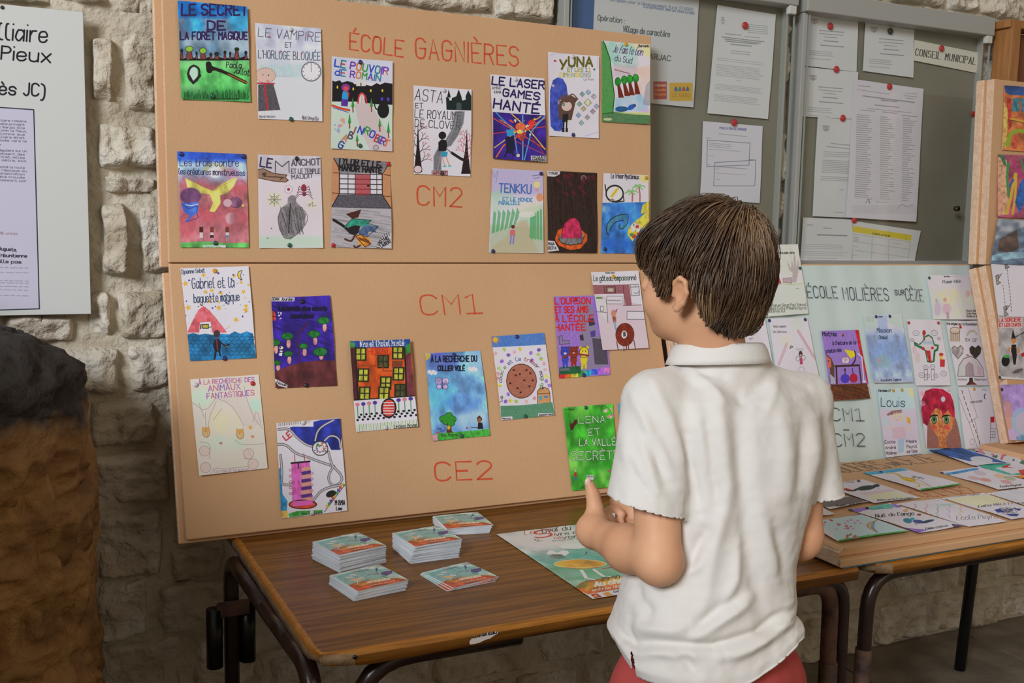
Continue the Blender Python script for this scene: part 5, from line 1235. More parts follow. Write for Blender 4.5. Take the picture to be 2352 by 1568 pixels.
def g_potion(A):
    A.r('#7d55b8', 570, 610, 950, 1010, 1, 'c'); A.p('#c0242e', '822,620 846,620 915,990 905,1000 862,800', 1, 'b'); A.p('#6a3c26', '640,1010 905,1000 930,1113 650,1132', 1, 'b'); A.hatch('#4a2818', 6, '650,1010 920,1120', 40, .3, .5)
    A.t('#201c30', 5, 'Mathis', 590, 662, 690, 26); A.t('#2a2048', 4, "à l'histoire de la", 660, 725, 830, 26, 718); A.t('#2a2048', 4, 'création des', 610, 782, 725, 26, 770); A.p('#8a2f2a', '728,665 738,642 748,665')
    A.p('#5a4434', '610,785 650,820 670,870 672,990 640,990 640,900'); A.p('#c9685a', '612,800 645,825 650,880 625,895'); A.e('#2a1c1c', 628, 838, 5); A.p('#a8a8b0', '640,930 672,960 680,1002 645,1002')
    A.p('#d6c42a', '745,755 820,768 826,800 790,822'); A.l('#1f1b22', 8, '820,768 828,800 820,840 800,862', sm=1); A.e('#d0b8cc', 752, 832, 28, 26, 1, 'b', o='#7a5a7a', ow=3); A.l('#3c2620', 12, '678,875 850,868'); A.l('#3c2620', 12, '685,880 690,1000'); A.l('#3c2620', 10, '850,875 862,1000')
    A.e('#4a3ab0', 748, 965, 32, 34); A.e('#a81f3a', 808, 962, 28, 34); A.l('#2a2030', 6, '748,930 750,892 740,905'); A.l('#2a2030', 6, '804,926 800,892'); A.l('#c9c5d0', 9, '845,785 870,810 880,980'); A.e('#d0ccd4', 885, 988, 14, 9)
def g_mer(A):
    A.r('#7f9ccf', 870, 620, 1250, 1000, .95, 'hw', soft=30); A.r('#5b7fc4', 900, 690, 1200, 860, .6, 'hv', soft=30); A.p('#a9c4b4', '883,515 985,520 980,600 940,625 890,600', .8, 'c', 4); A.p('#a9c4b4', '1080,515 1157,512 1165,605 1100,590 1050,560', .8, 'c', 4); A.r('#8fa8dc', 985, 515, 1055, 640, .9, 'c', soft=6)
    A.t('#2a3a5a', 4, 'Mission', 980, 635, 1085, 30); A.t('#2a3a5a', 4, 'Chaud', 992, 682, 1050, 24); A.e('#86aaa8', 1020, 845, 56, 54, .8, 'h', 5); A.e('#c08a9a', 992, 836, 14, 16, .8, 'v'); A.e('#7fa0b8', 1095, 740, 22, 15, .8); A.t('#333a50', 2.6, 'Alexandre Campos', 1000, 992, 1150, 18, 986); A.t('#333', 2.4, 'Louen', 990, 528, 1020, 10)
    for k in range(6): A.l('#8aa8a0', 3, [(905+k*10, 560), (912+k*10-6, 520)], .8)
def g_alien(A):
    A.p('#2f6a44', '1305,700 1320,665 1350,650 1380,670 1395,720 1425,725 1420,765 1400,775 1392,850 1365,855 1340,850 1325,770 1290,750 1250,730 1245,700 1280,720', 1, 'b'); A.p('#c9c2c8', '1310,705 1325,675 1352,662 1375,680 1388,730 1412,738 1408,755 1388,762 1380,840 1345,838 1332,765 1300,735 1262,722 1288,726', 1); A.e('#a8322e', 1318, 640, 12, 20); A.l('#6a4a3a', 8, '1312,660 1322,690'); A.e('#b83038', 1312, 752, 11); A.e('#b83038', 1378, 748, 10); A.p('#b83038', '1330,766 1362,766 1372,848 1352,850', 1, 'b'); A.r('#8fb0c8', 1312, 698, 1378, 722, .8, 'c')
    A.e('#b83a3a', 1440, 795, 16, 12); A.r('#d2b83a', 1428, 805, 1450, 830); A.p('#b8343a', '1430,830 1465,832 1462,885 1430,885'); A.e('#c9a0a0', 1250, 760, 16, 30, .6, 'c'); A.e('#c9a0a0', 1272, 820, 20, 40, .5, 'c')
    for x, y, r_ in ((1262, 642, 22), (1395, 640, 24), (1330, 888, 18), (1378, 882, 18), (1300, 945, 22), (1455, 935, 22), (1340, 950, 18), (1400, 950, 18), (1235, 690, 14), (1428, 680, 12)): A.e(None, x, y, r_, r_*.8, o='#7a7484', ow=3); A.l('#7a7484', 2.5, [(x-r_*.5, y), (x+r_*.5, y)])
    for x in (1330, 1380): A.r(None, x-12, 905, x+12, 980, o='#5a5460', ow=3)
def g_coeur(A):
    A.t('#333', 3, 'Une enigme sur la Soundarian', 1482, 582, 1700, 16, 588); A.r('#b8a48a', 1506, 625, 1580, 705, 1, 'h'); A.e('#cbbfae', 1543, 625, 36, 24, o='#4a4036', ow=3)
    for k in range(5): A.l('#5a4a3a', 3, [(1514+k*15, 630), (1514+k*15, 700)])
    A.l('#b8805a', 4, '1625,660 1645,625 1685,625 1700,655', sm=1); A.l('#8ab07a', 4, '1630,665 1648,635 1680,635 1695,662', sm=1); A.t('#555', 3, 'SA OF', 1615, 702, 1700, 22, 708)
    for x, c in ((1560, '#a39a9c'), (1686, '#3e3a30')): A.p(c, [(x, 830), (x-38, 785), (x-42, 755), (x-25, 736), (x, 752), (x+22, 732), (x+42, 752), (x+36, 790)], 1, 'b'); A.l('#4a4444', 3, [(x, 830), (x-38, 785), (x-42, 755), (x-25, 736), (x, 752), (x+22, 732), (x+42, 752), (x+36, 790), (x, 830)])
    A.p('#c9bfc6', '1555,955 1565,880 1600,830 1650,810 1700,835 1740,890 1752,955'); A.l('#5a5058', 4, '1555,955 1565,880 1600,830 1650,810 1700,835 1740,890 1752,955 1555,955'); A.p('#8f8086', '1608,955 1612,880 1640,850 1670,870 1680,955', 1, 'h'); A.p('#a9c4b8', '1560,950 1570,880 1595,860 1590,950', .8, 'c'); A.p('#c0a0ac', '1700,945 1705,870 1735,900 1742,945', .8, 'c'); A.p('#4a3630', '1640,965 1665,965 1668,995 1700,1015 1615,1018 1638,992'); A.e('#a83040', 1660, 1010, 12, 6); A.e('#9a7080', 1630, 804, 10, 7)
    A.t('#777', 2.4, 'Molières', 1558, 985, 1620, 14); A.t('#777', 2.4, 'Primaire Peyrol', 1680, 985, 1770, 14)
def g_pastel(A):
    A.r('#c7d0b4', 1345, 330, 1720, 540, .7, 'v', soft=24); A.e('#d8d2a0', 1500, 380, 70, 50, .8, 'v', 16); A.e('#c9a0b8', 1475, 470, 32, 40, .9, 'c', 4); A.e('#c98aa0', 1465, 405, 12, 16, .8); A.e('#b8a0c8', 1412, 470, 24, 50, .8, 'c', 4); A.e('#a8a0b8', 1405, 410, 9, 14, .8); A.l('#a88a9a', 18, '1482,500 1484,535', .8); A.l('#b8b0c0', 3, '1545,370 1560,450 1590,530', .8); A.e('#c9908a', 1632, 360, 16, 24, .8, 'v'); A.e('#d09a8a', 1665, 350, 12, 22, .7, 'v')
    A.t('#3a4a50', 3, 'Plaisir félin', 1452, 285, 1580, 20, 280); A.t('#444', 2.4, 'Ophélie', 1460, 240, 1500, 8); A.l('#aaa', 3, '1505,240 1560,238')
    for k, y in enumerate((490, 510, 530)): A.t('#55504a', 2.6, ('Raoul Simon', 'Ecole Peyrol', 'Molières 30')[k], 1618, y, 1700, 14)
def g_louis(A):
    A.r('#a8d0dc', 975, 1035, 1250, 1200, .9, 'c', soft=10); A.p('#d9d08a', '1190,1040 1240,1036 1250,1110 1215,1090', .9, 'v', 6); A.r('#c2b4d0', 1000, 1190, 1290, 1440, .7, 'c', soft=14); A.t('#20304a', 5, 'Louis', 1010, 1172, 1185, 62, 1176); A.p('#8a6a66', '1048,1232 1090,1205 1160,1195 1162,1218 1100,1232 1060,1240', .9, 'b'); A.e('#dcc0a0', 1128, 1250, 40, 34, .9, 'v', 3); A.e('#8ab0d8', 1112, 1252, 4); A.e('#8ab0d8', 1142, 1250, 4); A.l('#a88', 3, '1115,1270 1140,1270')
    A.p('#c9a8b8', '1085,1330 1175,1318 1190,1400 1095,1408', .9, 'c'); A.l('#dcc0a8', 9, '1085,1335 1060,1320 1045,1310'); A.l('#dcc0a8', 9, '1180,1325 1215,1350 1222,1310'); A.e('#a9cfe0', 1046, 1285, 20, 32, .8, 'v', 3); A.p('#d9902e', '1195,1250 1218,1258 1222,1300 1200,1290'); A.e('#e0c04a', 1204, 1265, 14, 24, .8, 'v'); A.p('#8ab4d4', '1130,1408 1175,1405 1172,1500 1130,1510', .9, 'c')
    for k, (t, x, y) in enumerate((('École', 1035, 1440), ('André', 1040, 1480), ('Molières', 1045, 1518), ('Primaire', 1190, 1435), ('Peyrol', 1195, 1472), ('sur Cèze', 1195, 1505))): A.t('#44405a', 3, t, x, y, x+75, 20, y-3)
    A.t('#222', 3, 'Vandame LF', 990, 1066, 1085, 18)
def g_rouge(A):
    A.r('#c8bcc8', 1265, 1030, 1600, 1480, 1, 'c'); A.p('#7a3a26', '1340,1300 1370,1200 1520,1180 1560,1300 1585,1475 1340,1472', 1, 'h'); A.p('#c47a48', '1352,1230 1390,1180 1500,1190 1535,1250 1520,1320 1480,1380 1440,1400 1400,1375 1360,1310', 1, 'b'); A.p('#b8703e', '1420,1390 1470,1385 1478,1470 1418,1470', 1, 'b')
    A.p('#a3203c', '1295,1200 1300,1120 1325,1060 1380,1040 1450,1045 1510,1080 1538,1150 1540,1240 1525,1250 1495,1190 1450,1240 1440,1200 1400,1180 1370,1215 1340,1310 1310,1290', 1, 'w'); A.l('#7a1630', 4, '1380,1050 1372,1110 1350,1200', sm=1); A.l('#c84a62', 4, '1430,1060 1470,1100 1490,1180', .7, sm=1)
    for x, r_ in ((1387, 22), (1476, 22)): A.e('#cfd0d0', x, 1262, r_+4, 32); A.e('#5f8a52', x, 1266, r_-3, 28, o='#22301e', ow=4); A.e('#1c2418', x, 1262, 8, 14); A.l('#201414', 8, [(x-30, 1250), (x-12, 1232), (x+24, 1236)], sm=1); A.e('#d04048', x-4, 1322, 26, 15, .9, 'v', 3)
    A.l('#8a3a2a', 4, '1432,1362 1450,1360'); A.l('#7a3a26', 3, '1435,1310 1440,1320'); A.l('#6a4a6a', 3, '1430,1430 1475,1432'); A.e('#b9c4d8', 1456, 1118, 16, 20); A.e('#d0a0b8', 1300, 1150, 24, 20, .9, 'v', o='#8a5a7a', ow=3); A.e('#d0a0b8', 1300, 1080, 20, 16, .8, 'v')
def g_route(A):
    for k in range(11): t = k/10; A.l('#5a5048', 6, [(1590+t*135, 1055+t*400), (1596+t*135, 1078+t*400)])
    for q in ('1560,1080 1640,1280 1700,1240', '1640,1040 1700,1240', '1680,1260 1720,1470', '1790,1325 1795,1425', '1790,1325 1845,1325', '1640,1280 1700,1470'): A.l('#6a646c', 2.6, q)
    A.r(None, 1792, 1345, 1828, 1392, o='#6a646c', ow=3); A.l('#6a646c', 2.5, '1810,1345 1810,1392'); A.l('#6a646c', 2.5, '1792,1368 1828,1368'); A.p('#c0242e', '1795,1240 1822,1236 1822,1278 1795,1280'); A.l('#3a3a44', 4, '1795,1240 1795,1322'); A.l('#333', 6, '1762,1078 1752,1092 1758,1112', sm=1); A.t('#777', 2.6, 'SESSION AU MEXIQUE', 1654, 1142, 1740, 12, 1132); A.e(None, 1660, 1425, 16, 20, o='#888', ow=3); A.t('#999', 2.4, 'MAEL', 1740, 1056, 1780, 12)
def gd(quad, fn, label, short, pins=(), **kw):
    kw.setdefault('w', 240); kw.setdefault('off', .006); kw.setdefault('curl', .003)
    return drawing(PG, K6, quad, fn, label, short, pins, pinr=.0048, **kw)
gd([(110, 15), (408, 5), (483, 503), (190, 528)], g_hand, "drawing of a grey hand beside the boy's hair, on the green board", 'grey hand drawing', [('green', 430, 175)], bg='#cdcbcb', lift=.004)
gd([(-200, 40), (115, 20), (190, 528), (-120, 545)], g_left, "pale green drawing mostly behind the boy's neck", "pale green drawing", [])
gd([(-110, 560), (178, 545), (250, 1010), (-50, 1020)], g_chame, "faint pencil drawing just above the boy's collar", 'faint drawing above the collar', [('red', 156, 575)])
gd([(203, 540), (480, 530), (572, 1035), (270, 1040)], g_ange, "drawing of a small pink angel, right of the boy's collar", 'pink angel drawing', [('blue', 209, 552), ('blue', 467, 545)])
gd([(580, 627), (846, 620), (933, 1113), (650, 1132)], g_potion, 'purple and brown drawing of potion bottles on a shelf', 'potion bottles drawing', [])
gd([(883, 515), (1157, 510), (1238, 1000), (950, 1003)], g_mer, 'light blue drawing of water between two green banks', 'light blue water drawing', [('blue', 978, 524), ('blue', 1077, 521)])
gd([(1197, 543), (1438, 548), (1507, 1020), (1258, 1022)], g_alien, 'drawing of a green-edged creature with many small figures around', 'creature drawing', [('red', 1213, 568), ('red', 1427, 569)])
gd([(1475, 560), (1707, 553), (1790, 1020), (1556, 1022)], g_coeur, 'drawing of two hearts above a glass dome', 'two hearts drawing', [('red', 1585, 598)])
gd([(1340, 228), (1678, 225), (1727, 548), (1385, 545)], g_pastel, 'wide pastel drawing of faint figures at the upper corner of the green board', 'pastel figures drawing', [('green', 1361, 245), ('dark', 1672, 240)], asp=1.0)
gd([(980, 1045), (1240, 1036), (1298, 1510), (1043, 1540)], g_louis, 'drawing titled Louis of a figure in a hat', 'Louis drawing', [('yellow', 1102, 1056), ('yellow', 1164, 1052)])
gd([(1272, 1035), (1515, 1035), (1585, 1475), (1335, 1470)], g_rouge, 'drawing of a red-haired girl with green eyes', 'red-haired girl drawing', [('white', 1500, 1050)])
gd([(1560, 1035), (1795, 1035), (1865, 1470), (1610, 1478)], g_route, 'pencil drawing of a dashed road with a small red flag', 'dashed road drawing', [('yellow', 1683, 1045)])
M_yel = None

# flat board on the tables
PF = Plane((1.505, 1.566, TZ+.040), (1, -.004, 0), (0.004, 1, 0))
PF.n = np.array([0, 0, 1.0])
fb2 = foam('foam_board', PF, 1.25, .596, .036, 'peach foam board lying flat across both tables, covered with drawings', (-.002, .006, -.016, 0))
fb2.data.materials.append(M_foamraw)
for p in fb2.data.polygons:
    if p.material_index == 1 and p.normal.x < -.5: p.material_index = 2
def crumb():
    # bare broken foam along the left side and corner
    V = []; F = []; n = 40
    a = PF.at(-.003, -.012, -.034); L_ = .60
    for i in range(n+1):
        t = i/n; w = .012+.012*abs(math.sin(t*9+.5))*(1 if t < .5 else .6)+.006*float(vnoise(np.array([[t*9, 0, 0]]), 1, 4)[0])
        V += [PF.at(-.0035-.002*math.sin(t*30), t*L_-.010, -.032), PF.at(-.0035, t*L_-.008, -.006), PF.at(max(.003, w*.8), t*L_-.002, .0005), PF.at(max(.003, w*.8), t*L_-.002, -.004)]
    for i in range(n):
        b = i*4
        for k in range(3): F.append((b+k, b+k+1, b+k+5, b+k+4))
    o = mesh('broken_edge', V, F, M_foamraw, fb2, False); o['label'] = 'bare white broken foam edge'
crumb()
M_blue = mat('blue_underside', '#2f9ac8', .6)
box('backing_sheet', tuple(PF.at(.6, .30, -.0378)), (1.19, .62, .0012), M_blue, fb2)
letter(fb2, PF, 'MOLIÈRES', 1928, 1087, 2050, 1074, 15, .0028, M_pencil); letter(fb2, PF, 'SUR', 2056, 1070, 2076, 1067, 6, .002, M_pencil); letter(fb2, PF, 'CÈZE', 2083, 1068, 2170, 1059, 15, .0028, M_pencil); letter(fb2, PF, 'CE1-CE2', 2122, 1142, 2252, 1131, 13, .0028, M_red)

def f_girafe(A):
    A.p('#4aa0cc', '590,285 835,258 872,272 625,300', 1, 'b'); A.p('#3f9a48', '940,392 1190,358 1197,366 948,402', 1, 'b'); A.l('#c9a52a', 13, '735,288 790,290 830,320 880,330', t='b', sm=1); A.e('#c9a52a', 870, 330, 46, 12, 1, 'b', rot=.15); A.l('#c9a52a', 7, '890,335 935,355 1010,375'); A.l('#c9a52a', 7, '860,338 900,350 935,362 940,378 908,380', sm=1); A.l('#7a6018', 3, '735,284 790,286 835,315 930,328 1010,376', sm=1); A.t('#555', 3, 'girafe', 890, 315, 960, 14, 330)
def f_chat(A):
    A.p('#c9a0b8', '560,415 760,385 800,400 610,432', .7, 'h'); A.p('#c9cf90', '610,425 790,398 880,440 650,462', .8, 'h'); A.p('#c9303a', '455,385 490,382 545,398 500,404'); A.l('#1f2624', 18, '470,390 520,402 560,385', sm=1); A.e('#1f2e2a', 610, 380, 58, 15, rot=-.12); A.e('#1f2e2a', 672, 366, 20, 10); A.l('#1f2e2a', 5, '650,380 692,384'); A.l('#1f2e2a', 5, '560,390 520,402'); A.t('#555', 2.4, 'Le chat', 450, 352, 540, 12, 345); A.t('#555', 2.4, 'Molières sur Cèze', 680, 470, 800, 12, 458); A.t('#555', 2.4, 'École primaire', 800, 458, 900, 12, 445)
def f_bande(A):
    A.p('#8fc0d0', '240,420 430,405 500,432 260,440', 1, 'b'); A.p('#a0c060', '240,435 470,415 500,428 270,448', 1, 'b'); A.p('#463a33', '250,450 520,430 625,465 375,502 300,490', 1, 'h'); A.t('#333', 3, 'Mamie verte', 430, 500, 590, 14, 482); A.dots(['#c0303a', '#d9c23a', '#3a7ac0'], 14, 330, 408, 420, 432, 6)
def f_pluie(A):
    A.p('#a8cde4', '300,580 575,545 870,645 440,715', 1, 'h'); A.l('#2f4fb0', 7, '300,580 420,560 575,545', sm=1); A.p('#3fa040', '440,705 640,675 870,645 875,653 640,690 440,716', 1, 'b')
    for c, k in (('#b8504a', 0), ('#c98a4a', 8), ('#c9b84a', 16), ('#5a9a6a', 24), ('#5a7ac0', 32), ('#8a6ab0', 40)): A.l(c, 3, [(690-k, 573+k*.3), (610+k, 590), (600+k, 620+k*.2), (668+k*.2, 662)], sm=2)
    for i in range(22): A.p(['#b8303a', '#c070b0'][i % 2], [(350+A.rg.random()*250, 580+A.rg.random()*100)]*1+[(0, 0)]*0) if 0 else A.e(['#b8303a', '#c070b0'][i % 2], 340+A.rg.random()*230, 572+A.rg.random()*60, 8, 4, .9)
    A.dots(['#9a6a5a', '#b07a9a'], 8, 480, 670, 650, 700, 9)
def f_ange(A):
    A.p('#8a6ac0', '505,510 620,492 640,505 560,528', 1, 'b'); A.p('#5faaa0', '590,495 740,478 790,490 770,505 640,512', 1, 'b'); A.p('#8a6ac0', '760,478 800,475 830,498 790,502', 1, 'b'); A.t('#333', 4, "Nuit de l'ange", 665, 565, 900, 24, 545); A.p('#c99a6a', '828,520 852,508 868,515 850,530'); A.e('#7a2a3a', 930, 542, 14, 6); A.p('#8a6ac0', '840,630 990,640 935,662 880,655', 1, 'b'); A.p('#5a4a70', '1130,605 1210,615 1150,632', 1, 'b')
    A.e('#2f7a8a', 860, 585, 28, 16, rot=.2); A.e('#2f9ab0', 890, 572, 14, 9); A.e('#3a4a8a', 925, 590, 34, 12, 1, 'b', rot=.1); A.e('#2a3a58', 985, 588, 40, 9, rot=-.25); A.l('#1f2a3a', 3, '905,600 920,612'); A.t('#333', 2.4, 'Emma classe', 975, 640, 1110, 14, 622)
def f_rose(A):
    cs = ['#b87a8a', '#c98a9a', '#7aa8a0', '#a89ac0', '#c9a06a']
    for i in range(16): A.l(cs[i % 5], 6, [(900+i % 5*70+A.rg.random()*20, 480+(i//5)*32), (930+i % 5*70, 500+(i//5)*30), (915+i % 5*74, 512+(i//5)*30)], .7, sm=1)
    A.p('#8fbcb4', '1065,480 1160,478 1172,492 1090,498', .7, 'c'); A.t('#666', 3, 'Ecole Peyrol', 1180, 585, 1440, 24, 575)
def f_jaune(A):
    A.p('#d4d39c', '1110,450 1350,420 1530,470 1330,505', .9, 'h', 2); A.t('#444', 2.6, 'Ecole Saint', 1160, 434, 1310, 10, 422); A.t('#444', 3, 'Emilia MALETY', 1320, 510, 1530, 14, 490)
    A.p('#2a3a8a', '1415,525 1450,518 1470,535 1435,545'); A.p('#2a3a8a', '1530,515 1579,518 1560,530'); A.p('#2a3a8a', '1470,550 1560,545 1540,562 1500,560')
    for i in range(26): A.l('#2f3450', 3, [(1440+A.rg.random()*110, 508+A.rg.random()*45), (1450+A.rg.random()*110, 508+A.rg.random()*45)], .8)
def f_pastel(A): A.hatch('#9ab8c0', 4, '1400,400 1579,460', 30, .3, .5); A.t('#555', 2.6, 'Primaire', 1420, 402, 1540, 12, 392); A.t('#666', 3, 'Molières sur Cèze', 1500, 490, 1640, 14, 478)
def f_oiseau(A):
    A.p('#3f8ac0', '1090,285 1290,262 1300,272 1110,296', 1, 'b')
    for i, (x, y, c) in enumerate(((1260, 318, '#c08f9a'), (1330, 332, '#c86a5a'), (1300, 290, '#b8a0a8'), (1420, 310, '#d0a070'), (1460, 345, '#c87a70'), (1480, 322, '#8a9a60'))): A.e(c, x, y, 38, 12, .8, 'h', 3, rot=.2)
    A.t('#444', 3, 'Ecole Peyrol', 1430, 385, 1560, 14, 370)
def f_bleu(A): A.p('#2a5ca0', '943,135 1175,132 1480,235 1240,222 1050,180', 1, 'w'); A.e('#c5c8d4', 1320, 215, 70, 22, 1, rot=.12)
def f_fleurs(A): A.dots(['#b8435a', '#2f6a4a', '#3a4a7a', '#c9748a'], 26, 1250, 140, 1600, 235, 12); A.hatch('#9ac0a8', 4, '1230,140 1590,230', 40, .2, .4)
def f_etoile(A):
    A.p('#3fa890', '1285,240 1400,235 1500,232 1480,245 1400,262 1500,300 1579,290 1600,310 1420,300 1330,262', 1, 'b'); A.p('#c0323a', '1440,262 1455,245 1500,235 1480,250 1520,262 1478,258'); A.p('#c8403a', '1540,275 1620,270 1640,330 1570,320', 1, 'b'); A.p('#d98a3a', '1500,315 1579,308 1640,330 1560,330')
def f_blanc(A): A.hatch('#c0a8b8', 3, '320,505 400,545', 8, .2, .5)
def fd(q, fn, label, short, pins=(), asp=1.41, **kw): return drawing(PF, K7, q, fn, label, short, pins, w=240, curl=.003, asp=asp, pinr=.0045, **kw)
FBT = ' on the flat board'
fd([(590, 285), (835, 258), (1197, 364), (945, 402)], f_girafe, 'drawing of a yellow giraffe, lying on the flat board', 'giraffe drawing', [('blue', 703, 276)])
fd([(330, 360), (590, 325), (942, 440), (662, 482)], f_chat, 'drawing of a black cat with a red tail tip on the flat board', 'black cat drawing', [('dark', 566, 333)])
fd([(200, 430), (400, 405), (628, 468), (388, 518)], f_bande, "drawing with a broad dark brown band, next to the boy's sleeve", 'dark band drawing', [])
fd([(230, 590), (578, 543), (878, 652), (440, 716)], f_pluie, 'light blue drawing with a rainbow, at the front corner of the flat board', 'rainbow drawing', [])
fd([(505, 510), (762, 475), (1212, 617), (935, 662)], f_ange, "drawing titled Nuit de l'ange with a blue bird", 'blue bird drawing', [('blue', 514, 510), ('black', 618, 498)])
fd([(800, 475), (1060, 443), (1475, 590), (1240, 622)], f_rose, 'pale drawing of pink and green squiggled letters on the flat board', 'pink letters drawing', [('white', 806, 480), ('white', 1044, 448)])
fd([(1085, 440), (1335, 408), (1700, 545), (1500, 582)], f_jaune, 'drawing with a pale yellow field and dark blue marks at its end', 'yellow field drawing', [('white', 1090, 443), ('white', 1325, 413)])
fd([(1358, 410), (1580, 380), (1900, 500), (1720, 540)], f_pastel, 'pale drawing at the frame edge beside the yellow field drawing', 'pale edge drawing', [('white', 1366, 412)])
fd([(1055, 278), (1300, 257), (1700, 365), (1420, 398)], f_oiseau, 'drawing of reddish birds beyond the giraffe drawing', 'reddish birds drawing', [('blue', 1075, 282)])
fd([(943, 135), (1175, 130), (1490, 232), (1270, 250)], f_bleu, 'deep blue drawing at the back of the flat board', 'deep blue drawing', [], lift=.004)
fd([(1205, 145), (1430, 135), (1760, 220), (1500, 240)], f_fleurs, 'drawing scattered with small red and green flowers behind the deep blue one', 'flowers drawing', [('dark', 1290, 152), ('dark', 1385, 142)])
fd([(1262, 242), (1500, 220), (1800, 300), (1560, 330)], f_etoile, 'drawing of a red star and a green ribbon near the frame edge', 'red star drawing', [], lift=.003)
fd([(270, 505), (345, 499), (418, 543), (330, 556)], f_blanc, "small white sheet beside the boy's forearm", 'small white sheet', [], asp=1)

# far stand at the right edge of the view
TLr = PG.hit(2262, 612); 
PRl = tilted((2.675, 2.235, 1.322), .54, .30); PRu = Plane((2.675, 2.235, 1.324), UX, (0, math.sin(.03), math.cos(.03)))
r_up = foam('foam_board', PRu, .9, .555, .055, 'upper peach board of the far stand at the frame edge, with drawings in clear pockets', (-.012, 0, 0, 0))
r_lo = foam('foam_board', PRl, .9, .54, .055, 'lower peach board of the far stand, with the witch drawing', (-.012, 0, 0, 0))
e1 = on_z(2290, 1024, TZ+.064); e2 = on_z(2352, 1062, TZ+.064)
far = box('foam_board', (e1[0]+.42, e1[1]-.09, TZ+.050), (.84, .30, .016), M_foam, bev=.003); far.data.materials.append(M_foamcut); tag(far, 'small flat foam board under the far stand, on top of the flat drawings board', 'foam board')
K8 = (2200, 160, .3447)
def u_a(A):
    A.r('#b8683c', 290, 100, 700, 560, 1, 'w'); A.p('#2f4f8a', '305,105 600,125 600,180 340,165 310,150', 1, 'w'); A.p('#3f7a8a', '360,185 600,195 600,290 350,270', 1, 'b'); A.p('#a8382e', '318,180 350,190 350,370 330,400', 1, 'b'); A.p('#c9a85a', '300,200 325,260 315,520 288,530', 1, 'b'); A.l('#8aa02e', 26, '325,500 340,420 400,395 480,420 560,440', sm=2); A.l('#3a3a2a', 4, '345,330 440,350'); A.l('#c9a22e', 12, '345,320 460,345'); A.e('#b8503a', 370, 480, 22, 50, 1, 'b'); A.l('#2f6a6a', 12, '375,210 385,260'); A.l('#c94a3a', 12, '405,210 410,270')
def u_b(A):
    A.r('#a8506a', 240, 560, 700, 1000, 1, 'w'); A.p('#d09a7a', '262,580 320,600 325,960 255,975', 1, 'b'); A.p('#2f7a5a', '268,565 300,570 320,640 300,630', 1, 'b'); A.l('#c9a83a', 16, '375,690 350,800 310,960', sm=1); A.l('#c9a83a', 14, '380,690 370,820 350,960'); A.l('#2f5aa0', 12, '360,730 330,780'); A.p('#2f5fa8', '400,760 425,720 440,760 440,850 395,960 365,880', 1, 'b'); A.l('#3f8a4a', 14, '330,620 320,700 325,840', sm=1); A.l('#3a8a5a', 10, '410,590 440,700'); A.l('#b8307a', 12, '360,600 400,700 470,720')
def u_c(A):
    A.r('#5f7288', 190, 980, 700, 1300, 1, 'w'); A.p('#b9b9c0', '255,990 500,1010 400,1050 230,1120', .9, 'v', 8); A.p('#5a4a44', '260,1120 380,1060 390,1180 330,1215 250,1200', 1, 'w'); A.p('#8ab0c4', '215,1230 330,1205 440,1210 440,1245 215,1270', .9, 'w')
def u_d(A):
    A.p('#b8c2c0', '1790,95 2045,98 2045,150 1785,150', .9)
    for (x, y) in ((1915, 140), (1850, 255), (1905, 480)):
        A.p('#8f8880', [(x-20, y-20), (x+5, y-30), (x-5, y+15), (x+15, y+30), (x-12, y+45)], 1, 'h'); A.l('#3a3634', 4, [(x-20, y-20), (x+5, y-30), (x-5, y+15), (x+15, y+30), (x-12, y+45), (x-20, y-20)]); A.l('#3a3634', 4, [(x, y), (x+22, y-36)])
    for k in range(14): A.l('#5a5454', 4, [(1912+k*2, 165+k*24), (1914+k*2, 178+k*24)]); 
    for k in range(9): A.l('#5a5454', 3.5, [(1880+k*2.4, 300+k*24), (1882+k*2.4, 312+k*24)])
    A.l('#8a9a7a', 3, '1800,500 1840,518 1900,515')
def u_e(A):
    A.r('#8f8a88', 1840, 520, 2060, 975, 1, 'hw'); A.r('#c8b4b4', 1850, 530, 2020, 600); A.t('#b83a3a', 5, 'LA SORCIERE', 1855, 560, 2010, 24, 556); A.t('#b83a3a', 5, 'ET LES CHATS', 1856, 590, 2010, 20, 588); A.p('#c8c5c8', '1862,950 2045,972 2045,985 1862,970')
    A.p('#1d1c1f', '1940,670 1950,608 1968,670 1970,700 1945,705'); A.e('#c9813a', 1955, 690, 14, 20); A.p('#1d1c1f', '1942,715 1975,715 1982,790 1975,860 1960,862 1950,790 1940,760'); A.l('#b8703a', 7, '1942,735 1920,750 1935,770'); A.l('#b8703a', 7, '1975,735 2000,760 1980,775'); A.l('#2a2a2a', 4, '1965,665 2045,620'); A.l('#2f4a3a', 4, '1965,660 2045,628'); A.e('#16181a', 1905, 835, 28, 40); A.e('#3f9a4a', 1910, 800, 22, 12); A.p('#a8222e', '2010,780 2050,760 2050,805 2015,800'); A.e('#5a5658', 1990, 910, 40, 14, 1, rot=-.4)
def u_f(A):
    A.r('#8a68b4', 1850, 1010, 2060, 1250, 1, 'hw'); A.r('#b08fc0', 1870, 1200, 2060, 1430, .9, 'h'); A.p('#c98a5a', '1900,1130 1940,1140 1950,1330 1910,1340', .8, 'h'); A.e('#8fb0cc', 2010, 1280, 66, 100, 1, 'h', 3); A.e('#b8aab8', 2020, 1290, 46, 76, 1, 'h', 3); A.e('#4a8aa0', 2020, 1400, 46, 24, .9, 'v', 3)
def rd(PL, K, q, fn, label, short, pins=(), **kw): return drawing(PL, K, q, fn, label, short, pins, w=240, curl=.003, **kw)
rd(PRu, K8, [(305, 105), (640, 130), (640, 560), (285, 535)], u_a, 'orange and green drawing in a clear pocket, top of the far stand', 'orange green drawing', coat=.6)
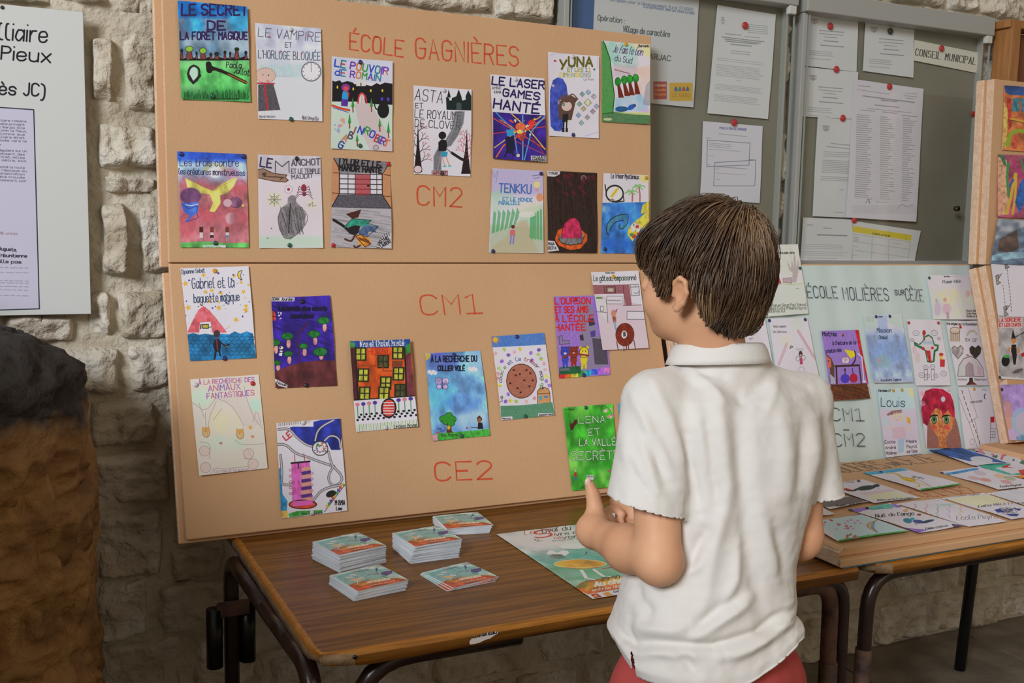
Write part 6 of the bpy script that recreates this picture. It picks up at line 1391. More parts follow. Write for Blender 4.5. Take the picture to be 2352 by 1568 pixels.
rd(PRu, K8, [(262, 565), (640, 575), (640, 1000), (250, 982)], u_b, 'magenta and yellow drawing in a clear pocket on the far stand', 'magenta drawing', coat=.6)
rd(PRu, K8, [(255, 992), (640, 1010), (640, 1310), (203, 1290)], u_c, 'grey blue drawing, lowest on the upper board of the far stand', 'grey blue drawing', coat=.6, lift=.005)
rd(PRl, K6, [(1790, 110), (2100, 120), (2150, 530), (1845, 524)], u_d, 'white drawing of hopping birds joined by dashed lines', 'hopping birds drawing', lift=.004)
rd(PRl, K6, [(1846, 520), (2100, 520), (2150, 985), (1862, 970)], u_e, 'grey drawing of a witch and cats with red title', 'witch drawing', [('dark', 1868, 962)])
rd(PRl, K6, [(1868, 1015), (2100, 1010), (2160, 1425), (1925, 1412)], u_f, 'purple drawing of a round grey face on the far stand', 'purple face drawing', [('dark', 1884, 1048)])
# wooden frame standing behind the far stand
def wframe():
    root = empty('wooden_frame', (3.02, 2.44, 0)); tag(root, 'varnished pine frame seen above the far stand in the corner', 'wooden frame')
    a = on_y(2304, 48, 2.44); x0 = a[0]; zt = a[2]
    box('post', (x0+.024, 2.44, zt-.35), (.042, .07, .70), M_pine, root, bev=.003)
    box('crossbar', (x0+.20, 2.44, zt-.012), (.42, .068, .026), M_pine, root, bev=.003)
    box('post', (x0+.40, 2.44, zt-.35), (.042, .07, .70), M_pine, root, bev=.003)
    box('panel', (x0+.22, 2.462, zt-.36), (.36, .012, .66), mat('dark_pine_panel', '#7a4a2c', .5), root)
wframe()
# ---------------------------------------------------------------- notices in the cases
def proj(p):
    d = np.array(p, float)-CAM; z = d@fw; return (1176+FOC*(d@CR)/z, 784-FOC*(d@CU)/z)
PN = Plane((0, YB-.0015, 0), (1, 0, 0), (0, 0, 1))
def doc(A, lines, c='#8c8a90'):
    """lines of print too small to read: (x0, x1, y, slope, weight)"""
    for (x0, x1, y, sl, w) in lines:
        x = x0
        while x < x1:
            L_ = min(6+14*A.rg.random(), x1-x); A.l(c, w, [(x, y+sl*(x-x0)), (x+L_, y+sl*(x+L_-x0))], .75); x += L_+3+2*A.rg.random()
def block(A, x0, x1, y0, y1, step, sl=.1, w=2.6, c='#8c8a90', shear=-.07):
    y = y0
    while y < y1: doc(A, [(x0+shear*(y-y0), x1-(x1-x0)*(.12*A.rg.random())+shear*(y-y0), y, sl, w)], c); y += step
def serif(A, c, txt, x0, y0, x1, h, y1, w):
    st, W = layout(txt, 2.2, 5); L_ = math.hypot(x1-x0, y1-y0); ux, uy = (x1-x0)/L_, (y1-y0)/L_; sx = L_/W; sy = h/6
    def T(X, Y): return (x0+X*sx*ux-(Y-6)*sy*uy, y0+X*sx*uy+(Y-6)*sy*ux)
    for p in st:
        for k in range(len(p)-1):
            a, b = p[k], p[k+1]; vert = abs(b[1]-a[1]) > abs(b[0]-a[0])*.8
            A.l(c, w if vert else w*.5, [T(*a), T(*b)])
        for e in (p[0], p[-1]):
            if len(p) <= 4 and (e[1] in (0, 6)): A.l(c, w*.45, [T(e[0]-.8, e[1]), T(e[0]+.8, e[1])])
def n_village(A):
    A.t('#6f7f98', 1.1, 'européen pour le Développement Rural (FEADER)', 1400, 2, 1590, 7, 26); A.t('#6f7f98', 1.1, "l'Europe investit dans les zones rurales", 1475, 17, 1593, 6, 33)
    A.t('#5c6066', 1.7, 'Opération :', 1371, 46, 1431, 12, 53); A.t('#5c6066', 1.9, 'Village de caractère', 1428, 72, 1535, 13, 85); A.t('#5c6066', 2.2, 'BARJAC', 1478, 134, 1536, 12, 140)
    A.r('#b0504a', 1497, 187, 1528, 228); A.t('#d8b0a0', 1.2, 'le Département', 1501, 198, 1526, 5); A.t('#d89050', 1.2, 'Languedoc', 1501, 208, 1526, 5); A.t('#d89050', 1.2, 'Roussillon', 1501, 219, 1526, 5)
    A.r('#c8a040', 1534, 190, 1588, 232)
    for k, c in enumerate(('#3f6a98', '#3f7a98', '#b0484a', '#3f6a98')): A.p(c, [(1545+k*9, 209), (1547+k*9, 201), (1549.5+k*9, 198), (1552+k*9, 202), (1553+k*9, 209)])
    A.t('#a8843a', 1.6, 'LE GARD', 1540, 222, 1582, 9, 224)
def n_lettre(A):
    doc(A, [(445, 462, 100+k*9, 0, 4) for k in range(5)]+[(600, 712, 140+k*11, .1, 3) for k in range(5)], '#7a7c80'); doc(A, [(468, 560, 192, .1, 4), (580, 665, 208, .1, 3), (448, 690, 210, .12, 5), (462, 670, 222, .12, 5), (470, 655, 234, .1, 5), (500, 620, 252, .1, 5), (505, 612, 290, .1, 3), (500, 610, 303, .1, 3)], '#6f7176')
    block(A, 420, 695, 330, 345, 12, .12); block(A, 416, 690, 368, 440, 9, .11); doc(A, [(530, 555, 465, 0, 3)]); block(A, 408, 688, 484, 520, 9, .11); block(A, 402, 680, 545, 582, 9, .1)
def n_form(A):
    A.t('#7a7aa0', 3, 'PUBLICATION DE MARIAGE', 432, 748, 588, 12, 758); doc(A, [(428, 590, 776, .1, 4)]); 
    for q in ('362,812 608,830 602,958 355,965 362,812', '402,942 642,928 635,1078 395,1078 402,942', '602,925 642,928'): A.l('#6a7088', 3.4, q)
    block(A, 370, 505, 828, 850, 10, .1, 3.4); doc(A, [(370, 395, 865, 0, 4), (405, 555, 866, .08, 3), (365, 395, 903, 0, 3), (362, 372, 955, 0, 4), (410, 590, 965, .08, 5), (408, 430, 980, 0, 3), (410, 580, 1003, .06, 3), (408, 430, 1040, 0, 3)]); doc(A, [(355, 378, 800, 0, 4)])
def crest(A, x, y): A.p('#9a9aa0', [(x-22, y-16), (x+22, y-12), (x+20, y+10), (x, y+20), (x-20, y+8)]); A.r('#c4bfa0', x-20, y-3, x+20, y+2); A.r('#8a8aa8', x-3, y-14, x+3, y+16)
def n_conv(x, y, dx=0):
    def f(A):
        crest(A, x, y); doc(A, [(x+30, x+170, y+54, .08, 5), (x+28, x+168, y+72, .08, 4), (x+60, x+130, y+92, .08, 4), (x+55, x+140, y+114, .08, 6), (x+35, x+170, y+140, .08, 6)], '#77797e'); block(A, x-30, x+110, y+172, y+200, 11, .08, 4); doc(A, [(x-28, x+90, y+216, .08, 4)])
    return f
def n_long(A):
    crest(A, 1050, 740); doc(A, [(1080, 1195, 825, .1, 5), (1050, 1195, 842, .1, 5)]); block(A, 1035, 1200, 872, 900, 12, .05, 3.6); block(A, 1030, 1200, 920, 1000, 10, .05, 3.6); block(A, 1020, 1190, 1015, 1045, 10, .05, 3.4); doc(A, [(1125, 1150, 1095, 0, 4), (1095, 1150, 1230, .05, 4)])
def n_liste(A):
    doc(A, [(1235, 1305, 498, .08, 4), (1232, 1420, 520, .14, 3), (1510, 1575, 540, .1, 3), (1500, 1575, 555, .1, 3), (1515, 1560, 570, .1, 3), (1265, 1560, 556, .13, 6), (1370, 1460, 580, .1, 6), (1330, 1470, 608, .1, 5), (1290, 1540, 628, .1, 3), (1250, 1330, 636, .1, 4), (1375, 1460, 648, .1, 4), (1490, 1575, 668, .1, 4)], '#77767c')
    y = 664
    while y < 1150: 
        doc(A, [(1226-(y-664)*.04, 1290+30*A.rg.random()-(y-664)*.04, y, .08, 4), (1365-(y-664)*.02, 1400+50*A.rg.random()-(y-664)*.02, y+12, .08, 4), (1495-(y-664)*.03, 1520+50*A.rg.random()-(y-664)*.03, y+22, .08, 4)], '#85848a'); A.l('#a9a8ae', 1.4, [(1222-(y-664)*.04, y+9), (1590-(y-664)*.03, y+40)], .8); y += 12.5
    A.l('#777788', 3, '1270,1180 1285,1145 1300,1185 1280,1160 1305,1150', sm=1); A.l('#777788', 3, '1455,1210 1480,1180 1510,1200 1545,1185', sm=1); doc(A, [(1330, 1405, 1170, .05, 3)]); A.r('#b0afb5', 1195, 1190, 1570, 1240, .4)
def n_arrete(A): doc(A, [(942, 975, 1302, .05, 4), (1035, 1080, 1320, .05, 4), (1000, 1172, 1358, .03, 8)], '#77797e'); block(A, 930, 1150, 1412, 1440, 11, .03); block(A, 925, 1170, 1452, 1480, 11, .03); block(A, 940, 1130, 1492, 1520, 11, .03)
def n_jaune(A):
    A.p('#c8b43a', '1205,1315 1548,1368 1542,1404 1203,1352'); A.t('#6a602a', 2.6, 'CONCILIATEUR', 1322, 1366, 1425, 9, 1382); A.l('#8a8440', 2, '1518,1366 1512,1398')
    for q in ('1205,1365 1540,1412 1520,1545', '1203,1410 1535,1455', '1203,1460 1530,1502', '1320,1385 1310,1530', '1420,1395 1410,1540'): A.l('#9a9898', 2.4, q)
    block(A, 1208, 1240, 1385, 1415, 10, .1, 4); doc(A, [(1205, 1230, 1440, .1, 3), (1205, 1230, 1488, .1, 3), (1440, 1490, 1420, .1, 3)])
def nd(crop, q, fn, label, w=300, asp=1.41, bg='#c3c3c6', mags=(), curl=.003, cat='notice', **kw):
    o = drawing(PN, crop, q, fn, label, '', [], bg=bg, w=w, asp=asp, name='notice', cat=cat, curl=curl, **kw)
    for (c, x, y, lb) in mags: pin(c, tuple(PN.hit(crop[0]+crop[2]*x, crop[1]+crop[2]*y, .004)), PN.n, lb, .0105, 'magnet', 'round magnets in the notice cases')
    return o
nd((0, 0, 1), [(1368, -60), (1606, -30), (1590, 247), (1352, 224)], n_village, 'white sign reading Opération Village de caractère Barjac', 420, 1.2, gain=1.2)
box('blue_emblem', tuple(PN.hit(1338, 20, .002)), (.075, .0015, .16), mat('emblem_blue', '#41649a', .6), c1)
nd(K5, [(420, 30), (760, 85), (712, 692), (360, 658)], n_lettre, 'printed letter with a red magnet in the left-hand case', mags=[('red', 583, 149, 'red magnet on the printed letter, highest in the left-hand case')])
nd(K5, [(338, 703), (683, 733), (665, 1180), (318, 1150)], n_form, "printed form with two ruled boxes above the boy's hair", asp=1.3, mags=[('red', 519, 712, 'red magnet on the ruled form above the hair')], bg='#c6c3ce')
nd(K5, [(915, 72), (1237, 126), (1228, 418), (910, 380)], n_conv(985, 124), 'short white notice, upper left of the right-hand case', asp=.95, mags=[('red', 1078, 153, 'red magnet on the notice at the top left of the right-hand case')])
nd(K5, [(908, 386), (1237, 420), (1225, 692), (903, 676)], n_conv(978, 452), 'short white notice below the upper left one in the right-hand case', asp=.95, mags=[('red', 1113, 403, 'red magnet between the two short notices')], lift=.002)
nd(K5, [(1000, 660), (1215, 672), (1195, 1264), (968, 1255)], n_long, 'long white notice partly under the big list', asp=2.0, mags=[('red', 1150, 686, 'red magnet on the long notice, left of the big list')], lift=.0025)
nd(K5, [(1280, 130), (1565, 175), (1555, 452), (1262, 412)], n_conv(1330, 170), 'short white notice held by the black magnet', asp=.95, mags=[('black', 1427, 182, 'black magnet on the upper notice of the right-hand case')])
def n_conseil(A): serif(A, '#3a383a', 'CONSEIL MUNICIPAL', 1568, 322, 1915, 40, 376, 5)
nd(K5, [(1565, 232), (1948, 308), (1940, 427), (1558, 352)], n_conseil, 'white strip reading Conseil Municipal', 480, .31, '#c6c2b6', mags=[('red', 1724, 282, 'red magnet on the Conseil Municipal strip')], curl=.001, cat='sign')
nd(K5, [(1210, 460), (1613, 517), (1563, 1287), (1155, 1262)], n_liste, 'large white list with many printed rows', 420, 1.75, '#c6c2cc', mags=[('red', 1421, 503, 'red magnet at the top of the large list')], lift=.004, curl=.006)
nd(K5, [(918, 1262), (1205, 1275), (1200, 1590), (893, 1570)], n_arrete, 'white notice at the foot of the right-hand case, left of the yellow-banded sheet', asp=1.1, mags=[('red', 1217, 1278, 'red magnet between the two lowest sheets')])
nd(K5, [(1205, 1282), (1598, 1340), (1545, 1600), (1198, 1570)], n_jaune, 'tilted white sheet with a yellow band', asp=.7, lift=.003)
pin('red', tuple(PN.hit(2235, 262, .004)), PN.n, 'red magnet alone near the right frame of the case', .0095, 'magnet', 'round magnets in the notice cases')
kp = on_y(2195, 479, YG-.007); tube('lock_knob', [(kp[0], YG-.018, kp[2]), (kp[0], YG-.006, kp[2])], .0085, M_tube, c2, 18)
# ---------------------------------------------------------------- white panel left
M_white = mat('white_panel', '#cfcecb', .5, gain=1.0)
PWp = Plane((-.40, 2.484, 1.2025), (1, 0, 0), (0, 0, 1))
pan = empty('text_panel', (-.12, 2.484, 1.2)); tag(pan, 'white hanging text panel about the milliaire of Pieux, at the left edge', 'panel')
box('board', (-.12, 2.4895, 1.529), (.56, .011, .652), M_white, pan, bev=.001)
def pn(A):
    for (t, x0, y0, x1, y1, h) in (('milliaire', -36, 88, 108, 98, 37), ('Pieux', 3, 136, 116, 144, 30), ('après JC)', -64, 214, 103, 221, 28)): A.t('#101218', 4.2, t, x0, y0, x1, h, y1, j=.1)
    A.p('#c4c0d4', '-300,226 79,252 91,709 -280,720'); A.l('#1a2030', 2.6, '-300,226 78,252 91,709 -280,720')
    ls = ['une borne milliaire romaine', 'une borne romaine provient', 'entre Alba et Barjac. Elle', "et date d'Antonin le Pieux,", 'milliaires antonins que', 'borne, ce milliaire était', 'et fut déplacée vers le', 'mille.', '', 'bornes milles réguliers sur un', 'elles matérialisent des', 'et représentait milles', 'pas de 0,74 mètre, soit', '', 'bornes ont jalonné la route', "territoire. A l'époque du", "fut de l'administration", 'ce type ont été trouvés', 'à Nîmes, en passant par']
    for i, t in enumerate(ls):
        if t: A.t('#55536a', .9, t, -60, 276+i*7.6, 61-(4 if i % 3 else 0)-(50 if t == 'mille.' else 0), 4.6, 281+i*7.6, j=.1)
    A.t('#8a6a7a', 1, 'TRIB unicia', -10, 537, 40, 5, 539); A.t('#1c1a2a', 1.6, 'Auguste,', -2, 574, 38, 7, 577, j=.1); A.t('#1c1a2a', 1.6, 'puissance Tribunitienne', -60, 588, 62, 7, 591, j=.1); A.t('#1c1a2a', 1.6, 'XVIII mille pas.', -35, 602, 51, 7, 605, j=.1)
    for y in (613, 624, 643, 648, 656, 664, 677): doc(A, [(-60, 66, y, .02, 1.6)], '#77758a')
cs = [proj((-.40, 2.4838, 1.854)), proj((.1595, 2.4838, 1.854)), proj((.1595, 2.4838, 1.2035)), proj((-.40, 2.4838, 1.2035))]
A = Art(cs, '#c9cbc9', 1000, 1.163, 5, .01); pn(A)
o = sheet('text_print', [PWp.at(.0, .6515, 0), PWp.at(.559, .6515, 0), PWp.at(.559, .001, 0), PWp.at(.0, .001, 0)], PWp.n, art_mat('panel_print', A, .55, 1.18), pan, lift=.0006, curl=0, warp=0, nx=2, ny=2)
pin('dark', tuple(on_y(5, 17, 2.483)), PWp.n, 'dark nail head at the top of the white text panel', .004)

# ---------------------------------------------------------------- leaflets
K9 = (460, 1140, 1/3.2667)
def leaf_art(A):
    A.r('#b8c8c4', 1600, 450, 2300, 720, 1, 'w', soft=4); A.p('#5f9a94', '1700,570 1900,520 2080,520 2160,570 2000,600 1850,640 1780,640', .9, 'v', 14); A.p('#7a9a5a', '1800,640 2000,590 2150,580 2225,605 2100,625 1850,680', .7, 'v', 10)
    A.p('#b8502e', '1790,660 1850,630 1950,605 2060,600 2140,590 2225,606 1890,693', 1, 'w', 3); A.p('#c98a3a', '1840,640 1960,606 2080,600 2040,615 1900,650', .9, 'w', 5)
    A.p('#4a4070', '2035,545 2110,535 2105,560 2070,572 2035,565', 1, 'b'); A.p('#4a4070', '1990,520 2000,512 2010,530 2000,545'); A.l('#3a3450', 3, '1930,578 1960,560 1990,555 2035,560', sm=1); A.l('#3a3450', 4, '1995,545 2020,560')
    for (x, y) in ((1840, 565), (1815, 582), (1900, 590), (2110, 570)): A.e('#c8ccca', x, y, 24, 6); A.e('#8a9a98', x, y+4, 20, 3)
    A.e('#d8a878', 1865, 602, 40, 9); A.l('#d0c8c0', 4, '1875,610 1880,632'); A.l('#5a2f2a', 5, '2045,575 2080,590 2225,608', sm=1)
    A.t('#a83a5a', 3, 'S', 1842, 552, 1862, 20, 546); A.t('#5a5a60', 2, 'festival du livre', 1865, 544, 1945, 9, 528); A.t('#d8d4cc', 3.4, 'CHATEAU DE BARJAC', 1945, 630, 2105, 14, 600); A.t('#d8b8a0', 2, 'Entrée libre 10h à 19h', 1965, 652, 2135, 9, 615)
LA = Art([(1675, 563), (2015, 488), (2225, 605), (1890, 692)], '#b8c4c2', 260, 1.0, 77); leaf_art(LA)
M_leaftop = art_mat('leaflet_cover', LA, .35, 1.45)
M_leafside = mat('leaflet_paper', '#dde4ea', .6)
LW, LD, LT = .108, .106, .0018
def leaf_mesh(plain=False):
    me = bpy.data.meshes.new('leaflet'); V = []; F = []; UV = {}
    n = 4
    for k in range(n+1):
        for j in range(n+1):
            V.append((-LW/2+LW*j/n, -LD/2+LD*k/n, LT*.92+.0004*math.sin(j*1.3+k)))
    for k in range(n):
        for j in range(n): F.append((k*(n+1)+j, k*(n+1)+j+1, (k+1)*(n+1)+j+1, (k+1)*(n+1)+j))
    b = len(V)
    per = [j for j in range(n+1)]+[(k+1)*(n+1)-1 for k in range(1, n+1)]+[n*(n+1)+j for j in range(n-1, -1, -1)]+[k*(n+1) for k in range(n-1, 0, -1)]
    for i in per: V.append((V[i][0], V[i][1], .0001))
    m = len(per)
    for i in range(m): F.append((per[i], b+i, b+(i+1) % m, per[(i+1) % m]))
    F.append(tuple(b+i for i in range(m))[::-1])
    me.from_pydata(V, [], F); uv = me.uv_layers.new(name='UVMap')
    for lp in me.loops:
        v = V[lp.vertex_index]; uv.data[lp.index].uv = (v[0]/LW+.5, v[1]/LD+.5)
    me.materials.append(M_leaftop); me.materials.append(M_leafside)
    for i, p in enumerate(me.polygons): p.material_index = 0 if i < n*n and not plain else 1
    return me
LM = leaf_mesh(); LP = leaf_mesh(True)
ORD = 'top second third fourth fifth sixth seventh eighth ninth tenth eleventh twelfth thirteenth fourteenth fifteenth sixteenth seventeenth eighteenth nineteenth twentieth twenty-first twenty-second'.split()
def stack(quad, h, nlv, seed, name, fan=0, drift=(0, 0), top=''):
    P = [on_z(K9[0]+K9[2]*x, K9[1]+K9[2]*y, TZ+h) for x, y in quad]
    c = sum(P)/4; a = math.atan2((P[1]-P[0])[1]+(P[2]-P[3])[1], (P[1]-P[0])[0]+(P[2]-P[3])[0]); r = random.Random(seed)
    pitch = h/nlv
    for i in range(nlv):
        o = bpy.data.objects.new('leaflet', LM if i == nlv-1 or nlv == 3 else LP); COL.objects.link(o); t = 1-i/max(1, nlv-1)
        aa = a-fan*t*(1 if t < .999 else .9)+(r.uniform(-.02, .02) if i < nlv-1 else 0)
        o.location = (c[0]+drift[0]*t+r.uniform(-.0015, .0015)*(i < nlv-1), c[1]+drift[1]*t+r.uniform(-.0015, .0015)*(i < nlv-1), TZ+.0003+i*pitch)
        o.rotation_euler = (0, 0, aa); o.scale = (1, 1, min(1.0, pitch/LT*.98))
        if i == nlv-1: tag(o, top, 'leaflet', 'leaflets in stacks on the table')
        else: tag(o, '%s leaflet from the top of %s' % (ORD[nlv-1-i], name), 'leaflet', 'leaflets in stacks on the table')
stack([(877, 343), (1236, 264), (1358, 365), (985, 440)], .036, 20, 1, 'the tall leftmost stack', -.03, (-.001, -.003), 'top leaflet of the tall leftmost stack, nearest the board corner')
stack([(1472, 260), (1815, 200), (1936, 335), (1572, 392)], .036, 22, 2, 'the tall middle stack', .16, (-.004, -.002), 'top leaflet of the tall fanned stack in the middle')
stack([(1750, 143), (2075, 112), (2183, 215), (1870, 242)], .017, 11, 3, 'the low stack touching the foam board', .12, (-.006, 0), 'top leaflet of the low stack furthest back against the board')
stack([(1003, 582), (1362, 503), (1540, 632), (1163, 718)], .018, 10, 4, 'the front low stack', .05, (-.004, -.002), 'top leaflet of the low stack in front of the tall leftmost one')
stack([(1675, 563), (2015, 488), (2225, 605), (1890, 692)], .0056, 3, 5, 'the three-leaflet pile', .10, (-.008, -.004), 'top leaflet of the pile of three, nearest the big poster')

# festival poster on the table
KF = (960, 1140, .273)
PW4 = [(.953, 2.030), (1.252, 2.030), (1.250, 1.602), (.951, 1.602)]
q4 = [proj((x, y, TZ)) for x, y in PW4]; q4 = [((x-960)/.273, (y-1140)/.273) for x, y in q4]
def fest(A):
    A.r('#aabfbf', 600, 200, 3000, 1000, 1, 'w', soft=4); A.p('#c6c8c8', '600,330 3000,80 3000,250 2200,330 1000,470 760,420', 1, '', 60)
    A.p('#4f9488', '900,500 1400,430 2400,330 2600,500 1700,600 1150,640', .9, 'v', 40); A.p('#5f9a78', '1000,600 1500,560 2300,520 2400,640 1600,720 1200,700', .9, 'v', 30)
    A.p('#b8582a', '1320,775 1370,730 1480,705 1640,690 2200,600 3000,600 3000,760 1450,840', 1, 'w', 3); A.p('#c99a3a', '1380,740 1550,700 1700,680 1800,690 1700,730 1500,770 1420,800', .9, 'w', 12)
    for k in range(30): A.l('#7a3f1e', 3, [(1340+k*10, 790-k*3), (1370+k*9, 735-k*2), (1420+k*9, 712-k)], .6, sm=1)
    for k in range(26): A.l('#b8d0c8' if k % 2 else '#2f6a5a', 3, [(960+k*26, 470+(k*37) % 160), (1040+k*26, 462+(k*37) % 160), (1110+k*26, 470+(k*37) % 160)], .6, sm=1)
    for k in range(20): A.l('#3f7a4a', 3, [(1240+k*9, 690), (1230+k*11, 720), (1330+k*4, 775)], .6, sm=1)
    A.t('#b0342a', 5, "l'e", 898, 330, 985, 42, 318, j=.1); A.t('#b0342a', 17, 'S', 990, 358, 1125, 62, 338, j=0); A.t('#3f3c42', 6, 'tival du', 1040, 312, 1285, 38, 285, j=.1); A.t('#a83a4a', 5, 'li', 1118, 340, 1150, 36, 335, j=0); A.t('#3f3c42', 6, 'vre en', 1160, 338, 1380, 30, 312, j=.1); A.t('#a83a4a', 5, 'cé', 1145, 364, 1205, 22, 360, j=.1); A.t('#3f3c42', 6, 'vennes', 1215, 362, 1500, 28, 335, j=.1); A.t('#55535a', 2.5, 'imaginaire', 1132, 384, 1350, 14, 364, j=.1)
    A.l('#222', 5, '978,362 1000,382 1050,378'); A.l('#222', 4, '1000,358 1020,376')
    A.p('#cfd2d0', '1078,490 1100,460 1130,458 1172,478 1215,456 1262,462 1272,480 1240,502 1175,492 1120,492'); 
    for k in range(16): A.l('#30382f', 3, [(1130+k*5, 492), (1100+k*10, 532-abs(k-8)*2)], .9); A.l('#c8d4cc', 2, [(1120+k*7, 500), (1040+k*18, 545-abs(k-8)*3)], .5, sm=1)
    A.p('#cfd2d0', '1182,430 1240,402 1340,402 1420,430 1360,446 1240,444'); A.l('#30382f', 4, '1240,448 1380,446'); A.l('#222', 5, '1410,490 1420,470')
    A.e('#c9903c', 1365, 572, 220, 40, 1, 'w'); A.l('#d8d0bc', 5, '1145,575 1170,550 1290,540 1380,525 1440,540 1540,548 1600,575 1500,598 1300,602 1200,598 1150,585', sm=1); A.l('#8a4a3a', 7, '1220,602 1400,615 1540,598', t='h'); A.l('#d8c8a0', 4, '1180,575 1260,560 1330,585 1400,555', sm=2, a=.7)
    A.l('#d4d0cc', 20, '1375,625 1392,650 1412,685', sm=1); A.l('#d4d0cc', 13, '1405,690 1485,706'); A.l('#d4d0cc', 18, '1480,618 1520,650 1560,675', sm=1); A.l('#d4d0cc', 12, '1560,676 1618,678'); A.l('#a8402e', 14, '1560,610 1640,600', t='b')
    A.t('#3a2f28', 5, '29. 30. 31', 1545, 716, 1790, 28, 680, j=.1); A.t('#cfd0d4', 11, 'Au château de Barjac', 1492, 764, 2300, 40, 650, j=.1); A.t('#d8cfc4', 4, 'entrée libre . 10h à 19h', 1470, 804, 2000, 22, 725, j=.1)
    A.p('#c6c8cc', '1400,835 3000,560 3000,640 1478,872'); A.p('#98182e', '1450,832 1505,822 1548,850 1492,862'); A.e('#c98a3a', 1495, 842, 20, 10); A.p('#c98a4a', '1548,822 1600,808 1645,836 1590,848'); A.t('#3a3a44', 4, 'Salon', 1645, 818, 1740, 18, 800)
FA = Art(q4, '#b8c4c2', 640, 1.43, 88, .01); fest(FA)
o = sheet('festival_poster', [np.array((x, y, TZ)) for x, y in PW4], np.array([0, 0, 1.0]), art_mat('festival_print', FA, .32, 1.4), None, lift=.0012, curl=0, warp=.0004)
tag(o, "large teal and orange festival poster lying on the table under the boy's arm", 'poster')
# ---------------------------------------------------------------- the boy
import openvdb
def Pp(px, py, d): return CAM + ray(px, py)*d
class Field:
    def __init__(s, lo, hi, h):
        s.lo = np.array(lo, float); s.h = h; s.n = np.ceil((np.array(hi)-s.lo)/h).astype(int)
        s.a = np.full(s.n, .05, np.float32)
    def sl(s, lo, hi, m):
        i0 = np.clip(np.floor((np.array(lo)-m-s.lo)/s.h).astype(int), 0, s.n); i1 = np.clip(np.ceil((np.array(hi)+m-s.lo)/s.h).astype(int)+1, 0, s.n)
        sl = tuple(slice(a, b) for a, b in zip(i0, i1))
        g = np.meshgrid(*[s.lo[k]+s.h*np.arange(i0[k], i1[k]) for k in range(3)], indexing='ij')
        return sl, np.stack(g, -1)
    def add(s, f, lo, hi, k=.01, sub=False):
        sl, P = s.sl(lo, hi, k+.012)
        if P.size == 0: return
        b = f(P).astype(np.float32); a = s.a[sl]
        if sub:
            b = -b; h = np.clip(.5-.5*(b-a)/k, 0, 1); s.a[sl] = b*(1-h)+a*h+k*h*(1-h)
            # smooth max
            h = np.clip(.5+.5*(b-a)/k, 0, 1); s.a[sl] = a*(1-h)+b*h+k*h*(1-h)
        else:
            h = np.clip(.5+.5*(a-b)/k, 0, 1); s.a[sl] = a*(1-h)+b*h-k*h*(1-h)
    def cone(s, p, q, ra, rb, k=.01, flat=None):
        p = np.array(p, float); q = np.array(q, float); r = max(ra, rb)
        def f(P):
            e = q-p; t = np.clip(((P-p)@e)/(e@e), 0, 1)[..., None]; c = p+e*t
            v = P-c
            if flat is not None:
                n, fz = flat; n = np.array(n)/np.linalg.norm(n); w = (v@n)[..., None]*n; v = v+w*(1/fz-1)
            return np.linalg.norm(v, axis=-1)-(ra+(rb-ra)*t[..., 0])
        s.add(f, np.minimum(p, q)-r, np.maximum(p, q)+r, k)
    def chain(s, pts, rs, k=.006, kk=None):
        for i in range(len(pts)-1): s.cone(pts[i], pts[i+1], rs[i], rs[i+1], k)
    def ell(s, c, r, R=None, k=.01, sub=False):
        c = np.array(c, float); r = np.array(r, float); R = np.eye(3) if R is None else R
        def f(P):
            q = (P-c)@R; k0 = np.linalg.norm(q/r, axis=-1); k1 = np.linalg.norm(q/(r*r), axis=-1)+1e-9; return k0*(k0-1)/k1
        m = r.max(); s.add(f, c-m, c+m, k, sub)
    def mesh(s, name, mt, parent, fn=None, iso=0.0, drop=None, smooth=1):
        g = openvdb.FloatGrid(.05); g.copyFromArray(np.ascontiguousarray(np.minimum(s.a, .049)))
        p, q = g.convertToQuads(iso); V = p.astype(float)*s.h+s.lo; q = q.copy()
        for _ in range(smooth):
            acc = np.zeros_like(V); cnt = np.zeros(len(V))
            for a in range(4):
                b = (a+1) % 4
                np.add.at(acc, q[:, a], V[q[:, b]]); np.add.at(cnt, q[:, a], 1); np.add.at(acc, q[:, b], V[q[:, a]]); np.add.at(cnt, q[:, b], 1)
            V = V*.5+.5*acc/cnt[:, None]
        if fn is not None:
            N = normals(V, q); V = fn(V, N)
        if drop is not None:
            c = V[q].mean(1); q = q[~drop(c, V, q)]
            used = np.unique(q); mp = -np.ones(len(V), int); mp[used] = np.arange(len(used)); V = V[used]; q = mp[q]
        me = bpy.data.meshes.new(name); me.vertices.add(len(V)); me.vertices.foreach_set('co', V.ravel())
        me.loops.add(q.size); me.loops.foreach_set('vertex_index', q.ravel().astype(np.int32)); me.polygons.add(len(q))
        me.polygons.foreach_set('loop_start', np.arange(0, q.size, 4)); me.polygons.foreach_set('use_smooth', [True]*len(q)); me.update(); me.validate()
        return link(name, me, mt, parent)
def normals(V, q):
    n = np.cross(V[q[:, 2]]-V[q[:, 0]], V[q[:, 3]]-V[q[:, 1]]); N = np.zeros_like(V)
    for a in range(4): np.add.at(N, q[:, a], n)
    return N/(np.linalg.norm(N, axis=1)[:, None]+1e-12)
def toview(V):
    d = V-CAM; z = d@fw; return np.c_[1176+FOC*(d@CR)/z, 784-FOC*(d@CU)/z]

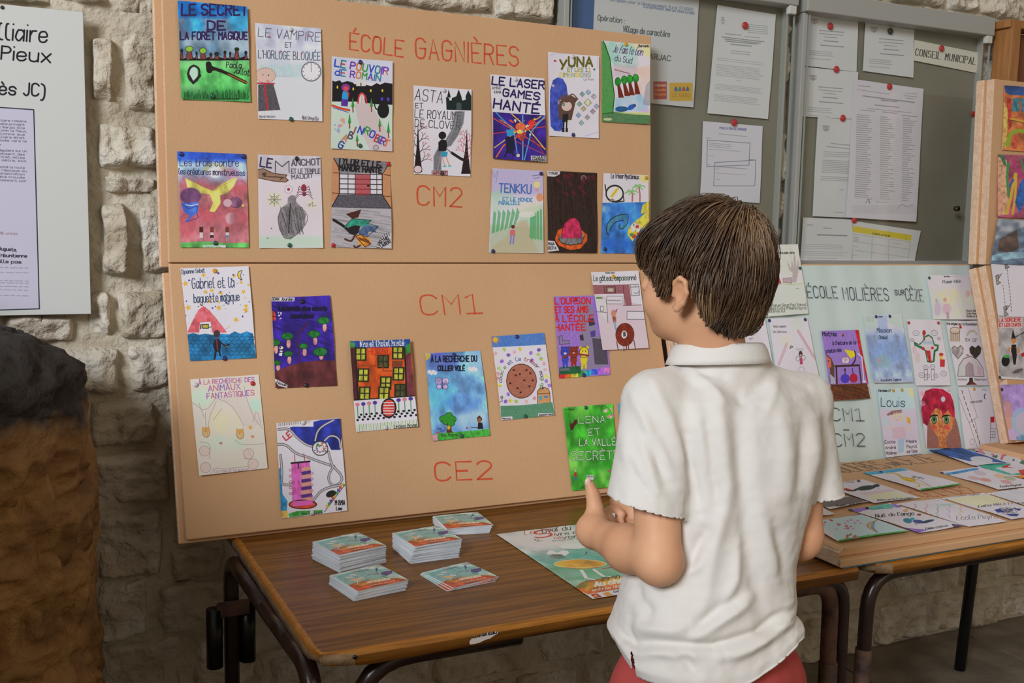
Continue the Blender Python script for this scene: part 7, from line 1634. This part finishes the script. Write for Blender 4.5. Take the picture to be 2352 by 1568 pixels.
def skin_mat():
    m = bpy.data.materials.new('skin'); N, L = nt(m); b = N['Principled BSDF']
    tc = N.new('ShaderNodeTexCoord'); nz = N.new('ShaderNodeTexNoise'); nz.inputs['Scale'].default_value = 14; nz.inputs['Detail'].default_value = 4
    L.new(tc.outputs['Object'], nz.inputs['Vector']); cr = N.new('ShaderNodeValToRGB')
    cr.color_ramp.elements[0].position = .3; cr.color_ramp.elements[1].position = .7
    cr.color_ramp.elements[0].color = (*lin('#d39a76'), 1); cr.color_ramp.elements[1].color = (*lin('#e0ae88'), 1)
    L.new(nz.outputs['Fac'], cr.inputs[0]); L.new(cr.outputs[0], b.inputs['Base Color'])
    b.inputs['Roughness'].default_value = .55; b.inputs['Specular IOR Level'].default_value = .35
    b.inputs['Subsurface Weight'].default_value = .25; b.inputs['Subsurface Radius'].default_value = (.010, .004, .002); b.inputs['Subsurface Scale'].default_value = .8
    n2 = N.new('ShaderNodeTexNoise'); n2.inputs['Scale'].default_value = 300; L.new(tc.outputs['Object'], n2.inputs['Vector'])
    bp = N.new('ShaderNodeBump'); bp.inputs['Distance'].default_value = .0003; bp.inputs['Strength'].default_value = .6; L.new(n2.outputs['Fac'], bp.inputs['Height']); L.new(bp.outputs[0], b.inputs['Normal'])
    return m
M_skin = skin_mat()
M_shirt = mat('white_cotton', '#dcd8d2', .9, bump=.0003, bscale=900, sheen=.15, gain=1.03)
M_red2 = mat('coral_cotton', '#c2504c', .9, var='#b54743', vscale=12, bump=.0005, bscale=500)
HC = Pp(1612, 672, 1.60)                        # between the ears
hy = math.radians(26); hp = math.radians(6)
Hf0 = np.array([-math.sin(hy), math.cos(hy), 0]); Hr = np.array([math.cos(hy), math.sin(hy), 0]); Z3 = np.array([0, 0, 1.0])
Hf = Hf0*math.cos(hp)+Z3*math.sin(hp); Hu = np.cross(Hr, Hf); HR = np.stack([Hr, Hf, Hu], 1)
def H(x, y, z): return HC+HR@np.array([x, y, z])
def h_(p): return HC+HR@np.array(p)

boy = empty('person', (.98, 1.27, 0)); tag(boy, 'boy with brown hair in a white polo shirt, seen from behind, hands held before him', 'person')
SHL, ELL, WRL = Pp(1503, 925, 1.575), Pp(1512, 1286, 1.515), Pp(1366, 1222, 1.665)
SHR_, ELR, WRR = Pp(1838, 925, 1.70), Pp(1838, 1233, 1.665), Pp(1600, 1205, 1.77)
def body():
    F = Field((.66, 1.02, 0.0), (1.30, 1.62, 1.50), .0036)
    # head
    F.ell(H(0, -.012, .055), (.069, .088, .076), HR, .01)
    F.ell(H(0, .032, -.002), (.057, .052, .074), HR, .02)
    F.ell(H(0, .028, -.044), (.042, .042, .033), HR, .025)
    F.ell(H(0, .056, -.064), (.019, .016, .014), HR, .022)
    for s in (-1, 1):
        F.ell(H(s*.032, .054, -.018), (.025, .023, .027), HR, .02)
        F.ell(H(s*.029, .090, .026), (.016, .010, .010), HR, .010, sub=True)
        F.ell(H(s*.029, .0745, .026), (.0115, .0115, .0105), HR, .002)
        F.cone(H(s*.014, .086, .043), H(s*.043, .071, .044), .006, .005, .010)
        # ear: rim, bowl, lobe
        ec = np.array([s*.075, -.006, .002])
        pts = [ec+np.array([s*.003, .012, -.004]), ec+np.array([s*.007, .010, .016]), ec+np.array([s*.011, .000, .025]), ec+np.array([s*.014, -.012, .020]), ec+np.array([s*.013, -.016, .004]), ec+np.array([s*.009, -.009, -.012]), ec+np.array([s*.006, .001, -.022]), ec+np.array([s*.003, .007, -.020])]
        F.ell(h_(ec+np.array([s*.003, -.003, .002])), (.0055, .014, .021), HR, .006)
        F.chain([h_(p) for p in pts], [.0034, .0038, .0042, .0044, .0042, .0044, .0058, .0044], .003)
        F.ell(h_(ec+np.array([s*.011, -.001, .000])), (.0060, .0075, .011), HR, .003, sub=True)
    F.cone(H(0, .086, .026), H(0, .099, -.002), .0065, .0080, .010); F.ell(H(0, .095, -.008), (.012, .009, .007), HR, .008)
    F.cone(H(-.016, .074, -.033), H(0, .084, -.031), .0045, .0055, .006); F.cone(H(.016, .074, -.033), H(0, .084, -.031), .0045, .0055, .006)
    F.cone(H(-.013, .073, -.041), H(.013, .073, -.041), .0058, .0058, .006)
    # neck and trunk
    F.cone(H(0, -.020, -.030), Pp(1648, 860, 1.625), .047, .048, .02)
    F.cone(Pp(1640, 915, 1.625), Pp(1510, 945, 1.575), .030, .036, .012); F.cone(Pp(1670, 915, 1.63), Pp(1840, 945, 1.70), .030, .036, .012)
    F.ell(Pp(1672, 1050, 1.63), (.12, .07, .115), None, .03); F.ell(Pp(1650, 1250, 1.62), (.105, .060, .17), None, .04); F.ell(Pp(1640, 1480, 1.62), (.125, .078, .13), None, .04)
    # arms
    F.chain([SHL, ELL*.35+SHL*.65, ELL], [.042, .037, .0325], .014)
    F.ell(ELL+np.array([0, -.004, -.004]), (.029, .029, .030), None, .012)
    m1 = ELL*.55+WRL*.45-CU*.002
    F.chain([ELL, m1, WRL], [.0315, .0345, .0225], .016)
    F.chain([SHR_, ELR*.4+SHR_*.6, ELR], [.042, .038, .034], .014); F.cone(ELR, ELR+(ELR-SHR_)*.04, .031, .026, .01)
    F.chain([ELR, ELR*.6+WRR*.4, WRR], [.034, .033, .023], .012)
    # left hand: wrist bent, palm turned in, thumb straight up
    kn = Pp(1404, 1196, 1.735)                      # middle knuckle
    F.cone(WRL, Pp(1378, 1212, 1.70), .026, .026, .012); F.cone(Pp(1358, 1215, 1.672), Pp(1392, 1200, 1.725), .024, .019, .012)
    F.chain([Pp(1366, 1205, 1.675), Pp(1367, 1165, 1.683), Pp(1362, 1136, 1.684), Pp(1354, 1112, 1.684)], [.0185, .0120, .0098, .0086], .010)
    up = CU; across = CR
    for i, (dy, L_) in enumerate(((.016, .92), (.004, 1.0), (-.009, .95), (-.021, .78))):
        k0 = kn+up*dy+fw*(.004*abs(i-1)); a = k0+(across*.030+fw*.010+up*.002)*L_; b = a+(across*.020-fw*.006-up*.003)*L_; c = b+(across*.008-fw*.014-up*.006)*L_
        F.chain([Pp(1385, 1205, 1.71)+up*dy*.7, k0, a, b, c], [.012, .0092, .0082, .0076, .0066], .004)
    # right hand from the other side, fingertips curled towards us
    pc = Pp(1500, 1190, 1.765); F.cone(WRR, pc, .0235, .021, .014); F.ell(pc-CR*.012, (.030, .018, .032), np.stack([CR, fw, CU], 1), .014)
    for i, (dy, L_) in enumerate(((.020, .9), (.006, 1.0), (-.008, .95), (-.020, .8))):
        k0 = pc-CR*.040+up*dy; a = k0-(CR*.024+fw*.008)*L_; b = a-(CR*.006+fw*.022)*L_-up*.003; c = b+(CR*.012-fw*.010)*L_-up*.004
        F.chain([pc-CR*.02+up*dy*.9, k0, a, b, c], [.012, .0092, .0082, .0076, .0068], .004)
    F.chain([pc+up*.014, pc-CR*.022+up*.030-fw*.004, pc-CR*.050+up*.034-fw*.008, pc-CR*.068+up*.031-fw*.01], [.016, .0115, .0095, .008], .008)
    # legs
    for s in (-1, 1):
        hx = .965+s*.075
        F.chain([(hx, 1.262, .72), (hx+s*.01, 1.275, .44), (hx+s*.012, 1.25, .30), (hx+s*.015, 1.255, .085)], [.078, .052, .046, .029], .02)
        F.chain([(hx+s*.015, 1.25, .05), (hx+s*.025, 1.36, .035)], [.030, .026], .02)
    return F.mesh('body', M_skin, boy, smooth=2)
body()

# thumb nail
nl = Pp(1352, 1107, 1.6765)
bm = bmesh.new(); bmesh.ops.create_uvsphere(bm, u_segments=14, v_segments=10, radius=1)
for v in bm.verts:
    p = nl+CR*(v.co.x*.0052-.001)+CU*(v.co.y*.0066)+fw*(v.co.z*.0022+.0016)-CR*0; v.co = p
nm = from_bm('thumb_nail', bm, mat('nail', '#e8bfae', .3), boy, True)

# ---- shirt
def loft(rows, phi=.05):
    """rows: (py, pxL, pxR, depth, b) -> sdf of stacked ellipses"""
    th = math.radians(35)
    R_ = []
    for (py, l, r_, d, b) in rows:
        c = Pp((l+r_)/2, py, d); hw = (r_-l)/2*d/FOC
        a = math.sqrt(max(1e-4, hw**2-(b*math.sin(th))**2))/math.cos(th); R_.append((c[2], c[0], c[1], a, b))
    R_.sort(); T = np.array(R_)
    def f(P):
        z = P[..., 2]; cx = np.interp(z, T[:, 0], T[:, 1]); cy = np.interp(z, T[:, 0], T[:, 2]); a = np.interp(z, T[:, 0], T[:, 3]); b = np.interp(z, T[:, 0], T[:, 4])
        u = P[..., 0]-cx; v = P[..., 1]-cy
        k0 = (np.abs(u/a)**2.3+np.abs(v/b)**2.3)**(1/2.3); k1 = np.sqrt((u/a**2)**2+(v/b**2)**2)+1e-6
        d = k0*(k0-1)/k1*1.0
        return np.maximum(np.maximum(d, T[0, 0]-z), z-T[-1, 0])
    return f, T
BX = [(795, 1572, 1752, 1.632, .062), (834, 1562, 1762, 1.633, .066), (850, 1556, 1766, 1.635, .071), (872, 1535, 1790, 1.635, .074), (900, 1488, 1850, 1.635, .086), (950, 1478, 1874, 1.635, .096), (1020, 1484, 1882, 1.635, .102), (1100, 1492, 1868, 1.632, .104), (1200, 1480, 1836, 1.63, .104), (1290, 1456, 1816, 1.625, .106), (1350, 1434, 1816, 1.622, .110), (1400, 1424, 1817, 1.62, .116), (1440, 1414, 1812, 1.62, .120), (1475, 1403, 1830, 1.62, .124), (1520, 1418, 1828, 1.62, .124), (1590, 1428, 1822, 1.62, .124), (1640, 1434, 1816, 1.62, .122)]
hemz = on_y(1600, 1574, Pp(1600, 1574, 1.50)[1])[2]
def cutL():
    A_ = Pp(1388, 1136, 1.53); B_ = Pp(1568, 1184, 1.53); e = B_-A_; n = np.cross(e, fw); n = n/np.linalg.norm(n); n = n if n[2] < 0 else -n
    return A_, n
cL = cutL()
A2 = Pp(1862, 1142, 1.68); B2 = Pp(1932, 1130, 1.70); n2 = np.cross(B2-A2, fw); n2 = n2/np.linalg.norm(n2); n2 = n2 if n2[2] < 0 else -n2
# fold network: (kind, height, width px, polyline px)
RD = [(.0065, 17, '1500,880 1535,960 1560,1040 1568,1130 1572,1175'), (.0045, 13, '1450,900 1490,985 1530,1060 1552,1120'), (.004, 15, '1425,960 1440,1040 1475,1100'), (-.0060, 13, '1575,1000 1582,1060 1598,1130 1606,1180'), (.0055, 20, '1640,880 1655,960 1668,1060 1674,1120'), (-.0085, 24, '1712,880 1700,960 1704,1060 1714,1160 1724,1260 1738,1350 1760,1430'), (.0065, 24, '1790,890 1800,980 1806,1080 1800,1180'),
      (.0055, 18, '1680,1110 1662,1180 1644,1240 1630,1320 1618,1400'), (-.0045, 13, '1622,1220 1600,1260 1590,1320'), (-.0040, 17, '1568,1345 1580,1290 1600,1245 1622,1226'), (.006, 15, '1536,1350 1600,1300 1618,1260'), (.0045, 14, '1640,1100 1620,1020 1600,940'), (-.0045, 12, '1650,1160 1632,1060 1620,980'),
      (.0075, 15, '1600,1466 1650,1430 1700,1395 1728,1370'), (-.0055, 14, '1585,1450 1640,1408 1700,1368'), (.0085, 16, '1655,1508 1715,1496 1765,1476 1790,1462'), (-.0085, 12, '1440,1476 1500,1474 1580,1480 1640,1484 1700,1466 1770,1450 1815,1420'), (.006, 17, '1450,1440 1540,1448 1590,1440'), (.006, 14, '1440,1505 1520,1500 1590,1506'), (-.006, 13, '1560,1500 1580,1520 1600,1545'),
      (-.005, 13, '1463,1340 1470,1375 1490,1400 1490,1420'), (-.004, 9, '1450,1420 1446,1455 1455,1480'), (.005, 15, '1820,1370 1800,1450 1825,1470'), (-.006, 13, '1822,1400 1790,1420 1750,1450'), (-.005, 18, '1765,865 1740,900 1716,916 1690,898 1664,868'), (.0045, 13, '1582,850 1620,880 1660,920'), (.004, 12, '1780,850 1775,900 1760,950'), (-.004, 15, '1850,960 1845,1050 1830,1150'), (.005, 16, '1870,960 1872,1060 1862,1130'),
      (-.0035, 12, '1500,1000 1515,1060 1530,1110'), (.0035, 12, '1470,1010 1495,1080 1510,1130'), (-.003, 10, '1440,1030 1460,1090 1490,1140'), (.004, 16, '1750,1180 1770,1260 1790,1330'), (-.004, 14, '1780,1200 1798,1280 1800,1340'), (.0045, 12, '1700,1250 1690,1330 1660,1400')]
def folds(V, N):
    uv = toview(V); vd = V-CAM; vd = vd/np.linalg.norm(vd, axis=1)[:, None]
    wt = np.clip(-(N*vd).sum(1)*2.0+.15, 0, 1); D = np.zeros(len(V))
    for (hgt, w, pl) in RD:
        q = np.array([tuple(map(float, k.split(','))) for k in pl.split()]); d = np.full(len(V), 1e9); tt = np.zeros(len(V)); L = 0
        seg = np.linalg.norm(np.diff(q, axis=0), axis=1); tot = seg.sum()
        for i in range(len(q)-1):
            e = q[i+1]-q[i]; t = np.clip(((uv-q[i])@e)/(e@e), 0, 1); dd = np.linalg.norm(uv-q[i]-t[:, None]*e, axis=1)
            m = dd < d; d[m] = dd[m]; tt[m] = (L+t[m]*seg[i])/tot; L += seg[i]
        env = np.sin(np.clip(tt, .06, .94)*math.pi)**.5
        D += 1.3*hgt*np.exp(-(d/w)**2)*env*wt
    D += .0016*fbm(V*np.array([1, 1, .45]), 22, 40, 2)+.0007*fbm(V, 60, 44, 2)
    D += (1-wt)*.003*fbm(V*np.array([1, 1, .3]), 16, 50, 2)
    V = V+N*D[:, None]*1.0
    return V
def shirt():
    F = Field((.66, 1.00, hemz-.02), (1.32, 1.56, 1.30), .0031)
    f, T = loft(BX); F.add(f, (.66, 1.0, .6), (1.32, 1.56, 1.30), .012)
    F.cone(Pp(1610, 884, 1.625), Pp(1500, 922, 1.585), .036, .049, .02); F.cone(Pp(1705, 880, 1.632), Pp(1845, 922, 1.69), .036, .046, .02)
    # sleeves run past their hems and are cut back
    for (a, b, ra, rb) in ((SHL-np.array([0, 0, .004]), Pp(1477, 1230, 1.53), .050, .060), (SHR_+CR*.000, Pp(1873, 1200, 1.685), .045, .053)):
        F.cone(a, b, ra, rb, .014)
    def cut(pt, n, side):
        def g(P):
            d = (P-pt)@n
            lim = (P[..., 0] < 0.895) if side < 0 else (P[..., 0] > 1.128)
            return np.where(lim & (P[..., 2] < 1.10), -d, .05)
        return g
    # remove everything of the sleeves below their hem planes, body kept by the loft
    fb = f
    for pt, n, side in ((cL[0], cL[1], -1), (A2, n2, 1)):
        sl, P = F.sl((.66, 1.0, .7), (1.32, 1.56, 1.12), 0)
        d = (P-pt)@n-.007; bodyd = fb(P).astype(np.float32)
        lim = (P[..., 0] < .93) if side < 0 else (P[..., 0] > 1.09)
        cutd = np.maximum(F.a[sl], d); F.a[sl] = np.where(lim, np.minimum(cutd, bodyd), F.a[sl])
    def drop(c, V, q):
        n = np.cross(V[q[:, 2]]-V[q[:, 0]], V[q[:, 3]]-V[q[:, 1]]); n /= np.linalg.norm(n, axis=1)[:, None]+1e-12
        k = (V[q][:, :, 2] < hemz).all(1)
        for pt, nn in (cL, (A2, n2)):
            d = (V-pt)@nn; slv = (d > 0) & (d < .03) & (fb(V) > .010) & ((V[:, 0] < .93) if pt is cL[0] else (V[:, 0] > 1.09)); k |= slv[q].all(1)
            s2 = slv | ((np.abs(d) < .0022) & (fb(V) > .010) & ((V[:, 0] < .93) if pt is cL[0] else (V[:, 0] > 1.09))); V[s2] -= d[s2][:, None]*nn
        # neck opening
        # side vent, left hem
        uv = toview(c); k |= (uv[:, 1] > 1500) & (uv[:, 0] > 1448+(uv[:, 1]-1500)*.02) & (uv[:, 0] < 1452+(uv[:, 1]-1500)*.18) & (c[:, 1] < 1.25)
        m = V[:, 2] < hemz+.002; V[m, 2] = hemz
        return k
    o = F.mesh('polo_shirt', M_shirt, boy, folds, drop=drop, smooth=1)
    # hem line: rise towards the sides
    co = np.empty(len(o.data.vertices)*3); o.data.vertices.foreach_get('co', co); co = co.reshape(-1, 3)
    uv = toview(co); k = np.clip((hemz+.10-co[:, 2])/.10, 0, 1)
    lift = np.clip((1462-uv[:, 0])/50, 0, 1)*.028+np.clip((uv[:, 0]-1690)/140, 0, 1)**1.3*.040
    co[:, 2] += k*lift*1.0; o.data.vertices.foreach_set('co', co.ravel()); o.data.update()
    md = o.modifiers.new('thickness', 'SOLIDIFY'); md.thickness = .0022; md.offset = -1
    return o
shirt()
# stitched hem lines on the sleeve and yoke
def band(name, cen, a, b, prof, tilt, rot, mt, gap=0, n=64, wob=.0):
    """collar-like band; prof = list of (radial offset, height)"""
    V = []; F = []; m = len(prof)
    T0 = np.array(tilt)
    for i in range(n+1):
        t = gap+(2*math.pi-2*gap)*i/n+rot
        for (dr, z) in prof:
            x = (a+dr)*math.cos(t); y = (b+dr)*math.sin(t)
            V.append(cen+np.array([x, y, z+T0[0]*x+T0[1]*y+wob*math.sin(t*5)*abs(dr)]))
    for i in range(n):
        for j in range(m-1):
            k = i*m+j; F.append((k, k+m, k+m+1, k+1))
    return mesh(name, V, F, mt, boy, True)
M_rib = mat('ribbed_collar', '#dedad4', .85, bump=.0006, bscale=1, gain=1.03)
def rib():
    N, L = nt(M_rib); b = N['Principled BSDF']; tc = N.new('ShaderNodeTexCoord'); mp = N.new('ShaderNodeMapping'); mp.inputs['Scale'].default_value = (420, 420, 20)
    nz = N.new('ShaderNodeTexNoise'); nz.inputs['Scale'].default_value = 1; L.new(tc.outputs['Object'], mp.inputs[0]); L.new(mp.outputs[0], nz.inputs['Vector'])
    bp = N.new('ShaderNodeBump'); bp.inputs['Distance'].default_value = .0008; bp.inputs['Strength'].default_value = .7; L.new(nz.outputs['Fac'], bp.inputs['Height']); L.new(bp.outputs[0], b.inputs['Normal'])
rib()
cc = Pp(1650, 822, 1.632)
prof = [(-.010, -.012), (-.012, .004), (-.0115, .018), (-.008, .0225), (-.002, .0235), (.004, .021), (.009, .012), (.013, .000), (.0165, -.009), (.0150, -.0095), (.0115, .000), (.0070, .011), (.001, .018)]
band('collar', cc, .0685, .0615, prof, (-.02, -.13), math.pi/2, M_rib, .16)
# neck seam tape
tp = [Pp(x, y, 1.545-.0) for x, y in ((1590, 836), (1640, 846), (1700, 850), (1745, 846), (1768, 838))]

# ---- shorts
def shorts():
    F = Field((.74, 1.08, .42), (1.20, 1.46, .84), .005)
    F.ell((.965, 1.262, .72), (.155, .115, .12), None, .02)
    for s in (-1, 1): F.cone((.965+s*.075, 1.262, .70), (.965+s*.09, 1.265, .40), .088, .098, .02)
    sl, P = F.sl((.7, 1.0, .40), (1.3, 1.5, .86), 0); F.a[sl] = np.maximum(F.a[sl], np.maximum(.47-P[..., 2], P[..., 2]-.80))
    return F.mesh('shorts', M_red2, boy, lambda V, N: V+N*(.004*fbm(V*np.array([1, 1, .35]), 18, 60, 2))[:, None], smooth=1)
shorts()
M_shoe = mat('white_shoe', '#c9c6c0', .6); M_sole = mat('shoe_sole', '#e0ddd6', .7)
for s in (-1, 1):
    F = Field((.965+s*.10-.08, 1.16, 0), (.965+s*.10+.08, 1.46, .12), .005)
    F.chain([(.965+s*.09, 1.235, .045), (.965+s*.10, 1.31, .040), (.965+s*.105, 1.39, .032)], [.040, .040, .033], .02); F.cone((.965+s*.09, 1.245, .05), (.965+s*.09, 1.25, .085), .038, .037, .02)
    sl, P = F.sl((.7, 1.0, 0), (1.3, 1.6, .2), 0); F.a[sl] = np.maximum(F.a[sl], np.maximum(.0125-P[..., 2], P[..., 2]-.095))
    F.mesh('shoe', M_shoe, boy)
# ---- white paper held in the fingers
pw = box('folded_paper', tuple(Pp(1399, 1196, 1.715)), (.020, .004, .026), mat('paper_scrap', '#d8d4d0', .7), None, axes(CR, fw, CU), .001)
tag(pw, "small white folded paper held in the boy's fingers", 'paper')

# ---- hair
def hair_sdf():
    F = Field(HC-np.array([.17, .17, .12]), HC+np.array([.17, .17, .20]), .0034)
    F.ell(H(0, -.008, .052), (.083, .098, .096), HR, .01)
    F.ell(H(.002, -.054, -.004), (.052, .042, .056), HR, .03)
    F.ell(H(0, .052, .060), (.072, .052, .052), HR, .02)
    for s in (-1, 1): F.ell(H(s*.064, .034, .012), (.014, .024, .036), HR, .012); F.ell(H(s*.058, -.040, .010), (.026, .036, .045), HR, .02)
    return F
HF = hair_sdf()
def zlow(az):
    """lowest local height of the hair by azimuth (degrees from the face, both sides alike)"""
    return np.interp(az, [0, 30, 52, 60, 68, 76, 84, 92, 104, 112, 122, 140, 160, 180], [.030, .032, .026, .018, -.004, -.006, .024, .036, .034, .002, -.024, -.040, -.048, -.050])
def loc(P): return (P-HC)@HR
M_hairb = mat('hair_base', '#3a2a1f', .6, var='#4a3727', vscale=30, stretch=(1, 1, .2))
def hair_base():
    def drop(c, V, q):
        l = loc(c); az = np.degrees(np.abs(np.arctan2(l[:, 0], l[:, 1]))); return l[:, 2] < zlow(az)+.006
    o = HF.mesh('hair', M_hairb, boy, lambda V, N: V-N*.008, drop=drop)
    md = o.modifiers.new('thickness', 'SOLIDIFY'); md.thickness = .006; md.offset = -1
    return o
hb = hair_base()
def hair_mat():
    m = bpy.data.materials.new('hair_strands'); N, L = nt(m); b = N['Principled BSDF']
    at = N.new('ShaderNodeAttribute'); at.attribute_name = 'tone'; cr = N.new('ShaderNodeValToRGB'); E = cr.color_ramp.elements
    E[0].position = 0; E[0].color = (*lin('#3a291c'), 1); E[1].position = 1; E[1].color = (*lin('#8c6f52'), 1); k = E.new(.5); k.color = (*lin('#5a4331'), 1)
    L.new(at.outputs['Fac'], cr.inputs[0]); L.new(cr.outputs[0], b.inputs['Base Color'])
    b.inputs['Roughness'].default_value = .4; b.inputs['Specular IOR Level'].default_value = .45
    return m
def strands(n=9500, seg=11):
    r = np.random.default_rng(42)
    A = HF.a; 
    def samp(P):
        q = (P-HF.lo)/HF.h; i = np.clip(np.floor(q).astype(int), 0, HF.n-2); f = q-i; o = 0
        for a in (0, 1):
            for b in (0, 1):
                for c in (0, 1):
                    w = (f[:, 0] if a else 1-f[:, 0])*(f[:, 1] if b else 1-f[:, 1])*(f[:, 2] if c else 1-f[:, 2]); o = o+w*A[i[:, 0]+a, i[:, 1]+b, i[:, 2]+c]
        return o
    def grad(P):
        e = .004; g = np.stack([samp(P+np.eye(3)[k]*e)-samp(P-np.eye(3)[k]*e) for k in range(3)], 1); return g/(np.linalg.norm(g, axis=1)[:, None]+1e-9)
    crown = H(.012, -.052, .142)
    # roots over the cap, denser in clumps
    u = r.normal(size=(n*3, 3)); u /= np.linalg.norm(u, axis=1)[:, None]
    P = H(0, -.008, .045)+(u*np.array([.084, .104, .094]))@HR.T
    l = loc(P); az = np.degrees(np.abs(np.arctan2(l[:, 0], l[:, 1]))); ok = (l[:, 2] > zlow(az)+.012); P = P[ok][:n]; n = len(P)
    for _ in range(3): P = P-grad(P)*samp(P)[:, None]
    l0 = loc(P)
    cl = fbm(P, 34, 70, 2); tone = np.clip(.50+.55*fbm(P, 20, 75, 2)+.13*r.normal(size=n), 0, 1)
    length = (.050+.045*r.random(n))*np.where(l0[:, 1] > .02, 1.15, 1.0)
    lay = r.random(n)                                        # 0 deep, 1 on top
    step = length/seg; pts = [P.copy()]; tn = None
    az_n = fbm(P, 16, 72, 2)
    dirs = None; alive = np.ones(n, bool)
    X = P.copy(); out = []
    for k in range(seg+1):
        t = k/seg; g = grad(X); s = samp(X)
        X = X-g*(s[:, None])
        wave = .0035*np.sin(t*4+cl*9)*lay
        off = (-.007+.013*lay*np.sin(math.pi*min(1, t*.75+.12))**1.0+wave*.6+.0025*cl+.010*np.exp(-(np.linalg.norm(P-crown, axis=1)/.022)**2)*r.random(n)*math.sin(math.pi*t**.5))
        out.append(X+g*off[:, None])
        d = X-crown; dn = np.linalg.norm(d, axis=1)[:, None]; d = d/(dn+1e-6)
        lx = loc(X)
        # fringe combed forward and to the side, sides fall down and back
        fwdw = np.clip((lx[:, 1]-.0)/.06, 0, 1)[:, None]*np.clip((lx[:, 2]-.02)/.05, 0, 1)[:, None]
        d = d*1.0+Hf*fwdw*.7+np.array([0, 0, -1.0])*(.35+.9*np.clip(dn*6-.3, 0, 1.6))
        d = d+np.cross(g, d)*(.22*az_n[:, None]+.22*np.exp(-dn/.04))
        d = d-g*(d*g).sum(1)[:, None]; d = d/(np.linalg.norm(d, axis=1)[:, None]+1e-9)
        lx2 = loc(X+d*step[:, None]); az = np.degrees(np.abs(np.arctan2(lx2[:, 0], lx2[:, 1])))
        stop = lx2[:, 2] < zlow(az)-.004+.010*(r.random(n)-.3)*0+.006*cl
        mv = step*np.where(stop, .05, 1); X = X+d*mv[:, None]
    O = np.stack(out, 1)                                     # n, seg+1, 3
    T = np.gradient(O, axis=1); T /= np.linalg.norm(T, axis=2)[..., None]+1e-9
    c0 = H(0, -.01, .04); nrm = O-c0; nrm = nrm-T*(nrm*T).sum(2)[..., None]; nrm /= np.linalg.norm(nrm, axis=2)[..., None]+1e-9
    bi = np.cross(T, nrm); tt = np.linspace(0, 1, seg+1)
    w = (.00082*(1-.85*tt**2.2)*(.25+.75*np.clip(tt*6, 0, 1)))[None, :, None]*(.7+.7*r.random(n))[:, None, None]
    ring = [O+bi*w*1.35, O+nrm*w*.8, O-bi*w*1.35]
    V = np.stack(ring, 2).reshape(-1, 3)
    base = np.arange(n)[:, None, None]*(seg+1)*3+np.arange(seg)[None, :, None]*3
    q = []
    for a, b in ((0, 1), (1, 2), (2, 0)):
        q.append(np.concatenate([base+a, base+b, base+b+3, base+a+3], 2).reshape(-1, 4))
    q = np.concatenate(q)
    me = bpy.data.meshes.new('hair_strands'); me.vertices.add(len(V)); me.vertices.foreach_set('co', V.ravel()); me.loops.add(q.size); me.loops.foreach_set('vertex_index', q.ravel().astype(np.int32))
    me.polygons.add(len(q)); me.polygons.foreach_set('loop_start', np.arange(0, q.size, 4)); me.polygons.foreach_set('use_smooth', [True]*len(q)); me.update()
    at = me.attributes.new('tone', 'FLOAT', 'POINT'); at.data.foreach_set('value', np.repeat(tone, (seg+1)*3).astype(np.float32))
    o = link('hair_strands', me, hair_mat(), hb); o['kind'] = 'stuff'
strands()
# eyebrows, lashes, eyes
M_lash = mat('lashes', '#2a1c16', .6); M_eye = mat('eye_white', '#e2dcd6', .25); M_iris = mat('iris', '#4a3626', .2)
for s in (-1, 1):
    for nm_, c, rr, mm in (('eye', (s*.029, .0765, .0262), .0108, M_eye), ('iris', (s*.0295, .0825, .0258), .0056, M_iris)):
        bm = bmesh.new(); bmesh.ops.create_uvsphere(bm, u_segments=18, v_segments=12, radius=rr); o = from_bm(nm_, bm, mm, boy, True)
        o.data.transform(Matrix.Translation(Vector(H(*c))))
V = []; F_ = []
for s in (-1, 1):
    for k in range(16):
        t = k/15; x = s*(.021+.020*t); z = .0325-.006*(t-.5)**2*4; y = .0885-.010*t*t
        a = H(x, y, z); b = H(x+s*.002, y+.006, z+.001); c = H(x+s*.004*(1+t), y+.0095, z+.005); i = len(V)
        for p, w in ((a, .0004), (b, .0003), (c, .0001)): V += [p+Hr*w, p-Hr*w, p+Hu*w]
        for j in (0, 3):
            for q in range(3): F_.append((i+j+q, i+j+(q+1) % 3, i+j+3+(q+1) % 3, i+j+3+q))
mesh('eyelashes', V, F_, M_lash, boy, True)
